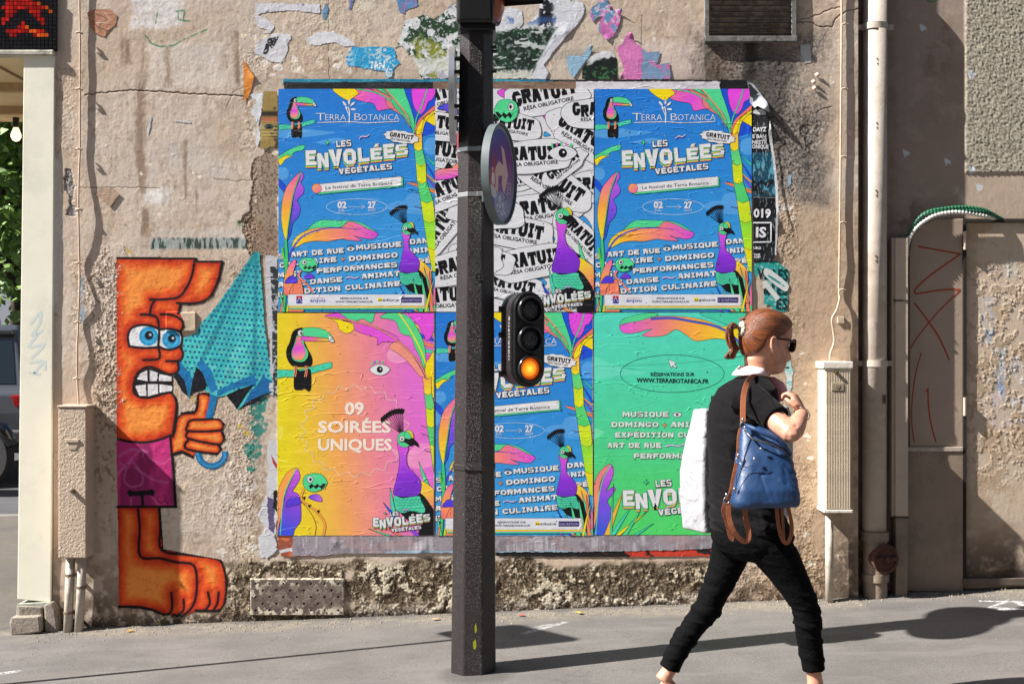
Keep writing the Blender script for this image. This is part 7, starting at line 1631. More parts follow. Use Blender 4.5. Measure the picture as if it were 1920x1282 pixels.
# local: -Y is the lens side
def loft(rings, name, mat, par, sm=.5):
    m = MB(); n = len(rings[0][0])
    for pts, y in rings:
        for (x, z) in pts: m.v.append(tuple(R @ Vector((x, y, z))))
    for i in range(len(rings) - 1):
        for k in range(n): a_ = i * n + k; b2 = i * n + (k + 1) % n; m.f.append((a_, b2, b2 + n, a_ + n))
    m.f.append(tuple(range(n))); m.f.append(tuple(range(n * (len(rings) - 1), n * len(rings)))); return m.build(name, mat, par, autosm=sm)
M['speckgrey'] = M['pole']
loft([(stad(.120, .385), .07), (stad(.142, .405), .055), (stad(.150, .413), .02), (stad(.150, .413), -.045)], 'housing', M['speckgrey'], s3)
loft([(stad(.146, .409), -.045), (stad(.146, .409), -.052), (stad(.156, .42), -.053), (stad(.158, .422), -.066), (stad(.150, .414), -.068), (stad(.150, .414), -.078), (stad(.142, .406), -.082)], 'front_frame', M['blackplastic'], s3)
mm, t, b = mat_new('lit_amber_lens'); p_ = objc(t); v = nd(t, 'ShaderNodeTexVoronoi'); v.inputs['Scale'].default_value = 150; t.links.new(p_, v.inputs['Vector'])
d_ = nd(t, 'ShaderNodeVectorMath', operation='DISTANCE'); t.links.new(p_, d_.inputs[0]); d_.inputs[1].default_value = tuple(R @ Vector((-.006, -.09, -.128)))
g_ = ramp(t, math_(t, 'ADD', d_.outputs['Value'], math_(t, 'MULTIPLY', v.outputs['Distance'], .006)), [(.006, (1, .66, .08)), (.020, (1, .34, .01)), (.042, (.34, .045, .002))]); t.links.new(g_, b.inputs['Emission Color']); b.inputs['Emission Strength'].default_value = .62; b.inputs['Base Color'].default_value = (.35, .1, .02, 1); b.inputs['Roughness'].default_value = .15
M['lens_lit'] = mm
mm = simple('dark_smoked_lens', (40, 42, 44), .14, var=.3, scale=60, bmp=0); t = mm.node_tree; b = t.nodes['Principled BSDF']; v = nd(t, 'ShaderNodeTexVoronoi'); v.inputs['Scale'].default_value = 130; t.links.new(objc(t), v.inputs['Vector']); bump(t, b, v.outputs['Distance'], .004, 1.0); M['lens_off'] = mm
for k, z in enumerate((.128, 0, -.128)):
    Mx = R @ Matrix.Translation((0, -.082, z)) @ Matrix.Rotation(PI / 2, 4, 'X')
    m = MB(); m.lathe([(.062, -.002), (.062, .010), (.057, .020), (.053, .021), (.050, .012), (.046, .004), (.046, -.004)], 32, M=Mx, cap=False); rg_ = m.build('lens_ring', simple('glossy_black_ring', (24, 24, 26), .22, var=.1, bmp=0), s3, smooth=True)
    m = MB(); m.lathe([(.046, .0), (.040, .006), (.024, .012), (.001, .014)], 32, M=Mx, cap=False); m.build('lens', M['lens_lit'] if k == 2 else M['lens_off'], s3, smooth=True)
for (x, z) in ((-.058, .06), (-.058, -.07)):
    Mx = R @ Matrix.Translation((x, -.0825, z)) @ Matrix.Rotation(PI / 2, 4, 'X'); m = MB(); m.lathe([(.004, 0), (.003, .002)], 8, M=Mx); m.build('screw', M['blackplastic'], s3)
for z in (.135, .02, -.155): m = MB(); m.tube([(-.10, .03, z), (-.02, .03, z)], .013, 8); m.build('mounting_arm', M['blackplastic'], s3)
A_ = Art(); A_.T = lambda x, y: (x * .35, y * .35)
text(A_, 'Soziraten', 0, 0, 190, 11, 0, (206, 206, 206), 1, off=-.004)
o = A_.mesh('scrawl', M['scrap'], s3); o.rotation_euler = Euler((0, PI / 2, 0)).to_matrix().to_4x4().to_euler(); 
o.matrix_local = R @ Matrix.Translation((-.0757 - .0003, -.028, .10)) @ Matrix.Rotation(-PI / 2, 4, 'Z') @ Matrix.Rotation(PI / 2, 4, 'Y')
# parking sign and its post standing just left of the picture
sp_ = empty('parking_sign', (-2.46, -1.07, gz(-2.46)), 0, 'blue and white sign plate on a slim post at the very left edge', 'sign')
m = MB(); m.tube([(0, 0, -.05), (0, 0, 2.58)], .016, 12); m.build('post', M['alu'], sp_, smooth=True)
Rz = Matrix.Rotation(math.radians(-48), 4, 'Z')
def rrect(w, h, r, n=5):
    p = []
    for cx, cz, a0 in ((w / 2 - r, h / 2 - r, 0), (-w / 2 + r, h / 2 - r, 1), (-w / 2 + r, -h / 2 + r, 2), (w / 2 - r, -h / 2 + r, 3)):
        for i in range(n + 1): a_ = (a0 + i / n) * PI / 2; p.append((cx + r * math.cos(a_), cz + r * math.sin(a_)))
    return p
Mt = Matrix.Translation((.045, -.03, 2.41)) @ Rz
m = MB(); m.prism(rrect(.50, .42, .05), -.012, .012, M=Mt); m.build('plate', simple('sign_white', (196, 198, 204), .35, var=.05), sp_)
m = MB(); m.prism(rrect(.46, .38, .04), -.0145, -.012, M=Mt); m.build('blue_face', simple('sign_blue', (44, 72, 160), .35, var=.05), sp_)
# ------------------------------------------------------------------ the woman walking past
OW = 2.18
def Q_(px, py, dy=0.0): return W(px, py, OW - dy)
SCW = (D - OW) / F; KP = SCW / .002026; MB.rk = KP
def remeshed(mb, name, vox, smooth=6, fold=None):
    me = bpy.data.meshes.new(name); me.from_pydata(mb.v, [], mb.f); bm = bmesh.new(); bm.from_mesh(me); bmesh.ops.recalc_face_normals(bm, faces=bm.faces); bm.to_mesh(me); bm.free()
    o = bpy.data.objects.new(name, me); COL.objects.link(o)
    r = o.modifiers.new('r', 'REMESH'); r.mode = 'VOXEL'; r.voxel_size = vox; r.use_smooth_shade = True
    s_ = o.modifiers.new('s', 'SMOOTH'); s_.factor = .5; s_.iterations = smooth
    bpy.context.view_layer.update(); dg = bpy.context.evaluated_depsgraph_get()
    me2 = bpy.data.meshes.new_from_object(o.evaluated_get(dg)); bpy.data.objects.remove(o); me2.name = name
    if fold:
        n = len(me2.vertices); co = np.empty(n * 3); nn = np.empty(n * 3); me2.vertices.foreach_get('co', co); me2.vertices.foreach_get('normal', nn); co = co.reshape(-1, 3); nn = nn.reshape(-1, 3)
        co = co + nn * fold(co)[:, None]; me2.vertices.foreach_set('co', co.ravel()); me2.update()
    me2.polygons.foreach_set('use_smooth', [True] * len(me2.polygons)); return me2
def rings(m, L, n=24, cap=True):
    """L: (centre, u half-axis vector, v half-axis vector, squareness)"""
    base = len(m.v)
    for c, u, v, *sq in L:
        e_ = sq[0] if sq else 1.0
        for k in range(n):
            a = 2 * PI * k / n; ca, sa = math.cos(a), math.sin(a)
            m.v.append(tuple(Vector(c) + Vector(u) * math.copysign(abs(ca) ** e_, ca) + Vector(v) * math.copysign(abs(sa) ** e_, sa)))
    for i in range(len(L) - 1):
        for k in range(n): a = base + i * n + k; b = base + i * n + (k + 1) % n; m.f.append((a, b, b + n, a + n))
    if cap: m.f.append(tuple(base + k for k in range(n))[::-1]); m.f.append(tuple(base + (len(L) - 1) * n + k for k in range(n)))
def fold_noise(p, axis, sc, seed):
    a = p @ np.array(axis[0]); b = p @ np.array(axis[1]); return fbm(a * sc[0], b * sc[1], 1, 4, seed=seed) - .5
# --- skin, cloth, hair, leather
def mat_skin():
    m, t, b = mat_new('skin'); p = objc(t); f = noise(t, p, 30, 5, .6); f2 = noise(t, p, 140, 3, .6)
    c = mixc(t, lin((184, 126, 102)), lin((208, 156, 130)), ramp(t, f, [(.35, 0), (.65, 1)])); c = mixc(t, c, lin((170, 104, 84)), ramp(t, f2, [(.56, 0), (.7, .35)]))
    t.links.new(c, b.inputs['Base Color']); b.inputs['Roughness'].default_value = .48; b.inputs['Subsurface Weight'].default_value = .12; b.inputs['Subsurface Radius'].default_value = (.01, .004, .002); b.inputs['Subsurface Scale'].default_value = .6
    bump(t, b, f2, .0006, .4); return m
M['skin'] = mat_skin()
def mat_cloth(name, col, rough=.85, sheen=.25, weave=900, amp=.0005):
    m, t, b = mat_new(name); p = objc(t); f = noise(t, p, 12, 4, .6); c = lin(col); t.links.new(mixc(t, tuple(v * .7 for v in c), tuple(v * 1.4 for v in c), f), b.inputs['Base Color']); b.inputs['Roughness'].default_value = rough
    b.inputs['Sheen Weight'].default_value = sheen; b.inputs['Sheen Roughness'].default_value = .5; b.inputs['Specular IOR Level'].default_value = .08
    n1 = bump(t, None, noise(t, p, 16, 5, .55, mp=(1, 1, 1.6), dist=.8), .012, .55); bump(t, b, noise(t, p, weave, 2, .5), amp, .5, prev=n1); return m
M['tshirt'] = mat_cloth('black_jersey', (16, 15, 17), sheen=.03); M['trousers'] = mat_cloth('black_denim', (9, 9, 11), sheen=0); M['pinkcloth'] = mat_cloth('pale_pink_cotton', (224, 204, 206), sheen=.2)
def mat_hair():
    m, t, b = mat_new('auburn_hair'); a = nd(t, 'ShaderNodeVertexColor', layer_name='Col'); mp = nd(t, 'ShaderNodeMapping'); mp.inputs['Scale'].default_value = (1, 1, .12); t.links.new(a.outputs[0], mp.inputs[0])
    n = noise(t, mp.outputs[0], 34, 4, .7); n2 = noise(t, mp.outputs[0], 8, 3, .6); c = mixc(t, lin((38, 18, 9)), lin((146, 80, 40)), ramp(t, math_(t, 'MULTIPLY_ADD', n, .65, math_(t, 'MULTIPLY', n2, .35)), [(.34, 0), (.66, 1)]))
    t.links.new(c, b.inputs['Base Color']); b.inputs['Roughness'].default_value = .36; b.inputs['Anisotropic'].default_value = .5; bump(t, b, n, .004, .8); return m
M['hair'] = mat_hair()
def mat_leather(name, col, rough=.42):
    m = simple(name, col, rough, var=.14, scale=9, bmp=0, spec=.5); t = m.node_tree; b = t.nodes['Principled BSDF']; v = nd(t, 'ShaderNodeTexVoronoi'); v.inputs['Scale'].default_value = 420; t.links.new(objc(t), v.inputs['Vector'])
    n1 = bump(t, None, noise(t, objc(t), 14, 4, .5, dist=.5), .012, .5); bump(t, b, v.outputs['Distance'], .0006, .5, prev=n1); return m
M['blue'] = mat_leather('blue_leather', (30, 60, 100), .46); M['tan'] = mat_leather('tan_leather', (146, 86, 56), .55); M['steel'] = simple('bright_steel', (190, 190, 192), .22, metal=1, var=.05, bmp=0)

gzw = gz(1.0)
person = empty('person', (Q_(1405, 1300).x, -OW, gzw), 0, 'woman with auburn ponytail and glasses in black T-shirt and trousers, striding past the posters', 'person')
PL = Vector(person.location)
def shift(me): 
    co = np.empty(len(me.vertices) * 3); me.vertices.foreach_get('co', co); co = co.reshape(-1, 3) - np.array(PL); me.vertices.foreach_set('co', co.ravel()); me.update(); return me
TURN = math.radians(24)
fw = Vector((math.cos(TURN), math.sin(TURN), 0)) * KP; sd = Vector((math.sin(TURN), -math.cos(TURN), 0)) * KP   # forward, towards her right (camera)
# head ---------------------------------------------------------------
HY = math.radians(17)
hfw = Vector((math.cos(HY), math.sin(HY), 0)); hsd = Vector((math.sin(HY), -math.cos(HY), 0))
tilt = math.radians(8); hup = Vector((math.sin(tilt) * hfw.x, math.sin(tilt) * hfw.y, math.cos(tilt))); hf2 = (hfw - hup * hfw.dot(hup)).normalized()
chin0 = Q_(1429, 695, -.0)
def HP(x, y, z): return chin0 + (hf2 * x + hsd * y + hup * z) * (.0101 * KP)
zz = [-1, 0, .8, 2, 3.6, 5.2, 7, 9, 11, 13, 15, 17, 19, 20.6, 21.8, 22.5]
xf = [4.0, 7.6, 8.3, 8.6, 9.0, 9.2, 9.4, 9.3, 9.1, 9.7, 9.9, 9.5, 8.3, 6.4, 4.0, .8]
xb = [1.0, -1.5, -3.2, -5.0, -6.4, -7.4, -8.3, -9.0, -9.4, -9.5, -9.3, -8.7, -7.6, -6.0, -3.9, -1.4]
hwid = [1.8, 3.6, 4.6, 5.5, 6.2, 6.7, 7.0, 7.2, 7.3, 7.4, 7.4, 7.2, 6.6, 5.5, 3.8, 1.2]
def prof(z, arr): return float(np.interp(z, zz, arr))
def head_pt(th, z, off=0.0, face=True):
    f_, b_, w_ = prof(z, xf), prof(z, xb), prof(z, hwid); cx = (f_ * .42 + b_ * .58) if True else 0
    ct, st_ = math.cos(th), math.sin(th); rx = (f_ - cx) if ct > 0 else (cx - b_)
    e_ = (.86 if ct > 0 else 1.0) if face else 1.0
    x = cx + (rx + off) * math.copysign(abs(ct) ** e_, ct); y = (w_ + off) * math.copysign(abs(st_) ** (.95 if face else 1), st_)
    if face and ct > 0:
        g = math.exp(-(y / 1.25) ** 2); nz = float(np.interp(z, [3.9, 4.6, 5.4, 6.4, 8.5, 11.2, 12.4], [0, .9, 2.3, 2.5, 1.4, .35, 0])); x += nz * g
        x += -1.1 * math.exp(-((abs(y) - 3.1) / 1.5) ** 2) * math.exp(-((z - 10.6) / 1.3) ** 2); x += .45 * math.exp(-(y / 2.2) ** 2) * math.exp(-((z - 3.0) / .8) ** 2); x -= .35 * math.exp(-(y / 2.2) ** 2) * math.exp(-((z - 2.2) / .30) ** 2)
        x += .4 * math.exp(-((abs(y) - 4.2) / 1.6) ** 2) * math.exp(-((z - 7.6) / 1.5) ** 2); x -= .3 * math.exp(-(y / 2) ** 2) * math.exp(-((z - 3.05) / .22) ** 2)
    return x, y, z
m = MB(); nth = 64
zl = list(np.linspace(-.9, 22.4, 74)); base = len(m.v)
for z in zl:
    for k in range(nth):
        th = -PI + 2 * PI * k / nth; m.v.append(tuple(HP(*head_pt(th, z))))
for i in range(len(zl) - 1):
    for k in range(nth): a = base + i * nth + k; b = base + i * nth + (k + 1) % nth; m.f.append((a, b, b + nth, a + nth))
m.f.append(tuple(base + k for k in range(nth))[::-1]); m.f.append(tuple(base + (len(zl) - 1) * nth + k for k in range(nth)))
# ears
for s_ in (1, -1):
    for pts, r in (([(.9, 7.3, 7.2), (.4, 7.7, 8.6), (-.1, 8.2, 10.6), (-.5, 8.5, 12.2), (-1.2, 8.5, 12.9), (-2.2, 8.5, 12.3), (-2.4, 8.4, 10.6), (-1.6, 8.1, 8.6), (-.4, 7.6, 7.0), (.5, 7.3, 6.6)], .36), ([(0, 7.2, 7.4), (-.9, 7.7, 9.4), (-1.2, 7.8, 11.4)], .75)):
        m.tube([HP(x, y * s_, z) for x, y, z in pts], r * .01, 8)
# neck, shoulders, torso core
nb_ = Q_(1404, 716); rings(m, [(HP(-2.2, 0, 4), hf2 * .052, hsd * .050), (Q_(1424, 690), hf2 * .054, hsd * .052), (Q_(1413, 705), fw * .058, sd * .060), (Q_(1405, 722), fw * .066, sd * .09), (Q_(1400, 740), fw * .085, sd * .14), (Q_(1396, 760), fw * .09, sd * .15)], 20)
rings(m, [(Q_(1399, 735), fw * .07, sd * .12), (Q_(1394, 770), fw * .098, sd * .150), (Q_(1390, 830), fw * .100, sd * .135), (Q_(1392, 900), fw * .095, sd * .120), (Q_(1400, 960), fw * .112, sd * .150), (Q_(1408, 1005), fw * .112, sd * .145)], 24)
# near arm
sh = Q_(1414, 752, -.125); el = Q_(1484, 813, -.28); wr = Q_(1505, 774, -.19)
m.tube([sh + Vector((-.03, 0, .01)), sh, sh.lerp(el, .35), sh.lerp(el, .7), el, el.lerp(wr, .12), el.lerp(wr, .4), el.lerp(wr, .75), wr], [.035, .046, .045, .040, .036, .038, .036, .028, .0225], 14)
m.lathe([(.001, -.03), (.024, -.02), (.032, 0), (.024, .02), (.001, .03)], 10, M=Matrix.Translation(el))
# hand: palm, four curled fingers, thumb
def hand(m, wr, d, nrm, side, curl=1.0, s_=1.0):
    """d along the hand, nrm = back of the hand, side = towards the thumb"""
    pc = wr + d * .045 * s_
    rings(m, [(wr - d * .01, side * .020 * s_, nrm * .016 * s_), (wr + d * .02 * s_, side * .030 * s_, nrm * .017 * s_), (wr + d * .055 * s_, side * .037 * s_, nrm * .016 * s_), (wr + d * .082 * s_, side * .036 * s_, nrm * .013 * s_)], 14)
    for k, (o_, l, r) in enumerate(((.028, .066, .0088), (.0095, .074, .0092), (-.0095, .069, .0088), (-.027, .055, .0078))):
        p = wr + d * (.072 - abs(o_) * .2) * s_ + side * o_ * s_; a = .35 * curl; pts = [p - d * .012]; dd = d
        for j, f_ in enumerate((.42, .33, .25)):
            dd = (d * math.cos(a) - nrm * math.sin(a)); p2 = p + dd * l * f_ * s_; pts += [p]; p = p2; a += .85 * curl
        pts.append(p); m.tube(pts, [r * s_ * 1.05, r * 1.08 * s_, r * s_, r * .95 * s_, r * .78 * s_], 8)
    b_ = wr + d * .02 * s_ + side * .026 * s_; m.tube([b_ - side * .01, b_ + side * .012 * s_ + d * .010 * s_ - nrm * .006, b_ + side * .020 * s_ + d * .034 * s_ - nrm * .016, b_ + side * .012 * s_ + d * .056 * s_ - nrm * .024], [.014 * s_, .0125 * s_, .0105 * s_, .0085 * s_], 8)
hd = (Vector((-.34, .40, .85))).normalized(); nr_ = (Vector((.85, -.45, .25)) - hd * hd.dot(Vector((.85, -.45, .25)))).normalized(); sd_ = hd.cross(nr_).normalized()
if sd_.x > 0: sd_ = -sd_
hand(m, wr, hd, nr_, sd_, 1.25, .86)
# far arm with its hand on the shopping bag's handle
sh2 = Q_(1404, 752, .125); el2 = Q_(1392, 850, .27); wr2 = Q_(1405, 800, .30)
m.tube([sh2, sh2.lerp(el2, .5), el2, el2.lerp(wr2, .5), wr2], [.045, .041, .036, .034, .023], 12); hand(m, wr2, Vector((.5, .1, -.86)).normalized(), Vector((.1, .98, .15)).normalized(), Vector((.86, -.1, .5)).normalized(), 1.1, .86)
# legs and feet
hipn = Q_(1428, 1000) + sd * .08; hipf = Q_(1398, 1000) - sd * .08
kn = Q_(1509, 1130, -.09); an = Q_(1527, 1268, -.08); kf = Q_(1326, 1142, .09); af = Q_(1250, 1262, .08)
for h_, k_, a_, o_ in ((hipn, kn, an, 1), (hipf, kf, af, 0)):
    m.tube([h_ + Vector((0, 0, .03)), h_, h_.lerp(k_, .5), k_, k_.lerp(a_, .25), k_.lerp(a_, .55), k_.lerp(a_, .85), a_, a_ + (a_ - k_).normalized() * .03], [.045, .056, .040, .031, .031, .030, .028, .028, .031], 16)
toe_n = Vector((an.x + .17, an.y, gz(an.x) + .035)); heel_n = Vector((an.x - .03, an.y, gz(an.x) + .045))
m.tube([heel_n, Vector((an.x + .02, an.y, gz(an.x) + .07)), Vector((an.x + .09, an.y, gz(an.x) + .045)), toe_n], [.03, .037, .034, .024], 12)
zf = gz(af.x); m.tube([af + Vector((-.01, 0, -.03)), af + Vector((.03, 0, -.075)), Vector((af.x + .10, af.y, zf + .055)), Vector((af.x + .16, af.y, zf + .028))], [.031, .033, .031, .022], 12)
bod = shift(remeshed(m, 'body', .0046, 3)); link_mesh('body', bod, M['skin'], person)
for nm, pts in (('shoe', [(heel_n.x - .02, heel_n.y), (toe_n.x + .03, toe_n.y)]),):
    m = MB()
    rings(m, [(Vector((heel_n.x - .035, an.y, gz(an.x) + .03)), (0, .026, 0), (0, 0, .024)), (Vector((heel_n.x + .01, an.y, gz(an.x) + .036)), (0, .040, 0), (0, 0, .034)), (Vector((an.x + .08, an.y, gz(an.x) + .030)), (0, .043, 0), (0, 0, .028)), (Vector((toe_n.x, an.y, gz(an.x) + .026)), (0, .043, 0), (0, 0, .024)), (Vector((toe_n.x + .04, an.y, gz(an.x) + .022)), (0, .02, 0), (0, 0, .015))], 16)
    m.v = [tuple(Vector(v) - PL) for v in m.v]; m.build('shoe', M['tan'], person, smooth=True)
    m = MB(); rings(m, [(Vector((af.x + .02, af.y, zf + .10)), (0, .03, 0), (.012, 0, .03)), (Vector((af.x + .05, af.y, zf + .07)), (0, .042, 0), (.02, 0, .03)), (Vector((af.x + .13, af.y, zf + .032)), (0, .044, 0), (.004, 0, .028)), (Vector((af.x + .20, af.y, zf + .018)), (0, .022, 0), (0, 0, .014))], 16)
    m.v = [tuple(Vector(v) - PL) for v in m.v]; m.build('shoe', M['tan'], person, smooth=True)
# T-shirt
m = MB()
rings(m, [(Q_(1409, 706), fw * .060, sd * .066), (Q_(1404, 716), fw * .072, sd * .105), (Q_(1400, 728), fw * .088, sd * .145), (Q_(1396, 750), fw * .100, sd * .166), (Q_(1392, 780), fw * .111, sd * .160), (Q_(1390, 830), fw * .116, sd * .146), (Q_(1390, 880), fw * .112, sd * .136), (Q_(1392, 930), fw * .116, sd * .145), (Q_(1399, 975), fw * .128, sd * .165), (Q_(1402, 992), fw * .132, sd * .170)], 32)
slv = sh.lerp(el, .60); m.tube([sh + Vector((-.06, .03, .005)), sh + Vector((-.01, 0, .004)), sh.lerp(el, .3), slv], [.048, .057, .055, .054], 20)
m.tube([sh2 + Vector((0, -.04, .01)), sh2, sh2.lerp(el2, .55)], [.055, .06, .058], 16)
def shirt_fold(p):
    n = fold_noise(p, ((.5, 0, .86), (.86, 0, -.5)), (16, 6), 301); r = 1 - np.abs(n) / .10; lowz = sst(1.05, .80, p[:, 2]); n2 = fold_noise(p, ((.25, 0, 1), (1, .5, -.2)), (34, 5), 302)
    return np.clip(r, 0, 1) * .007 + lowz * n2 * .030 + .014 * n
ts_ = shift(remeshed(m, 't_shirt', .0052, 2, shirt_fold)); link_mesh('t_shirt', ts_, M['tshirt'], person)
# trousers
m = MB()
rings(m, [(Q_(1402, 955), fw * .110, sd * .140), (Q_(1408, 985), fw * .144, sd * .168), (Q_(1410, 1008), fw * .146, sd * .175), (Q_(1412, 1030), fw * .122, sd * .165), (Q_(1412, 1046), fw * .08, sd * .13)], 28)
def leg(pts): 
    P_ = [Q_(a, b, c) for a, b, c, r in pts]; m.tube(P_, [r * (.95 if i < 2 else .90) for i, (*_, r) in enumerate(pts)], 20)
leg([(1430, 985, -.07, .088), (1446, 1030, -.08, .089), (1470, 1062, -.085, .082), (1492, 1098, -.09, .066), (1507, 1128, -.09, .058), (1513, 1155, -.09, .056), (1516, 1190, -.085, .054), (1522, 1228, -.08, .050), (1526, 1256, -.08, .0475)])
leg([(1387, 985, .07, .088), (1372, 1030, .08, .082), (1358, 1068, .085, .072), (1342, 1105, .09, .062), (1327, 1140, .09, .058), (1303, 1170, .09, .053), (1282, 1200, .085, .049), (1264, 1232, .08, .046), (1255, 1252, .08, .046)])
def tr_fold(p):
    n = fold_noise(p, ((.3, 0, 1), (1, .4, -.3)), (20, 4), 311); n2 = fold_noise(p, ((.1, 0, 1), (1, .4, 0)), (70, 9), 312); kz_ = np.exp(-((p[:, 2] - .44) / .13) ** 2) + .6 * sst(.30, .18, p[:, 2]) + .25 + .8 * np.exp(-((p[:, 2] - .80) / .08) ** 2)
    return (np.clip(1 - np.abs(n) / .11, 0, 1) * .0055 + n2 * .0035) * kz_ - .001
link_mesh('trousers', shift(remeshed(m, 'trousers', .0050, 2, tr_fold)), M['trousers'], person)
# collar and the pink cloth on the chest
m = MB(); nk = [Q_(1418, 694), Q_(1411, 704)]
rings(m, [(Q_(1415, 686, .01), fw * .058, sd * .058), (Q_(1413, 690), fw * .062, sd * .062), (Q_(1409, 698), fw * .068, sd * .068), (Q_(1407, 703), fw * .070, sd * .072), (Q_(1408, 702), fw * .060, sd * .060), (Q_(1415, 688, .01), fw * .054, sd * .054)], 28, cap=False)
m.v = [tuple(Vector(v) - PL) for v in m.v]; m.build('shirt_collar', M['pinkcloth'], person, smooth=True)
m = MB(); rings(m, [(Q_(1440, 706, .02), fw * .02, sd * .03), (Q_(1449, 716, .02), fw * .034, sd * .05), (Q_(1455, 730, .02), fw * .030, sd * .06), (Q_(1456, 748, .03), fw * .02, sd * .05), (Q_(1450, 756, .03), fw * .008, sd * .02)], 18); m.v = [tuple(Vector(v) - PL) for v in m.v]; m.build('scarf', simple('pink_satin', (214, 150, 154), .4, var=.15, scale=20, bmp=.002, bscale=60), person, smooth=True)
# hair shell, swept back to the tie
def zh(th):
    a = abs(th); return float(np.interp(a, [0, .5, .9, 1.15, 1.38, 1.55, 1.78, 1.95, 2.3, 2.8, PI], [18.0, 17.6, 16.0, 14.0, 12.8, 13.0, 12.0, 8.5, 6.0, 4.6, 4.4]))
tie = (-9.9, 0, 14.6)
V = []; Cc = []
zl = list(np.linspace(.6, 22.49, 90)); nth = 120
for z in zl:
    for k in range(nth):
        th = -PI + 2 * PI * k / nth; msk = 1 / (1 + math.exp(-(z - zh(th)) / .35)); thick = .72 + .30 * min(1, max(0, (abs(th) - 1.5) / 1.2)) ** 1.5 + .25 * math.sin(min(1, max(0, (z - 12) / 9)) * PI)
        x, y, z2_ = head_pt(th, z, -.6 + (thick + .6) * msk, False); z3_ = z2_ + (.9 * msk if z > 20 else .9 * msk * max(0, (z - 14) / 6))
        d_ = Vector((x - tie[0], y - tie[1], z3_ - tie[2])); ang = math.atan2(d_.y, d_.z); V.append(tuple(HP(x, y, z3_) - PL)); Cc.append((.5 + .5 * math.cos(ang), .5 + .5 * math.sin(ang), min(1, d_.length / 25), 1))
m = MB(); m.v = V
for i in range(len(zl) - 1):
    for k in range(nth): a = i * nth + k; b = i * nth + (k + 1) % nth; m.f.append((a, b, b + nth, a + nth))
m.f.append(tuple((len(zl) - 1) * nth + k for k in range(nth)))
ho = m.build('hair', M['hair'], person, smooth=True); ca = ho.data.color_attributes.new('Col', 'FLOAT_COLOR', 'POINT'); ca.data.foreach_set('color', np.array(Cc, np.float32).ravel())
rr = random.Random(8); m = MB(); cc = []; TO = HP(-10.4, 0, 14.4) - Q_(1383, 609)
def lock(pts, r, off):
    n0 = len(m.v); m.tube([Vector(p) - PL for p in pts], r, 7)
    for i in range(len(m.v) - n0): cc.append((off, (i % 7) / 7 * .5, .2 + .02 * (i // 7), 1))
for k in range(70):     # tail: a short curly bundle falling from the tie
    ph = rr.uniform(0, 6.28); w_ = rr.uniform(.1, 1); s0 = TO + Q_(1381, 609, rr.uniform(-.012, .012)); a0, a1 = rr.uniform(-5, 5), rr.uniform(-6, 6); up = rr.uniform(-5, 5); ln = rr.uniform(.75, 1.15)
    path = [(1374, 605 + up * .4), (1366, 603 + up), (1360 + a0 * .5, 609 + up), (1359 + a0, 624), (1363 + a0, 634 + 4 * ln), (1368 + a0 * .8, 646), (1362 + a1, 655 * (.5 + .5) + 4 * ln - 2), (1360 + a1, 664 * 1.0 + 3 * (ln - 1) * 4)]
    P_ = [s0] + [TO + Q_(x + (1 + i * .75) * math.sin(i * 1.1 + ph) * (.4 + .6 * w_), y, .018 * math.sin(ph + i * .9) * w_) for i, (x, y) in enumerate(path)]
    q = []
    for i in range(len(P_) - 1):
        a, b_, c, d_ = P_[max(i - 1, 0)], P_[i], P_[i + 1], P_[min(i + 2, len(P_) - 1)]
        for j in range(3): t_ = j / 3; q.append(0.5 * (2 * b_ + (c - a) * t_ + (2 * a - 5 * b_ + 4 * c - d_) * t_ ** 2 + (3 * b_ - a - 3 * c + d_) * t_ ** 3))
    q.append(P_[-1]); lock(q, [.0032 + .0012 * math.sin(i / len(q) * PI) for i in range(len(q) - 1)] + [.0008], rr.random())
for k in range(6): lock([TO + Q_(1383, 606, 0), TO + Q_(1389 - k, 598, .004 * k), TO + Q_(1388 - k * 1.2, 590 + k, .004 * k), TO + Q_(1380 - k, 586 + k, .004 * k)], [.003, .0028, .002, .0008], rr.random())
for k in range(60):     # loose strands over the temple and nape
    th = rr.choice((-1, 1)) * 0 - rr.uniform(.7, 2.6); z0 = zh(th) + rr.uniform(.2, 3); x, y, z = head_pt(th, z0, .9, False); x2, y2, z2_ = head_pt(th - rr.uniform(.1, .35), z0 + rr.uniform(-.6, 1.2), 1.25, False); x3, y3, z3_ = head_pt(th - rr.uniform(.4, .7), z0 + rr.uniform(-.2, 2.0), 1.15, False)
    lock([HP(x, y, z), HP(x2, y2, z2_), HP(x3, y3, z3_)], [.0008, .0016, .0008], rr.random())
for k in range(110):    # flyaways
    th = -rr.uniform(.5, PI); z0 = rr.uniform(max(zh(th), 5), 22); x, y, z = head_pt(th, z0, .8, False); dr = Vector((x + 2, y, z - 12)).normalized(); l = rr.uniform(.5, 1.9); tz = (.9 if z0 > 20 else .9 * max(0, (z0 - 14) / 6)); bk = Vector((-1, 0, rr.uniform(-.6, .6))) * l
    lock([HP(x, y, z + tz), HP(*(Vector((x, y, z + tz)) + dr * l * .45 + bk * .5)), HP(*(Vector((x, y, z + tz)) + dr * l * .5 + bk * 1.3))], [.0007, .0006, .0003], rr.random())
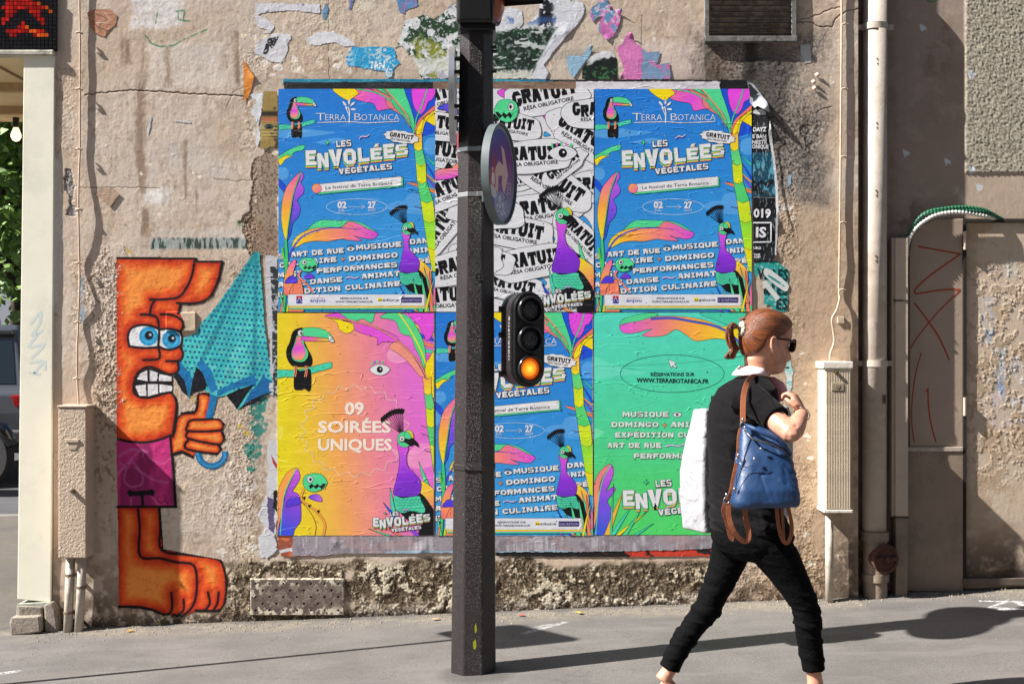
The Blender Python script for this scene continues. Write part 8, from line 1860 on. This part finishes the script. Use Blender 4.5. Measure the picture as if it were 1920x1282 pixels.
for k in range(420):    # combed strands running from the tie to the hairline
    th1 = -rr.uniform(.25, PI); zmin = zh(th1) + .1; z1q = rr.choice((zmin + rr.uniform(0, .6), rr.uniform(zmin, 21))) if th1 < -1.0 else zmin + rr.uniform(0, 1.5); P_ = []
    zm = rr.uniform(.0, .25) * (22 - max(z1q, 14.6))
    for j in range(9):
        f_ = .06 + .94 * j / 8; th = -PI + (th1 + PI) * f_; z = 14.6 + (z1q - 14.6) * f_ ** 1.1 + zm * math.sin(f_ * PI) * 1.6; x, y, z2_ = head_pt(th, min(z, 22.2), (.72 + .30 * min(1, max(0, (abs(th) - 1.5) / 1.2)) ** 1.5 + .25 * math.sin(min(1, max(0, (z - 12) / 9)) * PI)) + .02 + .06 * math.sin(j * 1.3 + k), False); P_.append(HP(x, y, z2_ + (.9 if z > 20 else .9 * max(0, (z - 14) / 6))))
    lock(P_, [.0009, .0014, .0016, .0016, .0016, .0015, .0014, .0012, .0006], rr.random())
po_ = m.build('ponytail', M['hair'], person, smooth=True); ca = po_.data.color_attributes.new('Col', 'FLOAT_COLOR', 'POINT'); ca.data.foreach_set('color', np.array(cc, np.float32).ravel()); po_['kind'] = 'stuff'
m = MB(); tcn = Q_(1383, 609) + TO - PL; pts = []
for k in range(41): a = k / 40 * 2 * PI; pts.append(tcn + Vector((.006 * math.sin(a * 9), .016 * math.cos(a), .019 * math.sin(a) + .003 * math.cos(a * 11))))
m.tube(pts, [.0075 + .002 * math.sin(k * 2.3) for k in range(41)], 8); m.build('scrunchie', simple('cream_scrunchie', (222, 214, 196), .8, var=.2, scale=90, bmp=.002), person, smooth=True)
# glasses
M['tortoise'] = simple('dark_tortoiseshell', (52, 18, 16), .18, var=.4, scale=60, bmp=0, coat=.5); M['lens'] = simple('tinted_lens', (30, 26, 24), .06, bmp=0, spec=.8)
gl = empty('glasses', (0, 0, 0)); gl.parent = person
for s_ in (1, -1):
    rim = []
    for k in range(25): a = 2 * PI * k / 24; rim.append(HP(9.9 - .7 * abs(math.cos(a) * .5 + .5 if s_ > 0 else -math.cos(a) * .5 + .5) ** 2 - .0, s_ * 3.4 + 2.6 * math.copysign(abs(math.cos(a)) ** .8, math.cos(a)), 10.9 + 2.25 * math.copysign(abs(math.sin(a)) ** .8, math.sin(a)) + .3 * s_ * math.cos(a)) - PL)
    m = MB(); m.tube(rim, .0034, 6, cap=False); m.build('rim', M['tortoise'], gl, smooth=True)
    m = MB(); c = sum(rim[:-1], Vector()) / 24; m.v = [tuple(c)] + [tuple(p) for p in rim[:-1]] + [tuple(c - hf2 * .002)] + [tuple(p - hf2 * .002) for p in rim[:-1]]; m.f = [(0, 1 + k, 1 + (k + 1) % 24) for k in range(24)] + [(25, 26 + (k + 1) % 24, 26 + k) for k in range(24)] + [(1 + k, 26 + k, 26 + (k + 1) % 24, 1 + (k + 1) % 24) for k in range(24)]; m.build('lens', M['lens'], gl)
    m = MB(); m.bar(HP(9.3, s_ * 6.2, 12.2) - PL, HP(5, s_ * 7.75, 12.4) - PL, .003, .009); m.bar(HP(5.1, s_ * 7.75, 12.4) - PL, HP(-1.2, s_ * 8.0, 12.2) - PL, .003, .006); m.build('temple', M['tortoise'], gl, bevel=.001)
m = MB(); m.tube([HP(9.9, .7, 11.6) - PL, HP(10.4, 0, 11.9) - PL, HP(9.9, -.7, 11.6) - PL], .002, 6); m.build('bridge', M['tortoise'], gl)
m = MB(); m.tube([HP(10.0 + .45 * math.cos(a), .0 + 1.6 * math.sin(a), 2.55 + .05 * math.cos(a * 2)) - PL for a in (-1.2, -.6, 0, .6, 1.2)], [.0012, .0034, .004, .0034, .0012], 8); m.build('lips', simple('lips', (176, 92, 84), .4, bmp=0), person, smooth=True)
m = MB(); c = wr.lerp(el, .06) - PL; ax = (wr - el).normalized(); u = ax.orthogonal().normalized(); w_ = ax.cross(u); m.tube([c + (u * math.cos(a) + w_ * math.sin(a)) * .0268 for a in [k * PI / 12 for k in range(25)]], .0018, 6, cap=False); m.build('bracelet', M['steel'], person, smooth=True)

# blue leather handbag on the near shoulder
hb = empty('handbag', Q_(1432, 948, -.26), 0, 'slouchy blue leather shoulder bag with tan straps hanging at the woman’s side', 'handbag'); B0 = Vector(hb.location)
m = MB(); L = []
for (y, xl, xr, dp, sq) in ((949, 1385, 1482, .050, .6), (947, 1372, 1492, .074, .5), (938, 1368, 1494, .080, .45), (915, 1372, 1492, .078, .5), (880, 1377, 1487, .070, .55), (850, 1382, 1481, .058, .6), (830, 1386, 1470, .044, .65), (815, 1389, 1457, .030, .7), (804, 1391, 1438, .018, .8), (799, 1393, 1426, .010, .8)):
    c = Q_((xl + xr) / 2, y, -.26 - (.0 if y > 900 else -.03 * (949 - y) / 150)) - B0; L.append((c, Vector(((xr - xl) / 2 * SCW * .95, 0, 0)), Vector((0, dp, 0)), sq))
rings(m, L, 36)
me = remeshed(m, 'bag_body', .005, 3, lambda p: .016 * fold_noise(p, ((1, 0, .5), (-.5, 0, 1)), (9, 5), 401) + np.clip(1 - np.abs(fold_noise(p, ((.8, 0, .6), (-.6, 0, .8)), (14, 4), 402)) / .05, 0, 1) * -.004 * sst(.0, .12, p[:, 2])); link_mesh('bag_body', me, M['blue'], hb)
def sp(px, py, d): return Q_(px, py, d) - B0
m = MB(); m.tube([sp(1396, 806, -.275), sp(1410, 822, -.298), sp(1432, 829, -.308), sp(1450, 834, -.308), sp(1468, 844, -.300), sp(1479, 856, -.288)], .0042, 6); m.build('zip', simple('zip_metal', (110, 112, 116), .35, metal=.8, bmp=0), hb, smooth=True)
m = MB(); m.tube([sp(1398, 797, -.268), sp(1418, 805, -.288), sp(1438, 815, -.298), sp(1456, 822, -.30), sp(1472, 836, -.298), sp(1482, 852, -.286)], .008, 8); m.build('flap_edge', M['blue'], hb, smooth=True)
m = MB(); m.tube([sp(1379, 925, -.325), sp(1381, 890, -.325), sp(1390, 876, -.322), sp(1412, 873, -.325), sp(1440, 875, -.325)], .0013, 5); m.build('stitching', simple('navy_thread', (22, 36, 70), .8, bmp=0), hb)
for (x, y) in ((1415, 860), (1427, 841), (1378, 916), (1408, 925)): m = MB(); m.lathe([(.006, 0), (.0055, .004), (.002, .006)], 10, M=Matrix.Translation(sp(x, y, -.322 if y > 850 else -.31)) @ Matrix.Rotation(PI / 2, 4, 'X')); m.build('stud', M['steel'], hb, smooth=True)
def strap(pts, w, name, par, B0, n=4, thick=.0018, wdir=None):
    P_ = [Vector(p) for p in pts]; q = []
    for i in range(len(P_) - 1):
        a, b_, c, d_ = P_[max(i - 1, 0)], P_[i], P_[i + 1], P_[min(i + 2, len(P_) - 1)]
        for j in range(n): t_ = j / n; q.append(0.5 * (2 * b_ + (c - a) * t_ + (2 * a - 5 * b_ + 4 * c - d_) * t_ ** 2 + (3 * b_ - a - 3 * c + d_) * t_ ** 3))
    q.append(P_[-1]); m = MB()
    for i, p in enumerate(q):
        t_ = (q[min(i + 1, len(q) - 1)] - q[max(i - 1, 0)]).normalized(); wd = Vector(wdir) if wdir else t_.cross(Vector((0, 1, 0)))
        wd = (wd - t_ * wd.dot(t_)).normalized(); nn = t_.cross(wd)
        m.v += [tuple(p + wd * w / 2 + nn * thick / 2), tuple(p - wd * w / 2 + nn * thick / 2), tuple(p - wd * w / 2 - nn * thick / 2), tuple(p + wd * w / 2 - nn * thick / 2)]
    for i in range(len(q) - 1):
        for k in range(4): a = i * 4 + k; b = i * 4 + (k + 1) % 4; m.f.append((a, b, b + 4, a + 4))
    m.f += [(3, 2, 1, 0), tuple(len(m.v) - 4 + k for k in range(4))]; return m.build(name, M['tan'], par, bevel=.0008)
strap([sp(1393, 792, -.27), sp(1393, 770, -.235), sp(1394, 745, -.20), sp(1398, 725, -.165), sp(1404, 713, -.125), sp(1413, 706, -.085), sp(1424, 712, -.03), sp(1432, 730, .02)], .019, 'shoulder_strap', hb, B0)
for (x, y, d) in ((1393, 797, -.272), (1384, 864, -.30), (1362, 938, -.285)): m = MB(); c = sp(x, y, d); m.tube([c + Vector((.009 * math.cos(a), 0, .011 * math.sin(a))) for a in [k * PI / 8 for k in range(17)]], .0022, 6, cap=False); m.tube([c + Vector((0, 0, .012)), c + Vector((0, 0, .024))], .004, 6); m.build('ring', M['steel'], hb, smooth=True)
strap([sp(1388, 802, -.28), sp(1384, 820, -.29), sp(1383, 860, -.30)], .008, 'side_strap', hb, B0); strap([sp(1381, 868, -.30), sp(1375, 895, -.305), sp(1369, 925, -.305), sp(1364, 938, -.29)], .012, 'side_strap', hb, B0)
strap([sp(1360, 942, -.285), sp(1357, 958, -.28), sp(1364, 980, -.275), sp(1370, 1006, -.27), sp(1376, 1010, -.27)], .016, 'hanging_strap', hb, B0); strap([sp(1367, 942, -.285), sp(1366, 965, -.285), sp(1374, 992, -.285), (sp(1388, 1010, -.28)), sp(1400, 1014, -.275), sp(1404, 1000, -.27), sp(1398, 970, -.265), sp(1396, 945, -.26)], .017, 'hanging_strap', hb, B0)
strap([sp(1456, 945, -.26), sp(1459, 980, -.265), sp(1466, 1008, -.27), sp(1475, 1018, -.27), sp(1483, 1004, -.27), sp(1484, 980, -.265), sp(1476, 945, -.26)], .013, 'hanging_strap', hb, B0); strap([sp(1466, 945, -.25), sp(1468, 980, -.25), sp(1470, 1012, -.25)], .010, 'hanging_strap', hb, B0)
# large white carrier bag on her far side
cb = empty('shopping_bag', Q_(1390, 980, .26), 0, 'large crumpled white carrier bag behind the woman’s back and hip', 'carrier bag'); B0 = Vector(cb.location)
m = MB(); yaw2 = math.radians(33); ux = Vector((math.cos(yaw2), math.sin(yaw2), 0)); uy = Vector((-math.sin(yaw2), math.cos(yaw2), 0)); L = []
for (y, xl, xr, dp, sq) in ((987, 1268, 1490, .056, .10), (984, 1266, 1493, .064, .10), (930, 1259, 1502, .068, .12), (880, 1257, 1508, .066, .14), (830, 1263, 1511, .056, .15), (795, 1270, 1511, .046, .15), (767, 1275, 1507, .038, .15), (764, 1277, 1505, .034, .15)):
    c = Q_((xl + xr) / 2, y, .24) - B0; L.append((c, ux * ((xr - xl) / 2 * SCW * .98), uy * dp * 1.05, sq))
rings(m, L, 44); me = remeshed(m, 'bag_sheet', .0055, 1, lambda p: .009 * fold_noise(p, ((1, 0, .35), (-.35, 0, 1)), (14, 4), 411) + np.clip(1 - np.abs(fold_noise(p, ((.9, 0, .4), (-.4, 0, .9)), (9, 7), 412)) / .03, 0, 1) * .004)
mw = simple('white_plastic_film', (160, 160, 165), .5, var=.04, bmp=0); t = mw.node_tree; b = t.nodes['Principled BSDF']; n1_ = noise(t, objc(t), 9, 4, .5, dist=1.2); bump(t, b, n1_, .02, .7); b.inputs['Transmission Weight'].default_value = 0
link_mesh('bag_sheet', me, mw, cb)
m = MB(); m.tube([Vector(Q_(1360, 766, .26) - B0), Vector(Q_(1372, 752, .27) - B0) * 1, Vector(Q_(1400, 770, .31) - B0), Vector(Q_(1425, 766, .27) - B0)], .004, 6); m.build('handle', mw, cb, smooth=True)
MB.rk = 1.0
# ------------------------------------------------------------------ side street seen past the pillar
def foliage(name, parent, n, cx, cy, cz, rx, ry, rz_, size, mats, seed, lump=5):
    rs = np.random.RandomState(seed); cen = rs.normal(0, .5, (lump, 3)); cen /= np.maximum(1, np.linalg.norm(cen, axis=1, keepdims=True))
    k = rs.randint(0, lump, n); p = cen[k] * .8 + rs.normal(0, .30, (n, 3)); nrm = rs.normal(0, 1, (n, 3)); nrm[:, 2] += .6; nrm /= np.linalg.norm(nrm, axis=1, keepdims=True)
    a = np.cross(nrm, rs.normal(0, 1, (n, 3))); a /= np.linalg.norm(a, axis=1, keepdims=True); b = np.cross(nrm, a); s = size * rs.uniform(.6, 1.3, (n, 1))
    P = p * [rx, ry, rz_] + [cx, cy, cz]; V = np.stack([P - a * s, P - b * s * .6, P + a * s, P + b * s * .6], 1).reshape(-1, 3)
    me = bpy.data.meshes.new(name); me.from_pydata(V.tolist(), [], np.arange(4 * n).reshape(-1, 4).tolist())
    return link_mesh(name, me, mats, parent)
def mat_leaf(name, c1, c2):
    m, t, b = mat_new(name); p = pos(t); f = noise(t, p, 1.2, 4, .6); f2 = noise(t, p, 11, 2, .5)
    c = mixc(t, lin(c1), lin(c2), ramp(t, math_(t, 'MULTIPLY_ADD', f2, .5, math_(t, 'MULTIPLY', f, .5)), [(.38, 0), (.62, 1)])); t.links.new(c, b.inputs['Base Color']); b.inputs['Roughness'].default_value = .6
    b.inputs['Transmission Weight'].default_value = 0; b.inputs['Subsurface Weight'].default_value = 0; return m
M['leaf'] = mat_leaf('leaf_green', (56, 88, 30), (122, 156, 58)); M['hedge'] = mat_leaf('hedge_green', (44, 84, 26), (84, 134, 50)); M['bark'] = simple('bark', (66, 54, 44), .9, var=.4, scale=14, bmp=.01, bscale=20)
def tree(x, y, hgt, label, seed, lean=.3):
    z = -.36; e = empty('tree', (x, y, z), 0, label, 'tree', 'trees along the side street'); rs = random.Random(seed)
    m = MB(); pts = [(0, 0, 0), (lean * .3, 0, 1.6), (lean * .2, .1, 2.8), (-.1, 0, hgt * .5), (.1, 0, hgt * .8)]; m.tube(pts, [.20, .16, .14, .10, .04], 10)
    for k in range(6):
        h0 = rs.uniform(2.2, hgt * .6); a_ = rs.uniform(0, 6.28); l = rs.uniform(1.2, 2.4); m.tube([(lean * .2, 0, h0), (lean * .2 + math.cos(a_) * l * .5, math.sin(a_) * l * .5, h0 + l * .5), (math.cos(a_) * l, math.sin(a_) * l, h0 + l * 1.1)], [.07, .05, .02], 6)
    m.build('trunk', M['bark'], e, smooth=True); foliage('crown', e, 6500, 0, 0, hgt * .68, 2.5, 2.5, hgt * .36, .12, M['leaf'], seed, 16); return e
tree(-9.1, 16.2, 9.0, 'leafy street tree with a dark slanting trunk seen in the gap left of the pillar', 3, -.35)
tree(-10.6, 20.5, 10.0, 'further street tree with brown trunk right behind the nearer one', 5, .1)
tree(-12.2, 17.5, 9.0, 'street tree whose crown fills the left edge of the gap', 8, .2)
tree(-13.5, 26.0, 11.0, 'distant street tree closing the view down the side street', 9, 0)
tree(-10.9, 27.5, 11.0, 'tall distant tree behind the hedge', 12, 0)
tree(-5.8, 24.0, 10.0, 'street tree beyond the parked cars, hidden behind the pillar', 14, .1)
tree(-1.5, 25.5, 10.0, 'street tree further along the hedge, hidden behind the corner building', 15, .2)
hg = foliage('hedge', None, 16000, -9.4, 23.0, .35, 8.2, .7, .75, .10, M['hedge'], 21, 60); tag(hg, 'low clipped green hedge behind the parked cars', 'hedge')
fe = empty('railing', (-11, 21.6, -.4), 0, 'pale green railing along the hedge', 'railing'); mg = simple('pale_green_paint', (130, 150, 110), .6)
m = MB(); m.box(-4, 3, 0, .03, .96, 1.0); m.build('top_rail', mg, fe); m = MB(); m.box(-4, 3, 0, .03, .12, .15); m.build('bottom_rail', mg, fe)
b0 = None
for k in range(58):
    if b0 is None: m = MB(); m.box(-.008, .008, .005, .025, .1, 1.02); b0 = m.build('bar', mg, fe); o = b0
    else: o = b0.copy(); COL.objects.link(o); o.parent = fe
    o.location = (-4 + k * .12, 0, 0)
# pale building far behind
bg = empty('apartment_building', (-26, 62, -.6), 0, 'pale grey building with small dark windows far down the side street', 'building')
m = MB(); m.box(-16, 14, 0, 10, 0, 19); m.build('wall', simple('pale_stone', (150, 152, 158), .8, var=.1), bg); wm = simple('far_glass', (36, 42, 50), .2); fm = simple('far_frame', (170, 170, 172), .6)
w0 = None
for j in range(5):
    for i in range(14):
        x = -14.6 + i * 2.1; z = 1.6 + j * 3.4
        if w0 is None:
            m = MB(); m.box(-.55, .55, -.06, .02, -.08, 2.08); w0 = m.build('window', fm, bg); w0.location = (x, 0, z); m = MB(); m.box(-.47, .47, -.09, -.062, 0, 2.0); m.build('pane', wm, w0)
        else: dup(w0, (x, 0, z), parent=bg)
dup(bg, (6, 66, -.6), 'second pale grey building continuing the row far down the side street')
# parked estate car seen from behind
M['carpaint'] = simple('dark_grey_car_paint', (66, 70, 76), .3, metal=.2, var=.05, bmp=0, coat=.6); M['glass'] = simple('car_glass', (22, 30, 32), .05, var=.1, bmp=0, spec=.8)
M['rubber'] = simple('tyre_rubber', (20, 20, 22), .8, var=.2); M['rim'] = simple('alloy_rim', (150, 144, 130), .3, metal=.8, var=.1); M['blackpaint'] = simple('black_gloss_paint', (10, 11, 14), .12, var=.05, bmp=0, coat=.8)
M['redlens'] = simple('red_tail_lens', (150, 20, 24), .15, var=.2, bmp=0); M['trim'] = simple('grey_bumper', (60, 52, 50), .6, var=.1)
def wheel(par, x, y, z, r, w, name='wheel'):
    wl = empty('wheel', (x, y, z)); wl.parent = par; Mx = Matrix.Rotation(PI / 2, 4, 'Y')
    m = MB(); m.lathe([(r * .66, -w / 2), (r * .94, -w / 2), (r, -w * .3), (r, w * .3), (r * .94, w / 2), (r * .66, w / 2)], 28, M=Mx, cap=False); m.build('tyre', M['rubber'], wl, autosm=.6)
    m = MB(); m.lathe([(r * .66, -w * .42), (r * .60, -w * .25), (r * .6, w * .25), (r * .66, w * .42)], 28, M=Mx, cap=False)
    for k in range(10): a_ = k * PI / 5; m.box(-.004 - w * .42, w * .42, -.018, .018, .02, r * .64, M=Matrix.Rotation(a_, 4, 'X'))
    m.lathe([(.002, -w * .46), (.05, -w * .44), (.05, w * .44), (.002, w * .46)], 12, M=Mx, cap=False); m.build('rim', M['rim'], wl); return wl
def car(name, label, loc, rz, Wd, Ht, paint, cat='car'):
    """car with its tail at local y = 0 (towards -Y) running to +Y"""
    e = empty(name, loc, rz, label, cat, None); hw = Wd / 2
    prof = [(.02, .42, hw * .97), (-.06, .55, hw), (-.04, .80, hw), (.02, 1.05, hw * .985), (.12, 1.12, hw * .95), (.42, Ht * .93, hw * .76), (.62, Ht, hw * .72), (2.0, Ht * 1.0, hw * .74), (2.7, Ht * .97, hw * .74), (3.4, 1.14, hw * .92), (4.5, .98, hw * .93), (4.72, .7, hw * .95), (4.7, .42, hw * .9)]
    m = MB(); n = 0
    L_side = []
    for y, z, w in prof: m.v += [(-w, y, z), (w, y, z)]
    for i in range(len(prof) - 1): a_ = 2 * i; m.f.append((a_, a_ + 1, a_ + 3, a_ + 2))
    nb = len(m.v); m.v += [(-hw * .97, .02, .3), (hw * .97, .02, .3), (-hw * .9, 4.7, .3), (hw * .9, 4.7, .3)]
    m.f.append((0, 1, nb + 1, nb)); m.f.append((2 * len(prof) - 2, 2 * len(prof) - 1, nb + 3, nb + 2)); m.f.append((nb, nb + 1, nb + 3, nb + 2))
    m.f.append(tuple([2 * i for i in range(len(prof))] + [nb + 2, nb])); m.f.append(tuple([2 * i + 1 for i in range(len(prof))] + [nb + 3, nb + 1]))
    m.build('body', paint, e, bevel=.045, seg=3)
    z0 = 1.15; sl = (Ht * .93 - 1.12) / .30
    m = MB(); m.add([(-hw * .82, .14 - .012, 1.16), (hw * .82, .14 - .012, 1.16), (hw * .70, .40 - .012, Ht * .91), (-hw * .70, .40 - .012, Ht * .91), (-hw * .82, .17, 1.16), (hw * .82, .17, 1.16), (hw * .70, .43, Ht * .91), (-hw * .70, .43, Ht * .91)], [(0, 1, 2, 3), (4, 7, 6, 5), (0, 4, 5, 1), (3, 2, 6, 7), (0, 3, 7, 4), (1, 5, 6, 2)]); m.build('rear_window', M['glass'], e)
    for s_ in (-1, 1):
        m = MB(); x = s_ * hw * .93; m.add([(x, .55, 1.16), (x, 3.2, 1.16), (s_ * hw * .755, 2.6, Ht * .93), (s_ * hw * .75, .78, Ht * .93)] + [(x + s_ * .012, .55, 1.16), (x + s_ * .012, 3.2, 1.16), (s_ * hw * .755 + s_ * .012, 2.6, Ht * .93), (s_ * hw * .75 + s_ * .012, .78, Ht * .93)], [(0, 1, 2, 3), (4, 5, 6, 7), (0, 4, 5, 1), (2, 6, 7, 3), (0, 3, 7, 4), (1, 5, 6, 2)]); m.build('side_window', M['glass'], e)
        m = MB(); m.prism([(s_ * hw * .82, 1.02), (s_ * hw * .97, 1.03), (s_ * hw * .97, .88), (s_ * hw * .88, .88)], -.085, .05); m.build('tail_light', M['redlens'], e, bevel=.012)
        for y in (.85, 3.75): wheel(e, s_ * (hw - .10), y, .36, .36, .24)
    m = MB(); m.box(-hw * .98, hw * .98, -.13, .1, .40, .60); m.build('bumper', M['trim'], e, bevel=.04, seg=3)
    m = MB(); m.box(-hw * .72, hw * .72, .36, .56, Ht * .93, Ht * .97); m.build('spoiler', paint, e, bevel=.02); m = MB(); m.box(-.26, .26, -.075, -.05, .82, .93); m.build('number_plate', simple('plate_white', (190, 190, 186), .5), e)
    m = MB(); m.tube([(.3, .10, 1.20), (-.2, .09, 1.18)], .012, 6); m.build('wiper', M['blackplastic'], e); return e
car('parked_car', 'dark grey estate car seen from behind through the gap at the left edge', (-6.97, 8.3, -.24), math.radians(6), 1.92, 1.90, M['carpaint'])
car('parked_car', 'dark green car roof just showing beyond the dark grey estate', (-8.6, 15.6, -.34), math.radians(6), 1.8, 1.85, simple('dark_green_paint', (34, 54, 46), .2, coat=.6))
mt = empty('motorcycle', (-6.07, 7.45, -.21), math.radians(72), 'black motorcycle parked in front of the estate car at the left edge', 'motorcycle')
wheel(mt, 0, 0, .33, .33, .13); wheel(mt, 0, 1.42, .33, .33, .15)
m = MB(); rings(m, [((0, .05, .62), (.10, 0, 0), (0, 0, .10)), ((0, .35, .72), (.17, 0, 0), (0, 0, .16)), ((0, .75, .74), (.17, 0, 0), (0, 0, .17)), ((0, 1.1, .74), (.14, 0, 0), (0, 0, .10)), ((0, 1.6, .84), (.08, 0, 0), (0, 0, .06))], 16); m.build('body', M['blackpaint'], mt, smooth=True)
m = MB(); m.tube([(0, .33 * math.sin(a) * 1.12, .33 + .37 * math.cos(a)) for a in (-1.2, -.6, 0, .6, 1.1)], [.07, .085, .09, .085, .07], 10); m.build('mudguard', M['blackpaint'], mt, smooth=True)
m = MB(); m.tube([(-.06, 0, .33), (-.08, .12, .7), (-.08, .2, .98)], .022, 8); m.tube([(.06, 0, .33), (.08, .12, .7), (.08, .2, .98)], .022, 8); m.build('fork', M['rim'], mt, smooth=True)
m = MB(); m.tube([(-.34, .30, 1.0), (-.1, .2, .98), (.1, .2, .98), (.34, .30, 1.0)], .014, 8); m.build('handlebar', M['rubber'], mt, smooth=True)
m = MB(); m.lathe([(.03, -.07), (.09, -.04), (.10, .02), (.09, .04)], 16, M=Matrix.Translation((0, .0, .84)) @ Matrix.Rotation(PI / 2, 4, 'X')); m.build('headlight', M['rim'], mt, smooth=True)
m = MB(); m.box(-.14, .14, .45, 1.0, .28, .58); m.build('engine', simple('engine_grey', (60, 60, 62), .5, metal=.5), mt, bevel=.03)
# grit, paint flakes and dry leaves gathered at the foot of the wall
rr = random.Random(77); m = MB(); 
for k in range(1500):
    x = rr.uniform(-2.5, 3.1); d = abs(rr.gauss(0, .10)) + .01 if rr.random() < .8 else rr.uniform(.05, 1.2); y = -d + (0 if x < 1.853 else .10); z = gz(x) + .012 * max(0, 1 - d / .12) ** 2 + .004; s_ = rr.choice((.002, .003, .004, .006)) * (1 if d < .3 else .6); a = rr.uniform(0, 6.28)
    c_, t_ = math.cos(a) * s_, math.sin(a) * s_; m.add([(x + c_, y + t_, z - .003), (x - t_, y + c_, z - .003), (x - c_, y - t_, z - .003), (x + t_, y - c_, z - .003), (x, y, z + s_ * .6)], [(0, 1, 4), (1, 2, 4), (2, 3, 4), (3, 0, 4)])
o = m.build('grit', simple('pale_grit', (150, 138, 118), .9, var=.5, scale=40, bmp=0)); tag(o, 'grit and paint flakes gathered along the foot of the wall', 'grit', kind='stuff')
for x, y, c_, lb in ((-.40, -.10, (196, 150, 110), 'small orange-brown scrap of litter by the perforated plate'), (-.22, -.16, (206, 190, 170), 'pale crumpled scrap of litter at the wall foot left of the pole'), (.05, -.09, (176, 90, 80), 'small reddish scrap of litter just right of the pole'), (.36, -.10, (190, 170, 70), 'yellowish dry leaf at the wall foot right of the pole'), (-2.02, -.10, (214, 140, 40), 'orange peel between the broken stone and the conduits')):
    m = MB(); v = [(rr.uniform(.6, 1.2) * math.cos(a_) * .022, rr.uniform(.6, 1.2) * math.sin(a_) * .014, .003 + rr.uniform(0, .008)) for a_ in [k * PI / 3.5 for k in range(7)]]; m.v = v + [(0, 0, .010)] + [(a_, b2, c2 - .002) for a_, b2, c2 in v]; m.f = [(k, (k + 1) % 7, 7) for k in range(7)] + [tuple(range(8, 15))[::-1]] + [(k, 8 + k, 8 + (k + 1) % 7, (k + 1) % 7) for k in range(7)]
    o = m.build('crumpled_scrap', simple('litter_paper', c_, .8, bmp=0), None, (x, y, gz(x) + .004)); tag(o, lb, 'litter scrap')

# unseen terrace across the street, added to close off that half of the sky
opp = empty('sky_blocking_terrace', (0, -20, -.6), 0, 'unseen tall stone terrace behind the viewer, added to close off part of the sky', 'building')
m = MB(); m.box(-26, 46, -12, 0, 0, 21); m.build('wall', simple('terrace_stone', (150, 142, 130), .85, var=.15, scale=.6, bmp=.01, bscale=3), opp)
w1 = None
for j in range(6):
    for i in range(22):
        x = -24 + i * 3.1; z = 1.2 + j * 3.2
        if w1 is None:
            m = MB(); m.box(-.6, .6, -.02, .07, -.08, 2.1); w1 = m.build('window', fm, opp); w1.location = (x, 0, z); m = MB(); m.box(-.52, .52, .072, .09, 0, 2.02); m.build('pane', wm, w1)
        else: dup(w1, (x, 0, z), parent=opp)
